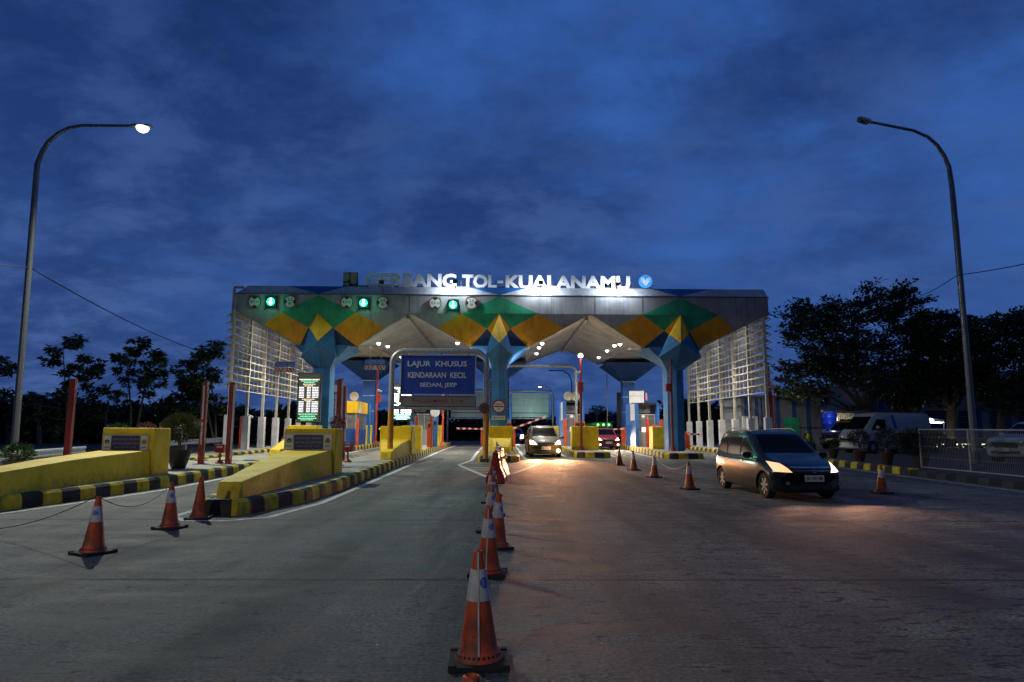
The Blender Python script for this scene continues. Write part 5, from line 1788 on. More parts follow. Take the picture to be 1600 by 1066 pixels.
# far-off wood behind everything
def wood(name, label, segs, seed, m=("leaf_dark",)):
    rr = random.Random(seed)
    b = MB()
    for (x0, x1, y, zt0, zt1, n) in segs:
        for _ in range(n):
            f = rr.random()
            cx = x0 + (x1 - x0) * f
            top = zt0 + (zt1 - zt0) * f
            top *= .80 + .20 * math.sin(cx * .9 + seed) * math.sin(cx * .37) + rr.uniform(-.07, .16)
            cy = y + rr.uniform(-3, 3)
            cz = g(y) + top * (1 - rr.random() ** 1.7)
            r = rr.uniform(.4, 1.0)
            for _k in range(9):
                d = Vector((rr.gauss(0, 1), rr.gauss(0, 1), rr.gauss(0, .8))).normalized()
                c = Vector((cx, cy, cz)) + d * r * rr.uniform(.2, 1)
                if c.z < g(y): c.z = g(y) + .1
                dd = Vector((rr.gauss(0, 1), rr.gauss(0, 1), rr.gauss(0, .7)))
                leaf_add(b, c, dd, rr.uniform(.35, .8), rr.uniform(.10, .22), m[rr.randrange(len(m))], nrm=Vector((rr.gauss(0, 1), rr.gauss(0, 1), rr.gauss(0, 1))))
        # dense inner body so the sky does not show low down
        k = 14
        for i in range(k):
            xa, xb = x0 + (x1 - x0) * i / k, x0 + (x1 - x0) * (i + 1) / k
            za = (zt0 + (zt1 - zt0) * i / k) * rr.uniform(.50, .66); zb = za * rr.uniform(.9, 1.1)
            b.prism([(xa, y + 2, g(y)), (xb, y + 2, g(y)), (xb, y + 2.6, g(y) + zb), (xa, y + 2.4, g(y) + za)], (0, 1.2, 0), m[0])
    o = b.build(name)
    o["kind"] = "stuff"
    o["label"] = label
    return o
wood("treeline", "dark distant wood beyond the toll gate", [(-64, -40, 62, 5.0, 3.6, 900), (-42, -24, 64, 3.9, 3.6, 700), (-26, -13, 66, 3.4, 3.0, 500)], 3, ("leaf_dark", "leaf_dark", "leaf"))
wood("treeline", "dark distant wood beyond the toll gate", [(-30, 4, 92, 4.2, 3.6, 900), (4, 40, 95, 3.6, 4.6, 800), (-95, -60, 80, 7, 6, 400)], 5)
wood("treeline", "dark distant wood beyond the toll gate", [(17, 34, 70, 4.2, 5.0, 700), (34, 80, 78, 6, 8, 600)], 9)
# palm standing out of the wood
def palm(px, py, Y, h, label):
    c = at(px, py, Y)
    t = thing("palm_tree", (c.x, Y, g(Y)), label, "palm tree")
    b = MB(); b.tube([(c.x + .3, Y, g(Y)), (c.x + .1, Y, (c.z + g(Y)) / 2), (c.x, Y, c.z)], [.2, .16, .13], "bark", 8); b.build("trunk", t, smooth=True)
    b = MB()
    for k in range(13):
        a = 2 * math.pi * k / 13 + rnd.uniform(-.2, .2)
        el = rnd.uniform(.2, 1.2)
        L = rnd.uniform(1.6, 2.3) * h
        prev = Vector((c.x, Y, c.z))
        for j in range(14):
            f = j / 13
            q = Vector((c.x, Y, c.z)) + Vector((math.cos(a), math.sin(a), 0)) * L * f * math.cos(el * .6) + Vector((0, 0, L * (f * math.sin(el) - .85 * f * f)))
            dirn = (q - prev) if j else Vector((math.cos(a), math.sin(a), .5))
            for sg in (-1, 1):
                side = dirn.cross(Vector((0, 0, 1))).normalized() * sg
                leaf_add(b, q, side * .8 + dirn.normalized() * .6 + Vector((0, 0, -.35)), .55 * h * (1 - f * .6), .035 * h, "leaf_dark")
            prev = q
    b.build("crown", t)
palm(62, 622, 58, 1.0, "dark palm rising from the wood just east of the lit street lamp's pole")
palm(12, 640, 60, 1.2, "dark palm at the frame's west edge behind the guard rail")
palm(165, 640, 60, .9, "low dark palm between the two slim trees")

# big spreading trees of the forecourt
def point_in(poly, x, y):
    ins = False
    for (x0, y0), (x1, y1) in zip(poly, poly[1:] + poly[:1]):
        if (y0 > y) != (y1 > y) and x < (x1 - x0) * (y - y0) / (y1 - y0) + x0: ins = not ins
    return ins
def spreading_tree(label, Y, trunk, poly, ncl, seed, depth=4.5):
    rr = random.Random(seed)
    base = at(trunk[0], trunk[1], Y)
    bz = g(Y) + .2
    t = thing("tree", (base.x, Y, bz), label, "tree", "broad dark trees of the forecourt")
    split = at(trunk[2], trunk[3], Y)
    tr, cr = MB(), MB()
    tr.tube([(base.x, Y, bz - .05), (base.x + .02, Y, (bz + split.z) / 2), split], [.30, .25, .24], "bark", 10)
    xs = [p[0] for p in poly]; ys_ = [p[1] for p in poly]
    cl = []
    tries = 0
    while len(cl) < ncl and tries < 40000:
        tries += 1
        x, y = rr.uniform(min(xs), max(xs)), rr.uniform(min(ys_), max(ys_))
        if not point_in(poly, x, y): continue
        yy = Y + rr.uniform(-depth, depth) * (1 - abs(x - (min(xs) + max(xs)) / 2) / (max(xs) - min(xs)))
        c = at(x, y, yy)
        cl.append(c)
    limbs = []
    for k in range(13):
        a = 2 * math.pi * k / 13 + rr.uniform(-.2, .2)
        tgt = rr.choice(cl)
        tgt2 = tgt.copy()
        m1 = split.lerp(tgt2, .4) + Vector((rr.uniform(-.2, .2), rr.uniform(-.2, .2), -.12 * (tgt2 - split).length))
        pts = [split, m1, split.lerp(tgt2, .75), tgt2]
        tr.tube(pts, [.15, .10, .06, .02], "bark", 7)
        limbs += [m1, m1.lerp(tgt2, .3), pts[2], tgt2]
    # flat horizontal tiers: foliage pads gather on a few levels
    for c in cl:
        lv = round(c.z / .62) * .62 + .08 * math.sin(c.x * 1.7)
        c.z += (lv - c.z) * .65
    for c in cl:
        s_ = min(limbs, key=lambda q: (q - c).length)
        if rr.random() < .5:
            tr.tube([s_, s_.lerp(c, .5) - Vector((0, 0, .05)), c], [.03, .02, .01], "bark", 4)
        out = Vector((c.x - split.x, c.y - split.y, 0))
        out = out.normalized() if out.length > .1 else Vector((1, 0, 0))
        R0 = rr.uniform(.45, .95)
        for _ in range(rr.randint(36, 58)):
            a = rr.uniform(0, 2 * math.pi)
            r = R0 * math.sqrt(rr.random())
            p = c + Vector((math.cos(a) * r, math.sin(a) * r, rr.gauss(0, .09) + out.dot(Vector((math.cos(a), math.sin(a), 0))) * r * .30))
            d = out * .7 + Vector((rr.gauss(0, .7), rr.gauss(0, .7), rr.gauss(.15, .35)))
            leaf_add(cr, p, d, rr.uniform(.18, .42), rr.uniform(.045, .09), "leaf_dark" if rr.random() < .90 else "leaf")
    tr.build("trunk", t, smooth=True); cr.build("crown", t)
spreading_tree("largest dark spreading tree, standing over the white van", 44, (1356, 690, 1355, 636),
    [(1212, 488), (1232, 500), (1257, 468), (1275, 478), (1297, 470), (1318, 480), (1335, 463), (1362, 449), (1380, 462), (1415, 443), (1420, 455), (1450, 468), (1432, 480), (1455, 500), (1460, 560), (1440, 600), (1400, 612), (1372, 622), (1350, 606), (1330, 612), (1300, 605), (1282, 632), (1216, 618), (1206, 582), (1236, 566), (1268, 560), (1222, 540), (1213, 520), (1240, 512)], 430, 11)
spreading_tree("middle dark spreading tree with its pale lit trunk behind the fence corner", 43, (1487, 700, 1487, 640),
    [(1420, 510), (1440, 500), (1467, 482), (1480, 492), (1502, 500), (1520, 520), (1535, 560), (1530, 600), (1500, 620), (1480, 612), (1450, 628), (1425, 600), (1430, 560)], 230, 12, 3.5)
spreading_tree("dark spreading tree cut by the frame's east edge", 41, (1566, 700, 1566, 650),
    [(1515, 498), (1527, 490), (1550, 500), (1572, 486), (1592, 484), (1620, 500), (1650, 520), (1650, 600), (1610, 640), (1580, 616), (1550, 640), (1525, 620), (1510, 590), (1515, 540)], 260, 13, 3.5)
spreading_tree("small multi-stemmed dark tree between the two biggest ones", 47, (1420, 690, 1420, 655),
    [(1385, 590), (1420, 570), (1460, 590), (1470, 620), (1440, 640), (1400, 640), (1380, 620)], 80, 14, 2)
palmate_tree("round dark tree far beyond the rear east column's foot", 88, (936, 668), [(936, 660, 938, 640)], [(937, 645, 12), (925, 655, 12), (945, 655, 12), (917, 662, 12), (950, 664, 10), (935, 662, 14)], 1.2, group="far trees beyond the gate", mats=("leaf_dark", "leaf"))
palmate_tree("dark tree far beyond, close to the east side screen's feet", 80, (1118, 680), [(1118, 665, 1120, 650)], [(1120, 648, 12), (1105, 655, 12), (1135, 652, 14), (1150, 650, 12), (1095, 665, 12), (1125, 665, 16), (1150, 668, 14), (1080, 672, 10)], 1.3, group="far trees beyond the gate", mats=("leaf_dark", "leaf"))
palmate_tree("dark tree far beyond, between the rear west column and the gantry leg", 80, (597, 680), [(597, 665, 598, 650)], [(595, 645, 8), (602, 655, 10), (597, 668, 12), (640, 652, 12), (655, 660, 12), (630, 664, 12)], 1.2, group="far trees beyond the gate", mats=("leaf_dark", "leaf"))

# ================================================================ buildings of the forecourt
M["wall_grey"] = mat("wall_grey", (0.23, 0.24, 0.26), .8, var=.15, scale=.5)
M["wall_cream"] = mat("wall_cream", (0.5, 0.47, 0.38), .8, var=.1)
M["stripe_blue"] = mat("stripe_blue", (0.012, 0.06, 0.22), .7, var=.15)
M["stripe_pale"] = mat("stripe_pale", (0.17, 0.19, 0.21), .7, var=.2, scale=.7)
M["glass_dark"] = mat("glass_dark", (.01, .012, .02), .15, var=0)
M["roof_grey"] = mat("roof_grey", (.12, .13, .14), .8, var=.15)
# striped shed
Ys_ = 44.5
zb = g(Ys_) + .18
xa, xb = at(1158, 650, Ys_).x, at(1283, 650, Ys_).x
ztp = at(1230, 621, Ys_).z
t = thing("striped_shed", ((xa + xb) / 2, Ys_, zb), "metal shed with blue and white vertical stripes behind the east screen", "building")
b = MB()
k, x = 0, xa
rr = random.Random(2)
while x < xb - .05:
    wdt = min(xb - x, ((.22, .20, .16, .12) if x < at(1212, 650, Ys_).x else (.62, .26, .78, .24))[k % 4] * rr.uniform(.85, 1.1))
    b.box(x, x + wdt, Ys_ - (.02 if k % 2 else .0), Ys_ + 4, zb, ztp, "stripe_pale" if k % 2 == 0 else "stripe_blue")
    x += wdt + .0; k += 1
b.build("wall", t)
b = MB(); b.box(xa - .1, xb + .1, Ys_ - .2, Ys_ + 4.2, ztp + .003, ztp + .12, "roof_grey"); b.build("roof", t)
b = MB(); b.box(xa, xb, Ys_ - .035, Ys_ - .022, zb + 1.35, zb + 1.40, "black"); b.build("wall_seam", t)
x = at(1236, 650, Ys_).x
b = MB(); b.box(x - .5, x + .5, Ys_ - .06, Ys_ - .038, zb + .1, zb + 2.05, "facade_green"); b.build("door", t)
# pale panels leaning in front of the shed
for px, wd_, lb in ((1165, 10, "tall pale panel against the striped shed, its western one"), (1180, 9, "tall pale panel against the striped shed, its eastern one")):
    x = at(px, 670, 43.6).x
    b = MB(); h = wd_ / F_PX * 43.6 / 2; b.box(x - h, x + h, 43.55, 43.62, g(43.6) + .18, at(px, 650.5, 43.6).z, "white")
    tag(b.build("pale_panel"), lb, "panel", "pale panels by the striped shed")
lamp("shed_light", "SPOT", (17.2, 40.2, 3.9), 60, (1.0, .92, .8), .2, aim=(19.2, 45, 2.2), spot=110, blend=.9)
# open store with lit interior
Yw = 49
zb = g(Yw) + .18
xa, xb = at(1284, 660, Yw).x, at(1348, 660, Yw).x
t = thing("storage_building", ((xa + xb) / 2, Yw, zb), "small building with sloping awning and lit cream slatted wall, behind the patrol pickup", "building")
b = MB(); b.box(xa, xb, Yw + 1.0, Yw + 4, zb, at(1300, 640, Yw).z, "wall_cream")
for k in range(14):
    x = xa + 1.2 + k * .13
    b.box(x, x + .05, Yw + .95, Yw + .998, zb, at(1300, 641, Yw).z, "wall_grey")
b.build("wall", t)
b = MB()
za, zc = at(1300, 646, Yw).z, at(1300, 616, Yw + 3.4).z
b.prism([(xa - .1, Yw - .6, za), (xb + .1, Yw - .6, za), (xb - .5, Yw + 3.4, zc), (xa + 1.4, Yw + 3.4, zc)], (0, 0, .1), "roof_grey")
b.build("roof", t)
b = MB(); 
for x in (xa + .05, xb - .05): b.box(x - .06, x + .06, Yw - .4, Yw - .28, zb, za + .02, "wall_cream")
b.build("post", t)
M["store_lamp"] = mat("store_lamp", (.9, .9, .9), .5, var=0, emit=(1, .9, .6), es=8)
x = at(1340, 655, Yw).x
b = MB(); b.box(x - .22, x + .22, Yw + .9, Yw + .94, zb + 1.0, zb + 1.95, "store_lamp"); b.build("lit_window", t)
lamp("store_light", "POINT", ((xa + xb) / 2 + .2, Yw + .1, zb + 2.0), 28, (1, .86, .6), .1)
xt = at(1295.5, 660, Yw - .2).x
t = thing("water_tank", (xt, Yw - .2, zb), "bright blue cylindrical water tank on a pale plinth", "tank")
M["tank_blue"] = mat("tank_blue", (.01, .06, .75), .35, var=.05)
r = 12.2 / F_PX * Yw
z0, z1 = at(1295, 671, Yw).z, at(1295, 645, Yw).z
b = MB(); b.lathe([(r * .97, z0), (r, z0 + .05), (r, z0 + .38), (r * 1.02, z0 + .4), (r, z0 + .43), (r, z0 + .8), (r * 1.02, z0 + .83), (r, z0 + .86), (r, z1 - .08), (r * .9, z1), (.001, z1 + .05)], (xt, Yw - .2, 0), "tank_blue", 28); b.build("tank", t, smooth=True)
b = MB(); b.box(xt - .6, xt + .6, Yw - .8, Yw + .4, zb, z0 - .003, "wall_cream"); b.build("plinth", t)
lamp("tank_light", "POINT", (xt - .5, Yw - 1.6, zb + 2.4), 22, (.8, .88, 1), .1)
# office block
Yo = 53
zb = g(Yo) + .18
xa, xb = at(1350, 660, Yo).x, at(1700, 660, Yo).x
zt3 = at(1450, 598, Yo).z
t = thing("office_building", ((xa + xb) / 2, Yo, zb), "long low grey office with dark windows and blue strips behind the trees", "building")
b = MB(); b.box(xa, xb, Yo, Yo + 10, zb, zt3, "wall_grey")
b.build("wall", t)
b = MB(); b.prism([(xa - .5, Yo - .8, zt3 + .003), (xb, Yo - .8, zt3 + .003), (xb, Yo + 5, zt3 + 1.3), (xa + 1, Yo + 5, zt3 + 1.3)], (0, 0, .12), "roof_grey"); b.build("roof", t)
for px in (1366, 1378, 1391, 1412):
    x = at(px, 650, Yo).x
    b = MB(); b.box(x - .22, x + .22, Yo - .03, Yo - .002, zb + .6, zt3 - .1, "stripe_blue"); b.build("blue_strip", t)
for (pa, pb) in ((1367, 1396), (1445, 1478), (1497, 1523), (1547, 1570), (1590, 1625)):
    x0, x1 = at(pa, 650, Yo).x, at(pb, 650, Yo).x
    z0, z1 = at(1450, 669, Yo).z, at(1450, 642, Yo).z
    if pa == 1367: z0, z1 = at(1380, 655, Yo).z, at(1380, 643, Yo).z
    fr_ = MB(); 
    fr_.box(x0 - .05, x1 + .05, Yo - .07, Yo - .032, z0 - .05, z0, "stripe_pale"); fr_.box(x0 - .05, x1 + .05, Yo - .07, Yo - .032, z1, z1 + .05, "stripe_pale")
    fr_.box(x0 - .05, x0, Yo - .07, Yo - .032, z0, z1, "stripe_pale"); fr_.box(x1, x1 + .05, Yo - .07, Yo - .032, z0, z1, "stripe_pale")
    for f in (.35, .68):
        zz2 = z0 + (z1 - z0) * f
        fr_.box(x0, x1, Yo - .06, Yo - .04, zz2 - .015, zz2 + .015, "stripe_pale")
    w_ = fr_.build("window", t)
    b = MB(); b.box(x0, x1, Yo - .036, Yo - .031, z0, z1, "glass_dark"); b.build("pane", w_)
    b = MB(); b.box(x1 + .12, x1 + .5, Yo - .03, Yo - .002, zb + .6, z1 + .2, "stripe_blue"); b.build("blue_strip", t)
# lit low wall with planting in front of the office
M["strip_warm"] = mat("strip_warm", (.9, .9, .9), .5, var=0, emit=(1.0, .92, .62), es=4)
Yl = 49.5
zb = g(Yl) + .18
t = thing("lit_low_wall", (at(1510, 700, Yl).x, Yl, zb), "low garden wall with glowing pale panels seen through the wire fence", "wall")
x0, x1 = at(1462, 700, Yl).x, at(1600, 700, Yl).x
b = MB(); b.box(x0, x1, Yl, Yl + .2, zb, at(1500, 692.5, Yl).z, "wall_grey"); b.build("wall", t)
for (pa, pb, mm) in ((1464, 1475, "strip_warm"), (1476, 1483, "facade_yellow"), (1491, 1497, "strip_warm"), (1503, 1521, "strip_warm"), (1531, 1534, "facade_yellow"), (1535, 1554, "strip_warm"), (1560, 1590, "strip_warm")):
    b = MB(); b.box(at(pa, 700, Yl).x, at(pb, 700, Yl).x, Yl - .03, Yl - .002, at(1500, 699.5, Yl).z, at(1500, 694, Yl).z, mm); b.build("lit_panel", t)
for px, r0 in ((1470, 9), (1480, 8), (1516, 7), (1530, 8), (1545, 7), (1505, 6)):
    c = P(px, 712, .2); 
    c = at(px, 704, 46)
    b = MB()
    for _ in range(110):
        d = Vector((rnd.gauss(0, 1), rnd.gauss(0, 1), abs(rnd.gauss(0, .8)))).normalized()
        leaf_add(b, Vector((c.x, 46, g(46) + .2)) + Vector((d.x * .4, d.y * .3, d.z * .16)), d + Vector((0, 0, .3)), .2, .04, "leaf")
    tag(b.build("shrub"), "low dark shrub in front of the glowing low wall", "shrub", "low shrubs by the glowing wall")
lamp("trunk_light", "SPOT", (at(1487, 700, 41.8).x, 41.6, g(42) + .3), 26, (1, .9, .6), .05, aim=(at(1487, 640, 43).x, 43, 2.4), spot=50, blend=.6)
M["roof_glow"] = mat("roof_glow", (.9, .9, .9), .5, var=0, emit=(.9, .95, 1), es=9)  # emission painted in for light reflecting off a roof
Yt2 = 47.5
t = thing("lit_carport", (at(1455, 660, Yt2).x, Yt2, g(Yt2) + .2), "carport roof with two glowing white strips just past the van's tail", "carport")
b = MB()
x0, x1 = at(1434, 655, Yt2).x, at(1478, 655, Yt2).x
zc = at(1455, 652.5, Yt2).z
b.prism([(x0, Yt2, zc), (x1, Yt2, zc - .25), (x1, Yt2 + 2.5, zc - .25), (x0, Yt2 + 2.5, zc)], (0, 0, .08), "roof_grey"); b.build("roof", t)
b = MB()
for x in (x0 + .1, x1 - .1): b.tube([(x, Yt2 + .1, g(Yt2) + .18), (x, Yt2 + .1, zc - .2)], .04, "steel", 8)
b.build("post", t)
b = MB(); b.prism([at(1436, 655, Yt2 - .1), at(1456, 654, Yt2 - .1), at(1460, 657, Yt2 - .1), at(1441, 658.5, Yt2 - .1)], (0, .03, 0), "roof_glow"); b.build("glow_strip", t)
b = MB(); b.prism([at(1450, 659, Yt2 - .1), at(1476, 660, Yt2 - .1), at(1468, 661.8, Yt2 - .1), at(1456, 661.6, Yt2 - .1)], (0, .03, 0), "roof_glow"); b.build("glow_strip", t)

# ================================================================ wire fence of the forecourt
fa, fb_ = P(1441, 739, .0), P(1606, 757, .0)
fa = Vector((fa.x, fa.y, 0)); fb_ = Vector((fb_.x, fb_.y, 0))
dirF = (fb_ - fa).normalized()
t = thing("wire_fence", (fa.x, fa.y, g(fa.y)), "pale metal frame fence with close vertical wires along the forecourt edge", "fence")
Lf = (fb_ - fa).length + 6
def fp(s, z): 
    q = fa + dirF * s
    return Vector((q.x, q.y, g(q.y) + .1 + z))
HF = 1.52
b = MB(); b.tube([fp(0, HF), fp(Lf, HF + .05)], .03, "fence_steel" if "fence_steel" in M else "steel", 10); b.build("top_rail", t, smooth=True)
b = MB(); b.tube([fp(0, .12), fp(Lf, .12)], .025, "steel", 10); b.build("bottom_rail", t, smooth=True)
for s_ in (0, 2.55, 5.6, 8.2, 10.8):
    if s_ < Lf:
        b = MB(); b.tube([fp(s_, -.12), fp(s_, HF)], .028, "steel", 10); b.build("post", t, smooth=True)
b = MB()
s_ = .07
while s_ < Lf:
    b.beam(fp(s_, .12), fp(s_, HF), .006, .006, "steel"); s_ += .075
for z in (.5, .9, 1.25):
    b.beam(fp(0, z), fp(Lf, z), .006, .006, "steel")
b.build("wire_mesh", t)
b = MB()
for s_ in (1.2, 2.2, 6.6):
    p = fp(s_, -.05); b.lathe([(.02, -.03), (.05, -.03), (.05, .03), (.02, .03)], p, "rubber", 12, Matrix.Rotation(R(90), 3, "Y"))
b.build("caster", t)

# ================================================================ guard rail on the west verge
def guard_rail(pts, label):
    t = thing("guard_rail", (pts[0][0], pts[0][1], g(pts[0][1])), label, "guard rail", "guard rails on the west verge")
    prof = [(0, 0), (.05, .04), (.05, .09), (0, .13), (0, .18), (.05, .22), (.05, .27), (0, .31)]
    b = MB(); vs = []
    for (x, y) in pts:
        for px_, pz in prof: vs.append((x + px_, y, g(y) + .46 + pz))
    n = len(prof)
    b.add(vs, [(i * n + k, (i + 1) * n + k, (i + 1) * n + k + 1, i * n + k + 1) for i in range(len(pts) - 1) for k in range(n - 1)], "rail_zinc")
    o = b.build("rail", t)
    sm = o.modifiers.new("solid", "SOLIDIFY"); sm.thickness = .006
    y = pts[0][1] + .3
    while y < pts[-1][1]:
        f = (y - pts[0][1]) / (pts[-1][1] - pts[0][1])
        x = pts[0][0] + (pts[-1][0] - pts[0][0]) * f
        b = MB(); b.box(x - .16, x - .04, y, y + .12, g(y) - .02, g(y) + .80, "steel"); b.build("post", t)
        y += 2.4
M["rail_zinc"] = mat("rail_zinc", (.50, .55, .55), .35, .6, var=.12, scale=2)
guard_rail([(-15.9, 8), (-16.3, 22), (-17.1, 28.8)], "long zinc guard rail beginning at the frame's west edge")
guard_rail([(-17.3, 31.5), (-17.6, 38), (-17.8, 46)], "short zinc guard rail seen past the black pot")

# ================================================================ potted plants
def potted(px, py, h, top_r, hgt, shrub, label, pm, grp=None, seed=1, loc=None):
    """shrub: (radius x, height, centre height above pot, n leaves, leaf mat, trunk height)"""
    rr = random.Random(seed)
    c = Vector(loc) if loc else P(px, py, h)
    t = thing("potted_plant", c, label, "potted plant", grp)
    b = MB()
    b.lathe([(.001, 0), (top_r * .55, 0), (top_r * .60, .03), (top_r * .80, hgt * .45), (top_r * .96, hgt * .85), (top_r, hgt - .02), (top_r * 1.02, hgt), (top_r * .90, hgt), (top_r * .86, hgt - .06), (.001, hgt - .07)], c, pm, 30)
    b.build("pot", t, smooth=True)
    rx, sh, ch, n, lm, th = shrub
    b = MB()
    for k in range(9):
        a = rr.uniform(0, 6.28); q = c + Vector((math.cos(a) * rx * .6, math.sin(a) * rx * .6, hgt + ch + rr.uniform(-.1, .2) * sh))
        b.tube([c + Vector((0, 0, hgt - .07)), c + Vector((math.cos(a) * .04, math.sin(a) * .04, hgt + th)), q], [.04 if k == 0 else .022, .02, .006], "bark", 6)
    b.build("stem", t, smooth=True)
    b = MB()
    for _ in range(n):
        d = Vector((rr.gauss(0, 1), rr.gauss(0, 1), rr.gauss(0, 1))).normalized()
        r = rr.uniform(.45, 1.12)
        p = c + Vector((d.x * rx * r, d.y * rx * r, hgt + ch + d.z * sh * .5 * r))
        leaf_add(b, p, d + Vector((0, 0, .5)), rr.uniform(.05, .12), rr.uniform(.012, .028), lm if rr.random() < .8 else "leaf_dark")
    b.build("foliage", t)
    return t
M["pot_grey"] = mat("pot_grey", (.16, .15, .15), .8, var=.3, scale=4)
M["pot_black"] = mat("pot_black", (.02, .02, .022), .45, var=.15)
M["pot_clay"] = mat("pot_clay", (.07, .026, .018), .75, var=.25)
M["leaf_pink"] = mat("leaf_pink", (.30, .13, .14), .7, var=.3)
M["leaf_olive"] = mat("leaf_olive", (.10, .11, .035), .6, var=.35)
potted(0, 0, 0, .40, .54, (.42, .55, .22, 1500, "leaf", .1), "grey round pot with a loose green shrub in front of the guard rail", "pot_grey", "potted plants on the west side", 4, loc=(-15.4, 22.4, g(22.4)))
potted(278, 732, H_K, .37, .58, (.52, .80, .72, 3600, "leaf_olive", .35), "black bowl pot with a bushy olive shrub, between yellow block and red post", "pot_black", "potted plants on the west side", 5)
potted(0, 0, 0, .26, .5, (.20, .5, .95, 500, "leaf_pink", .7), "slim reddish plant in a pot behind the block beside the tariff screen", "pot_clay", "potted plants on the west side", 6, loc=(-5.55, 23.6, g(23.4) + H_K))
potted(0, 0, 0, .26, .5, (.30, .35, .72, 500, "leaf", .5), "small green plant showing over the westernmost yellow block", "pot_grey", "potted plants on the west side", 7, loc=(-12.2, 22.2, g(22) + H_K))
potted(0, 0, 0, .26, .5, (.26, .35, .74, 600, "leaf_pink", .5), "small pink-leaved plant showing over the westernmost yellow block", "pot_grey", "potted plants on the west side", 8, loc=(-11.2, 22.0, g(22) + H_K))
gp = "clay pots with plants along the forecourt kerb"
potted(1303, 716, .2, .24, .42, (.30, .35, .25, 500, "leaf_dark", .1), "clay pot with a low plant nearest the storage building", "pot_clay", gp, 9)
potted(1344.5, 721, .2, .27, .46, (.42, .65, .55, 900, "leaf_dark", .3), "clay pot with a thin airy plant in front of the van's front wheel", "pot_clay", gp, 10)
potted(1387, 726, .2, .27, .48, (.38, .75, .60, 900, "leaf_dark", .35), "clay pot with an upright thin plant before the van's side", "pot_clay", gp, 11)
potted(1441, 729.5, .2, .30, .48, (.85, .95, .45, 5200, "leaf_dark", .15), "clay pot with a big round dark bush by the fence corner", "pot_clay", gp, 12)
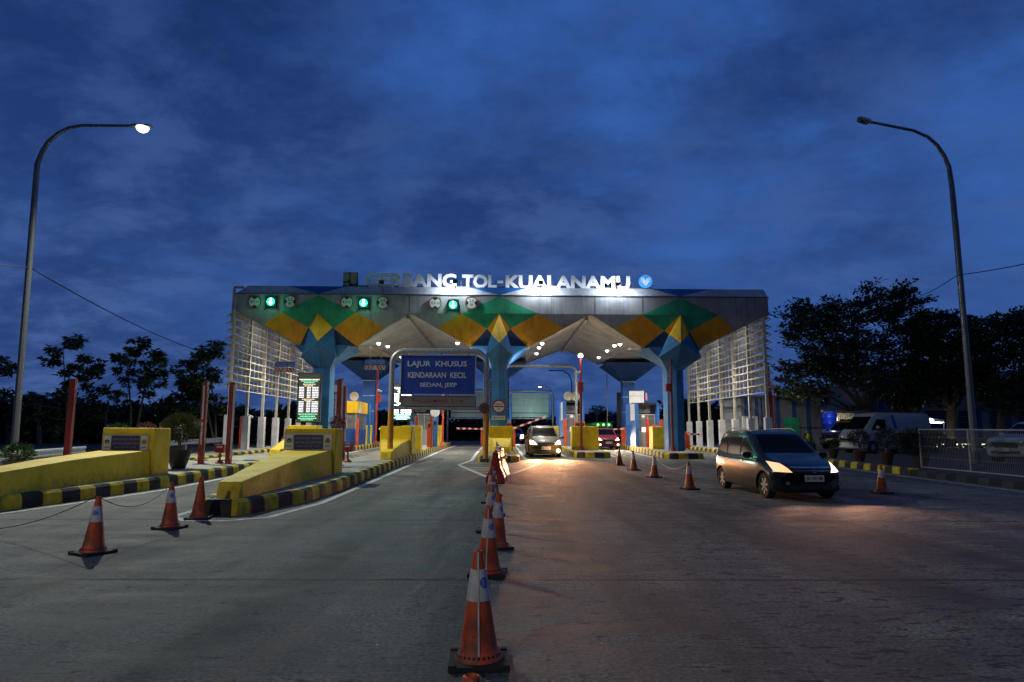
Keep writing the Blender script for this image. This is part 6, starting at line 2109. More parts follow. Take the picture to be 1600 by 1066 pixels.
# ================================================================ traffic cones
M["cone_orange"] = mat("cone_orange", (0.47, 0.068, 0.013), .55, var=.3, scale=5, bump=.2, streak=.5, grime=.7)
M["cone_band"] = mat("cone_band", (0.50, 0.48, 0.50), .5, var=.25, scale=6, streak=.6)
M["cone_blue"] = mat("cone_blue", (0.01, 0.09, 0.42), .5, var=0)
def make_cone(loc, label, group, band=True, strip=False, logo=False, rz=0.0, tall=.75):
    t = thing("traffic_cone", loc, label, "traffic cone", group, rz)
    def r_at(z): return .138 - (.138 - .030) * (z - .05) / (tall - .05)
    b = MB()
    # octagon-like rubber foot
    pts = []
    for k in range(4):
        for dx, dy in ((.21, .16), (.16, .21)):
            a = k * math.pi / 2
            x, y = (dx, dy) if k % 2 == 0 else (dy, dx)
            pts.append((x, y))
    q = [(.205, -.165), (.205, .165), (.165, .205), (-.165, .205), (-.205, .165), (-.205, -.165), (-.165, -.205), (.165, -.205)]
    b.prism([Vector((x, y, .0)) for x, y in q], (0, 0, .035), "rubber")
    for sx in (-1, 1):
        for sy in (-1, 1): b.box(sx * .178 - .026, sx * .178 + .026, sy * .178 - .026, sy * .178 + .026, .0, .045, "rubber")
    b.build("foot", t, local=True, bevel=.006)
    b = MB()
    prof = [(.166, .036), (.160, .058), (.146, .074)]
    zs = [.10, .2, .3, .4, .5, .6, .68, tall - .03, tall - .005]
    prof += [(r_at(z), z) for z in zs] + [(.024, tall), (.018, tall - .01), (.018, tall - .1)]
    b.lathe(prof, (0, 0, 0), "cone_orange", 28)
    for k in range(28):      # ventilation slots round the skirt
        a = 2 * math.pi * k / 28
        c = Vector((math.cos(a), math.sin(a), 0))
        tg = Vector((-c.y, c.x, 0))
        p = c * .153 + Vector((0, 0, .068))
        b.add([p - tg * .008 + c * .004 - Vector((0, 0, .010)), p + tg * .008 + c * .004 - Vector((0, 0, .010)), p + tg * .008 + c * -.001 + Vector((0, 0, .012)), p - tg * .008 + c * -.001 + Vector((0, 0, .012))], [(0, 1, 2, 3)], "black")
    b.build("cone_body", t, local=True, smooth=True)
    if band:
        b = MB(); za, zb_ = tall * .56, tall * .83
        b.lathe([(r_at(za) + .001, za - .002), (r_at(za) + .004, za), (r_at((za + zb_) / 2) + .004, (za + zb_) / 2), (r_at(zb_) + .004, zb_), (r_at(zb_) + .001, zb_ + .002)], (0, 0, 0), "cone_band", 28)
        bo = b.build("reflective_band", t, local=True, smooth=True)
        if logo:
            b = MB(); z0 = (za + zb_) / 2 + .02; rr2 = .035
            vs = []
            a0 = R(-90 + 38)
            for k in range(17):
                th = 2 * math.pi * k / 16
                dz, da = rr2 * math.sin(th), rr2 * math.cos(th) / (r_at(z0) + .006)
                r = r_at(z0 + dz) + .0065
                vs.append(Vector((r * math.cos(a0 + da), r * math.sin(a0 + da), z0 + dz)))
            c0 = Vector(((r_at(z0) + .0075) * math.cos(a0), (r_at(z0) + .0075) * math.sin(a0), z0))
            b.add(vs[:16] + [c0], [(k, (k + 1) % 16, 16) for k in range(16)], "cone_blue")
            for j in range(-1, 2):
                for sg in (-1, 1):
                    z1 = z0 + j * .016 - .002
                    vv = []
                    for f, dzz in ((.15, -.004), (1, .008)):
                        for w_ in (-.0035, .0035):
                            da = sg * .024 * f / (r_at(z1) + .009)
                            r = r_at(z1) + .0095
                            vv.append(Vector((r * math.cos(a0 + da), r * math.sin(a0 + da), z1 + dzz + w_)))
                    b.add(vv, [(0, 2, 3, 1)] if sg > 0 else [(0, 1, 3, 2)], "cone_band")
            b.build("emblem", bo, local=True)
    if strip:
        b = MB(); vs = []
        for z in (.08, .3, .5, .62, tall - .01):
            r = r_at(z) + .007
            vs += [(-.006, -r, z), (.006, -r, z)]
        b.add(vs, [(2 * k, 2 * k + 1, 2 * k + 3, 2 * k + 2) for k in range(4)], "cone_band")
        b.build("strip", t, local=True)
    t.scale = (rnd.uniform(.96, 1.04), rnd.uniform(.96, 1.04), rnd.uniform(.97, 1.02))
    tx, ty = R(rnd.uniform(-2.2, 2.2)), R(rnd.uniform(-2.2, 2.2))      # the rubber sits a little askew in its foot
    for ch in t.children:
        if not ch.name.startswith("foot"):
            ch.rotation_euler = (tx, ty, 0)
    return t
gA, gB, gC = "cones dividing the western approach", "row of cones down the middle of the plaza", "cones along the eastern lane"
c1 = P(145, 865); c2 = P(265, 826); c3 = P(310, 811)
make_cone(c1, "banded orange cone nearest the camera on the western approach, cord tied to its tip", gA, logo=True, rz=R(-28))
make_cone(c2, "banded orange cone between the front western cone and the plain one", gA, logo=True, rz=R(-12))
make_cone(c3, "plain orange cone without a band at the nose of the kerbed island", gA, band=False, rz=R(8))
mid = [(Vector((-.10, 2.58, 0)), "orange cone at the frame's bottom edge, only its tip in view", True),
       (P(748, 1036), "largest orange cone in full view, with a blue emblem on its white band", True),
       (P(762, 898), "banded cone right behind the largest one, white strip down its front", True),
       (P(776, 857), "banded cone in the middle row, standing out to the east of the row", False),
       (P(765, 831), "fifth banded cone of the middle row counted from the frame's bottom", True),
       (P(771, 805), "sixth banded cone of the middle row counted from the frame's bottom", False),
       (P(768, 786), "seventh banded cone of the middle row counted from the frame's bottom", False),
       (P(771, 775), "last banded cone of the middle row, just before the red and white barrier", False)]
for i, (p, lb, st_) in enumerate(mid):
    make_cone(p, lb, gB, strip=st_, logo=True, rz=R((5, 2, -6, 12, -4, 8, -10, 3)[i]))
for (px, py), lb in zip(((968, 727), (990.5, 735), (1022.5, 746), (1078, 765), (1378, 771)),
        ("small banded cone farthest away, before the golden car's lane island", "second farthest banded cone before the eastern island", "banded cone in line with the eastern blue column", "banded cone nearest the graphite minivan's rear", "lone cone east of the graphite minivan, edge lit orange")):
    make_cone(P(px, py), lb, gC, rz=R(rnd.uniform(-20, 20)))
make_cone(P(440, 703, .2), "tiny distant cone beside the far western kerb", gA, rz=0)
def cord(p, q, sag, label, r=.006):
    p, q = Vector(p), Vector(q)
    n = 18
    pts = [p.lerp(q, k / n) - Vector((0, 0, 4 * sag * (k / n) * (1 - k / n))) for k in range(n + 1)]
    b = MB(); b.tube(pts, r, "cable" if r < .01 else "cable", 5)
    return tag(b.build("cord", smooth=True), label, "cord")
tip = Vector((0, 0, .74))
cord(c1 + tip, c2 + tip, .25, "thin dark cord sagging between the two banded western cones")
e0 = P(-40, 834, .0)
cord(c1 + tip, e0 + Vector((0, 0, .06)), .12, "thin dark cord running from the front western cone to the frame's edge")
M["cord_pale"] = mat("cord_pale", (.5, .4, .38), .7, var=0)
pA, pB = P(1022.5, 746) + tip, P(1078, 765) + tip
n = 18
b = MB(); b.tube([pA.lerp(pB, k / n) - Vector((0, 0, 1.2 * (k / n) * (1 - k / n))) for k in range(n + 1)], .008, "cord_pale", 5)
tag(b.build("cord", smooth=True), "pale cord sagging between the two cones nearest the minivan", "cord")

# ================================================================ red and white road barriers in the middle row
M["plastic_red"] = mat("plastic_red", (.42, .02, .02), .45, var=.15)
M["plastic_white"] = mat("plastic_white", (.62, .60, .60), .45, var=.12)
def road_barrier(x, y, L, m, label, rz=0, ht=.92):
    t = thing("road_barrier", (x, y, g(y)), label, "road barrier", "plastic barriers in the middle row", rz)
    sec = [(-.29, 0), (.29, 0), (.29, .16), (.15, .48), (.09, ht - .1), (.09, ht), (-.09, ht), (-.09, ht - .1), (-.15, .48), (-.29, .16)]
    b = MB()
    b.prism([Vector((a, 0, z)) for a, z in reversed(sec)], (0, L, 0), m)
    b.build("shell", t, local=True, bevel=.025)
    b = MB()
    for sg in (-1, 1):
        for k in (0.25, .75):
            b.box(sg * .10 - .1, sg * .10 + .1, L * k - .1, L * k + .1, ht * .72, ht * .80, "plastic_white" if m == "plastic_red" else "plastic_red")
    b.build("reflector_panel", t, local=True)
    b = MB(); b.tube([(0, L * .5, ht - .01), (0, L * .5, ht + .05)], .05, m, 12); b.build("filler_cap", t, local=True)
road_barrier(-.13, 20.7, 1.0, "plastic_red", "nearest red barrier end, right behind the last middle cone", R(-2))
road_barrier(-.06, 21.8, 1.1, "plastic_white", "white barrier between the two red ones of the middle row", R(-6))
road_barrier(.02, 23.0, 1.1, "plastic_red", "second red barrier of the middle row, before the striped one", R(4))
road_barrier(-.02, 24.2, 1.1, "plastic_white", "farthest white barrier of the middle row by the painted chevron", R(-3))
# chevron post
t = thing("chevron_post", (-.12, 27.5, g(27.5)), "short black and white striped marker standing behind the barriers", "marker post")
b = MB()
for k in range(6):
    b.beam((-.12, 27.5 + k * .02, g(27.5) + .1 * k + .45), (-.02, 27.5 + k * .02, g(27.5) + .1 * k + .40), .05, .045, "black" if k % 2 else "white", up=(0, 1, 0))
b.box(-.15, -.09, 27.6, 27.66, g(27.5), g(27.5) + 1.05, "white")
b.build("striped_board", t)

# ================================================================ red steel posts
def red_post(x, y, top, label, base_h=H_K, wdt=.17):
    z = g(y) + base_h - .02
    t = thing("steel_post", (x, y, z), label, "steel post", "red steel posts of the height portals")
    b = MB()
    b.box(x - wdt / 2, x + wdt / 2, y - .07, y - .055, z, top, "red_steel"); b.box(x - wdt / 2, x + wdt / 2, y + .055, y + .07, z, top, "red_steel")
    b.box(x - .012, x + .012, y - .055, y + .055, z, top, "red_steel")
    b.box(x + wdt / 2, x + wdt / 2 + .02, y - .07, y + .07, z, top, "orange_red" if False else "red_steel")
    b.build("beam", t)
    b = MB(); b.box(x - .2, x + .2, y - .2, y + .2, z, z + .03, "red_steel"); b.build("base_plate", t)
    return t
def white_strip(t, x, y, z0, z1):
    b = MB(); b.box(x - .03, x + .03, y - .085, y - .072, z0, z1, "sign_bright"); b.build("reflective_strip", t)
red_post(-15.35, 24.8, 3.42, "tall red steel post in front of the slim open tree, westernmost", .2, .19)
pA_ = P(313, 725, H_K); pB_ = P(356, 725, H_K)
tp = at(314, 597, pA_.y).z
t = red_post(pA_.x, pA_.y, tp, "red steel post with white strips just east of the black pot"); white_strip(t, pA_.x, pA_.y, 2.0, 3.2); white_strip(t, pA_.x, pA_.y, 1.1, 1.9)
t = red_post(pB_.x, pB_.y, tp, "red steel post beside the small red box stand, overlapping the verge screen"); white_strip(t, pB_.x + .11, pB_.y, .6, tp - .1)
for px, yy, tpy, lb in ((529.5, 24.3, 592.5, "taller red steel post behind the speed sign block by the tariff screen"), (536.5, 27.2, 603.5, "shorter red steel post close to the yellow-topped booth")):
    x = at(px, 650, yy).x
    t = red_post(x, yy, at(px, tpy, yy).z, lb); white_strip(t, x + .11, yy, 1.2, at(px, tpy, yy).z - .05)
def box_stand(px, py, label, scale=1.0):
    c = P(px, py, H_K)
    t = thing("box_stand", c, label, "equipment box", "small red box stands on the islands")
    b = MB(); b.box(c.x - .16 * scale, c.x + .16 * scale, c.y - .1, c.y + .1, c.z + .38, c.z + .68 * 1.0, "red_steel"); b.build("box", t, bevel=.01)
    b = MB(); b.box(c.x - .10, c.x + .10, c.y - .115, c.y - .102, c.z + .56, c.z + .62, "sign_bright"); b.build("label_plate", t)
    b = MB(); b.tube([c, c + Vector((0, 0, .38))], .035, "red_steel", 10); b.lathe([(.16, 0), (.15, .03), (.04, .12)], c, "red_steel", 16); b.build("stand", t)
box_stand(343, 724, "small red box stand between the two red posts by the black pot")
box_stand(543, 722, "small red box stand beyond the block beside the tariff screen", 1.3)

# ================================================================ masts with cameras
def mast(px, py, Y, top_py, label, m, boxy, cam=None, lit=False, w_=.07):
    x = at(px, 650, Y).x
    z0 = g(Y) + H_K - .02
    z1 = at(px, top_py, Y).z
    t = thing("camera_mast", (x, Y, z0), label, "mast", "slim masts along the islands")
    b = MB(); b.tube([(x, Y, z0), (x, Y, z1)], [w_, w_ * .8], m, 12); b.lathe([(w_ * 2.6, 0), (w_ * 2.4, .05), (w_ * 1.1, .28)], (x, Y, z0), m, 16); b.build("pole", t, smooth=True)
    if boxy:
        za, zb_ = at(px, boxy[1], Y).z, at(px, boxy[0], Y).z
        b = MB(); b.box(x + boxy[2] - .15, x + boxy[2] + .15, Y - .14, Y + .12, za, zb_, m); b.build("control_box", t, bevel=.015)
    if cam:
        zc = at(px, cam[0], Y).z
        b = MB(); b.beam((x + cam[1] * .05, Y - .1, zc), (x + cam[1] * .36, Y - .32, zc - .08), .12, .13, "sign_bright"); b.beam((x, Y, zc - .1), (x + cam[1] * .2, Y - .15, zc - .05), .04, .04, "sign_bright"); b.build("camera_housing", t, bevel=.01)
    if lit:
        b = MB(); b.lathe([(.001, 0), (.13, .03), (.15, .12), (.10, .22), (.001, .26)], (x, Y, z1), "mast_lamp", 16); b.build("lamp", t, smooth=True)
        lamp("mast_light", "POINT", (x, Y - .3, z1 + .1), 45, (1, .72, .42), .12)
    return t
M["mast_lamp"] = mat("mast_lamp", (.9, .9, .9), .5, var=0, emit=(1, .85, .60), es=5)
mast(908, 703, 38.4, 559, "tall red mast with a lit lamp on top, in front of the plain yellow block", "red_steel", (597, 613, -.02), (582, -1), True)
mast(1050, 706, 37.5, 561, "thin dark red mast against the eastern blue column", "red_steel", (600, 612, -.16), (590, -1))
mast(588, 692, 47, 577, "orange-red mast with a box just east of the rear west column", "orange_red", (617, 628, .13), (610, 1))
mast(692, 692, 44, 600, "orange-red mast beside the raised round mirror", "orange_red", None)
mast(1204, 690, 38.6, 572, "red mast with a white camera at the near end of the east screen", "red_steel", (612, 632, -.05), (592, -1))
mast(1211, 690, 40.5, 600, "thin red mast just east of the camera mast by the striped shed", "red_steel", None, None, False, .04)
mast(388, 706, 41, 648, "short orange mast with a small white camera among the verge screen's feet", "orange_red", None, (650, 1), False, .035)
# short bollard-like orange posts
def bollard(px, ya, yb, Y, label, wdt=.16, base_h=H_K, m="orange_red"):
    x = at(px, 680, Y).x
    z = g(Y) + base_h - .02
    b = MB(); zt_ = at(px, ya, Y).z
    b.box(x - wdt / 2, x + wdt / 2, Y - wdt / 2, Y + wdt / 2, z, zt_, m)
    o = b.build("guard_post", bevel=.01)
    return tag(o, label, "guard post", "orange guard posts")
bollard(376, 651, 700, 42.5, "orange post beside the second white footing of the verge screen", base_h=.2)
bollard(427, 656, 700, 47.5, "orange post beside the fourth white footing of the verge screen", base_h=.2)
bollard(558, 653, 697, 44, "orange post in front of the yellow-topped booth's window")
bollard(883, 655, 700, 45.2, "orange post at the doorway of the blue booth next to the golden car", .2)
bollard(1012, 654, 700, 44.2, "orange post before the blue booth next to the eastern column", .2)
bollard(1034, 656, 672, 43, "orange post rising behind the yellow block by the eastern column", .2)
bollard(1147, 656, 690, 43.5, "orange post in front of a white footing of the east screen", .22, .2)
bollard(651, 652, 670, 41.5, "orange post just east of the half hidden tariff screen")
bollard(674, 650, 690, 41.2, "orange post beside the small blue cabinet", .14)
def cabinet(px0, px1, py0, py1, Y, m, label, dep=.35):
    x0, x1, z0, z1 = face(px0, py1, px1, py0, Y) if False else (at(px0, py0, Y).x, at(px1, py0, Y).x, at(px0, py1, Y).z, at(px0, py0, Y).z)
    zb2 = g(Y) + H_K - .02
    t = thing("barrier_cabinet", ((x0 + x1) / 2, Y, zb2), label, "cabinet", "lane equipment cabinets")
    b = MB(); b.box(x0, x1, Y, Y + dep, zb2, z1, m); b.build("housing", t, bevel=.015)
    b = MB(); b.box(x0 + .05, x1 - .05, Y - .006, Y - .001, z1 - .32, z1 - .1, "black"); b.build("door_panel", t)
cabinet(667.5, 675.5, 660, 695, 42, "orange_red", "orange cabinet behind the second ramped block's side")
cabinet(676.5, 683.5, 656, 694, 43, "column_blue", "slim light blue cabinet under the raised round mirror")
cabinet(791.5, 799, 660, 700, 42, "orange_red", "orange cabinet behind the middle column's block, base of the raised boom")
cabinet(898, 914, 659, 700, 43, "orange_red", "orange cabinet just behind the lone red mast")
cabinet(1021, 1030, 664, 700, 43.6, "orange_red", "orange cabinet between the eastern booth and yellow block")
# convex mirror
c = at(680, 644, 43.2)
t = thing("convex_mirror", (c.x, 43.2, g(43) + H_K), "white round mirror disc on a thin pole above the light blue cabinet", "mirror")
b = MB(); b.disc((c.x, 43.2, c.z), .30, "sign_bright", th=.05, n=28); b.build("disc", t)
b = MB(); b.tube([(c.x + .1, 43.28, g(43) + H_K - .02), (c.x + .1, 43.28, c.z)], .03, "steel_dark", 8); b.build("pole", t)

# ================================================================ toll booths
def booth(x0, x1, yf, depth, top, style, label):
    z = g(yf) + H_K - .02
    t = thing("toll_booth", ((x0 + x1) / 2, yf + depth / 2, z), label, "toll booth", "toll booths on the islands")
    W = x1 - x0
    zw0, zw1 = z + 1.05, z + 2.1
    M["booth_grey"] = M.get("booth_grey") or mat("booth_grey", (.30, .31, .31), .6, var=.1)
    M["booth_glass"] = M.get("booth_glass") or mat("booth_glass", (.10, .11, .11), .15, var=.5, scale=2.5, spec=.5, emit=(.9,.85,.7), es=.05)  # glass emission stands in for lamps inside the booth
    b = MB()
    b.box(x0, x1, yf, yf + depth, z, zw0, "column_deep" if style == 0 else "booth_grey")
    b.build("lower_wall", t)
    b = MB()
    for xx in (x0, x1 - .08):
        for yy in (yf, yf + depth - .08): b.box(xx, xx + .08, yy, yy + .08, zw0 + .002, zw1, "booth_grey")
    b.box(x0 + W * .55, x0 + W * .6, yf + .01, yf + .06, zw0 + .002, zw1, "booth_grey")
    b.build("window_frame", t)
    b = MB(); b.box(x0 + .09, x1 - .03, yf + .03, yf + depth - .03, zw0 + .004, zw1 - .002, "booth_glass"); b.build("glazing", t)
    if style == 0:
        b = MB(); b.box(x0 - .08, x1 + .06, yf - .08, yf + depth + .1, zw1 + .002, top, "facade_yellow"); b.build("fascia", t)
        b = MB()
        xs_ = x1 + .066
        b.add([(xs_, yf + .1, zw1 + .01), (xs_, yf + 1.5, zw1 + .01), (xs_, yf + 1.1, top - .02)], [(0, 1, 2)], "white")
        b.add([(x0 - .06, yf - .086, zw1 + .02), (x0 + .25, yf - .086, zw1 + .02), (x0 - .06, yf - .086, zw1 + .45)], [(0, 1, 2)], "white")
        b.build("white_triangle", t)
        b = MB(); b.box(x1 + .1, x1 + .16, yf + depth + .15, yf + depth + .9, z, top - .05, "column_blue"); b.build("side_panel", t)
    else:
        # blue portal frame with dark recess and an air conditioner
        b = MB()
        b.box(x0 - .22, x0 - .004, yf - .5, yf + depth, z, top, "facade_blue"); b.box(x1 + .004, x1 + .16, yf - .5, yf + depth, z + 1.2, top, "facade_blue")
        b.box(x0 - .002, x1 + .002, yf - .5, yf + depth, top - .12, top, "black")
        b.build("portal_frame", t)
        b = MB(); b.add([(x0 - .226, yf - .3, z + 1.7), (x0 - .226, yf + 1.2, z + 1.7), (x0 - .226, yf + 1.2, top - .05), (x0 - .226, yf - .3, top - .05)], [(0, 3, 2, 1)], "white"); b.build("white_panel", t)
        b = MB(); b.box(x0, x1, yf + .1, yf + depth - .1, zw1 + .002, top - .125, "black"); b.build("recess", t)
        b = MB(); xc = x0 + W * .36
        b.box(xc - .38, xc + .38, yf - .22, yf + .05, zw1 + .10, zw1 + .62, "steel_dark")
        b.disc((xc - .08, yf - .222, zw1 + .36), .2, "black", th=.01, n=20)
        b.ring((xc - .08, yf - .234, zw1 + .36), .17, .2, "steel_dark", th=.006, n=20)
        b.build("air_conditioner", t)
        b = MB(); b.box(x0 + .28, x0 + .58, yf - .012, yf - .003, z + .95, z + 1.25, "booth_screen"); b.build("lit_display", t)
        b = MB(); b.box(x0 + .02, x1 - .02, yf - .06, yf - .01, zw1 - .04, zw1 + .0, "white"); b.build("lintel", t)
    return t
M["booth_screen"] = mat("booth_screen", (.8, .8, .8), .5, var=0, emit=(1, .8, .75), es=1.6)
def horn(x, y, z, label, n=1):
    t = thing("loudspeaker_horn", (x, y, z), label, "loudspeaker", "horn loudspeakers on the booths")
    for k in range(n):
        xx = x + k * .5
        b = MB(); b.lathe([(.06, .0), (.10, -.12), (.27, -.30), (.30, -.32), (.27, -.31), (.09, -.18), (.001, -.16)], (xx, y, z + .3), "booth_cream", 24, Matrix.Rotation(R(-90), 3, "X") @ Matrix.Rotation(R(180), 3, "X") if False else Matrix.Rotation(R(-90), 3, "X")); b.build("horn", t, smooth=True)
        b = MB(); b.box(xx - .05, xx + .05, y - .04, y + .04, z, z + .26, "steel_dark"); b.build("bracket", t)
M["booth_cream"] = mat("booth_cream", (.52, .48, .38), .5, var=.08)
xa, xb = at(538.7, 660, 44.6).x - .7, at(556.7, 660, 44.6).x
booth(xa, xb, 44.6, 3.2, at(548, 627, 44.6).z, 0, "booth with orange-yellow fascia and white triangle behind the red posts")
horn(at(555, 622, 45.5).x, 45.5, at(548, 626.5, 45).z, "single horn loudspeaker on the yellow-topped booth")
xa, xb = at(884, 660, 46).x, at(908, 660, 46).x
booth(xa, xb, 46, 3.0, at(890, 627, 46).z, 1, "blue-framed booth with dark top next to the golden car")
horn(at(887, 620, 46).x, 46, at(890, 626.5, 46).z, "pair of cream horn loudspeakers on the booth next to the golden car", 2)
xa, xb = at(996, 660, 45).x, at(1024, 660, 45).x
booth(xa, xb, 45, 3.0, at(1000, 630, 45).z, 1, "blue-framed booth with dark top next to the eastern blue column")
booth(-6.0 + .2, -4.6, 46.5, 3.0, 3.5, 1, "booth mostly hidden behind the big blue lane sign")
booth(-.75, .6, 46.5, 3.0, 3.5, 1, "booth mostly hidden behind the middle column")
lamp("booth_light", "POINT", (at(1034, 660, 44).x, 43.8, g(44) + 1.5), 3, (1, .2, .4), .1)
lamp("booth_light", "POINT", (9.6, 44.2, g(44) + 2.3), 12, (1, .9, .8), .1)
lamp("booth_light", "POINT", (4.9, 45.2, g(44) + 2.3), 12, (1, .9, .8), .1)
# beacon beside the eastern booth
M["beacon_red"] = mat("beacon_red", (.5, .05, .05), .4, var=0, emit=(1, .1, .1), es=2)
x = at(1010, 620, 45.5).x
t = thing("signal_beacon", (x, 45.5, at(1010, 630, 45.5).z), "thin red and white beacon standing on the booth by the eastern column", "beacon")
b = MB(); zz0 = at(1010, 630, 45.5).z
for k in range(5): b.tube([(x, 45.5, zz0 + k * .17), (x, 45.5, zz0 + (k + 1) * .17 - .004)], .05, ("steel_dark", "white", "beacon_red", "white", "steel_dark")[k], 10)
b.build("tube", t)

# price boards
def price_board(px0, px1, py0, py1, Y, m, rows, label, lines=None):
    x0, x1 = at(px0, py0, Y).x, at(px1, py0, Y).x
    z0, z1 = at(px0, py1, Y).z, at(px0, py0, Y).z
    t = thing("price_board", ((x0 + x1) / 2, Y, z0), label, "notice board", "tariff boards near the booths")
    b = MB(); b.box(x0, x1, Y, Y + .06, z0, z1, m); b.build("board", t)
    b = MB()
    for f in (.12, .88):
        xx = x0 + (x1 - x0) * f
        b.tube([(xx, Y + .09, g(Y) + .2), (xx, Y + .09, z0 + .1)], .03, "steel_dark", 8)
    b.build("leg", t)
    if rows == "white":
        b = MB(); H = z1 - z0
        for f in (.12, .40, .62, .84): b.box(x0 + .03, x1 - .03, Y - .006, Y - .001, z0 + H * f, z0 + H * f + .02, "steel_dark")
        b.box(x0 - .03, x0, Y - .01, Y + .06, z0, z1, "steel_dark"); b.box(x1, x1 + .03, Y - .01, Y + .06, z0, z1, "steel_dark"); b.box(x0 - .03, x1 + .03, Y - .01, Y + .06, z1, z1 + .04, "steel_dark")
        b.build("row_line", t)
    if rows == "blue":
        b = MB(); H, W = z1 - z0, x1 - x0
        b.box(x0, x1, Y - .006, Y - .001, z1 - H * .30, z1 - H * .12, "sign_grey")
        for k in range(20):
            for c_ in (.15, .42, .66):
                b.box(x0 + W * c_, x0 + W * (c_ + .16), Y - .008, Y - .001, z0 + H * (.04 + k * .031), z0 + H * (.052 + k * .031), "sign_bright")
        b.build("price_rows", t)
price_board(513, 531, 594, 658, 42, "sign_panel_navy", "blue", "tall navy price board with rows of tiny figures behind the red posts")
price_board(983, 1006, 611, 661, 50.5, "white", "white", "blank white price board beside the rear east column")
price_board(963.5, 972.5, 613.5, 666, 53, "black", None, "dark narrow board seen edge-on west of the rear east column")
price_board(868.5, 876.5, 626, 668, 51, "sign_blue", None, "narrow blue board between the golden car and the blue booth")

# ================================================================ boom barriers
def boom(p, q, label, r=.05, seg=9):
    p, q = Vector(p), Vector(q)
    t = thing("boom_barrier", p, label, "boom barrier", "red and white boom barriers")
    b = MB()
    for k in range(seg):
        a, c_ = p.lerp(q, k / seg), p.lerp(q, (k + 1) / seg)
        b.beam(a, c_, .05, .11, "boom_white" if k % 2 == 0 else "boom_red")
    b.build("arm", t)
    b = MB(); zb2 = g(p.y) + H_K - .02
    sg = 1 if q.x < p.x else -1
    b.box(p.x - .17, p.x + .17, p.y + .06, p.y + .4, zb2, p.z + .12, "orange_red"); b.build("cabinet", t, bevel=.02)
M["boom_white"] = mat("boom_white", (.62, .60, .58), .45, var=.05)
M["boom_red"] = mat("boom_red", (.45, .015, .02), .45, var=.05)
boom(at(755, 670.5, 47), at(713.5, 669.5, 47), "lowered boom barrier across the small vehicle lane", seg=9)
boom(at(801, 670, 43), at(853.5, 651, 43), "raised boom barrier slanting up over the golden car", seg=9)
boom(at(975, 670.5, 50), at(931, 671.5, 50), "lowered boom barrier in front of the green truck", seg=8)
boom(at(1074, 678.5, 42), at(1098, 679, 42), "boom barrier tip showing east of the eastern column", seg=5)
boom(at(606, 670, 46), at(592, 670, 46), "boom barrier tip showing between orange mast and gantry leg", seg=3)

# ================================================================ gantries and signs beyond the gate
def pipe_portal(px0, px1, top, bot, Y, label, m="steel", r=.10, rad=.5):
    x0, x1 = at(px0, top, Y).x, at(px1, top, Y).x
    zt_ = at((px0 + px1) / 2, top, Y).z
    z0 = g(Y) - .02
    t = thing("pipe_portal", ((x0 + x1) / 2, Y, z0), label, "gantry", "pipe portals")
    a1 = [(x0, Y, z0), (x0, Y, zt_ - rad)] + [(x0 + rad * (1 - math.cos(R(a))), Y, zt_ - rad + rad * math.sin(R(a))) for a in range(15, 91, 15)]
    a2 = [(x1 - rad * (1 - math.cos(R(a))), Y, zt_ - rad + rad * math.sin(R(a))) for a in range(90, -1, -15)] + [(x1, Y, z0)]
    b = MB(); b.tube(a1 + a2, r, m, 12); b.build("frame", t, smooth=True)
    return t, x0, x1
t, _, _ = pipe_portal(786, 900, 572, 690, 44, "pinkish steel pipe portal over the golden car's lane", "steel", .085, .4)
M["panel_lit"] = mat("panel_lit", (.50, .58, .56), .5, var=.1)
def back_panel(px0, px1, py0, py1, Y, cols, label, portal):
    t, X0, X1 = pipe_portal(*portal, label)
    x0, x1 = at(px0, py0, Y).x, at(px1, py0, Y).x
    z0, z1 = at(px0, py1, Y).z, at(px0, py0, Y).z
    b = MB(); b.box(x0, x1, Y - .1, Y - .05, z0, z1, "panel_lit"); b.build("panel", t)
    b = MB()
    for k in range(1, cols): 
        x = x0 + (x1 - x0) * k / cols; b.box(x - .02, x + .02, Y - .13, Y - .102, z0, z1, "steel")
    for f in (.18, .50, .78): b.box(x0, x1, Y - .125, Y - .103, z0 + (z1 - z0) * f - .02, z0 + (z1 - z0) * f + .02, "steel")
    b.box(x0, x1, Y - .14, Y - .10, z0 + (z1 - z0) * .18 - .05, z0 + (z1 - z0) * .18 + .03, "steel_dark")
    b.build("stiffener", t)
    b = MB(); zc = z0 - .12; b.tube([(X0, Y, zc), (X1, Y, zc)], .07, "steel", 10); b.build("crossbar", t)
    return t
back_panel(800, 857, 614.5, 652, 66, 6, "lit pipe gantry showing the pale back of a big sign over the raised boom", (795, 864, 611, 690, 66))
back_panel(705, 764, 612, 652, 70, 7, "pipe gantry with the pale back of a big sign behind the blue lane sign", (700, 772, 609, 690, 70))
lamp("sign_light", "SPOT", (3.0, 62.5, 3.2), 160, (.65, 1, .92), .2, aim=(2.9, 66, 4.4), spot=110, blend=.8)
lamp("sign_light", "SPOT", (-3.6, 66, 3.2), 50, (.85, 1, .95), .2, aim=(-3.5, 70, 4.4), spot=110, blend=.8)
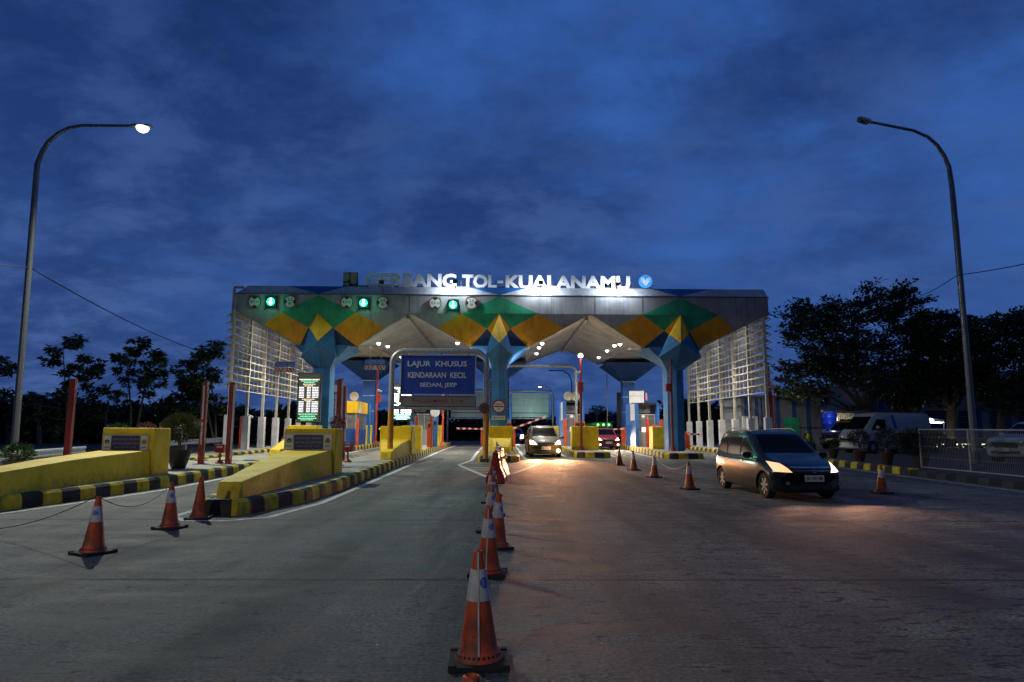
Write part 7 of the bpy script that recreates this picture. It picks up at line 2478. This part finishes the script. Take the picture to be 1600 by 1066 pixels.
# road sign seen from behind, thin portal
c = at(933, 644, 75)
t = thing("diamond_road_sign", (c.x, 75, g(75)), "grey diamond sign seen beyond the lane of the red car", "road sign")
b = MB(); s_ = 12 / F_PX * 75 * .5
b.prism([Vector((c.x - s_, 75, c.z)), Vector((c.x, 75, c.z - s_)), Vector((c.x + s_, 75, c.z)), Vector((c.x, 75, c.z + s_))], (0, .05, 0), "sign_grey"); b.build("board", t)
b = MB(); b.tube([(c.x, 75.1, g(75)), (c.x, 75.1, c.z)], .05, "steel", 8); b.build("pole", t)
x = at(946.5, 600, 54).x
t = thing("drain_pipe", (x, 53.4, g(54)), "thin pale pipe running down from the canopy's rear edge", "pipe")
b = MB(); b.tube([(x, 53.4, g(54) + H_K), (x, 53.4, zr_val)], .035, "steel", 8); b.build("pipe", t)
def far_lamp(px_base, Y, pts, label, lit):
    b0 = at(px_base, 670, Y); z0 = g(Y)
    t = thing("street_lamp", (b0.x, Y, z0), label, "street lamp", "tall single-arm street lamps")
    b = MB(); b.tube([(b0.x, Y, z0)] + [at(x, y, Y) for x, y in pts], [.12] + [.07] * len(pts), "steel_dark", 8); b.build("pole", t, smooth=True)
    hd = at(*pts[-1], Y)
    b = MB(); b.beam(hd, hd + Vector((-.7, 0, -.02)), .3, .12, "steel_dark"); b.build("luminaire", t)
    if lit:
        b = MB(); b.lathe([(.001, -.1), (.2, -.06), (.24, 0), (.001, .02)], hd + Vector((-.45, -.05, -.10)), "mast_lamp", 14); b.build("lens", t, smooth=True)
        lamp("street_light", "POINT", hd + Vector((-.45, 0, -.4)), 220, (1, .8, .55), .2)
far_lamp(893.5, 88, [(893.7, 615), (893, 596), (889, 585), (880, 579.5), (866, 579)], "dark unlit street lamp far beyond the gate, arm pointing west", False)
far_lamp(863, 105, [(862.5, 615), (860, 608), (852, 604), (848, 603.5)], "small lit street lamp far beyond the gate above the lit sign back", True)

# ================================================================ seated guard in a hi-vis vest
def person(loc, label, rz=0.0):
    t = thing("person", loc, label, "person", None, rz)
    V = [(0, 0, .50, .135), (0, .0, .66, .13), (0, -.01, .84, .15), (0, -.01, .98, .13), (0, -.01, 1.07, .055), (0, -.02, 1.14, .085), (0, -.02, 1.23, .095), (0, -.02, 1.30, .06)]
    E = [(k, k + 1) for k in range(7)]
    def chain(start, pts):
        prev = start
        for p in pts:
            V.append(p); E.append((prev, len(V) - 1)); prev = len(V) - 1
    for sg in (-1, 1):
        chain(0, [(sg * .10, -.12, .50, .095), (sg * .13, -.42, .50, .07), (sg * .13, -.44, .27, .055), (sg * .13, -.44, .07, .045), (sg * .14, -.58, .045, .04)])
        chain(3, [(sg * .19, 0, .97, .062), (sg * .24, -.06, .74, .045), (sg * .19, -.28, .62, .035), (sg * .16, -.38, .60, .036)])
    me = bpy.data.meshes.new("person_body")
    me.from_pydata([v[:3] for v in V], E, [])
    o = bpy.data.objects.new("body", me); COL.objects.link(o)
    sk = o.modifiers.new("skin", "SKIN")
    for i, v in enumerate(V):
        me.skin_vertices[0].data[i].radius = (v[3], v[3])
    me.skin_vertices[0].data[0].use_root = True
    ss = o.modifiers.new("sub", "SUBSURF"); ss.levels = ss.render_levels = 2
    bpy.context.view_layer.update()
    dg = bpy.context.evaluated_depsgraph_get()
    m2 = bpy.data.meshes.new_from_object(o.evaluated_get(dg))
    o.modifiers.clear(); o.data = m2
    m2.materials.clear()
    for k in ("cloth_dark", "skin_tone"):
        m2.materials.append(M[k])
    for p in m2.polygons:
        p.use_smooth = True
        p.material_index = 1 if p.center.z > 1.08 or (p.center.y < -.31 and .54 < p.center.z < .68) and abs(p.center.x) > .12 and p.center.z > .57 else 0
    o.parent = t
    v = MB()
    rows_ = []
    for z, rx, ry in ((.56, .165, .15), (.70, .160, .145), (.84, .178, .16), (.96, .165, .14), (1.03, .10, .09)):
        rows_.append([(rx * math.cos(2 * math.pi * k / 20), -.005 + ry * math.sin(2 * math.pi * k / 20), z) for k in range(20)])
    vs = [p for r_ in rows_ for p in r_]
    v.add(vs, [(i * 20 + k, i * 20 + (k + 1) % 20, (i + 1) * 20 + (k + 1) % 20, (i + 1) * 20 + k) for i in range(4) for k in range(20)], "hivis")
    vo = v.build("vest", t, local=True, smooth=True)
    h = MB(); h.lathe([(.001, .125), (.06, .115), (.098, .06), (.106, .0), (.10, -.04)], (0, -.005, 1.225), "black", 18); h.build("hair", t, local=True, smooth=True)
    f = MB()
    for sg in (-1, 1): f.disc((sg * .032, -.108, 1.215), .010, "black", th=.004, n=10)
    f.build("eyes", t, local=True)
    f = MB(); f.add([(-.014, -.105, 1.185), (.014, -.105, 1.185), (0, -.112, 1.222), (0, -.135, 1.188)], [(0, 3, 2), (3, 1, 2), (0, 1, 3)], "skin_tone"); f.build("nose", t, local=True)
    f = MB()
    for sg in (-1, 1):
        for k in range(5):
            x = sg * (.135 + .012 * k) ; f.tube([(x, -.40, .605), (x, -.43 - .006 * (2 - abs(k - 2)), .60), (x, -.445 - .006 * (2 - abs(k - 2)), .575)], .008, "skin_tone", 6)
    f.build("fingers", t, local=True, smooth=True)
    return t
M["cloth_dark"] = mat("cloth_dark", (.02, .022, .03), .85, var=.2)
M["skin_tone"] = mat("skin_tone", (.25, .13, .08), .6, var=.05)
M["hivis"] = mat("hivis", (.42, .62, .02), .7, var=.08)
Yp = 41.5
pp = at(1262, 690, Yp)
zg_ = g(Yp) + .2
person((pp.x, Yp, zg_), "person in a yellow-green vest and dark clothes sitting before the striped shed", R(12))
t = thing("bench", (pp.x, Yp, zg_), "low dark bench under the seated person", "bench")
b = MB(); b.box(pp.x - .6, pp.x + .5, Yp - .14, Yp + .2, zg_ + .33, zg_ + .38, "steel_dark"); b.build("seat", t, bevel=.01)
for xx in (-.5, .4):
    b = MB(); b.box(pp.x + xx - .03, pp.x + xx + .03, Yp - .1, Yp + .15, zg_, zg_ + .328, "steel_dark"); b.build("leg", t)
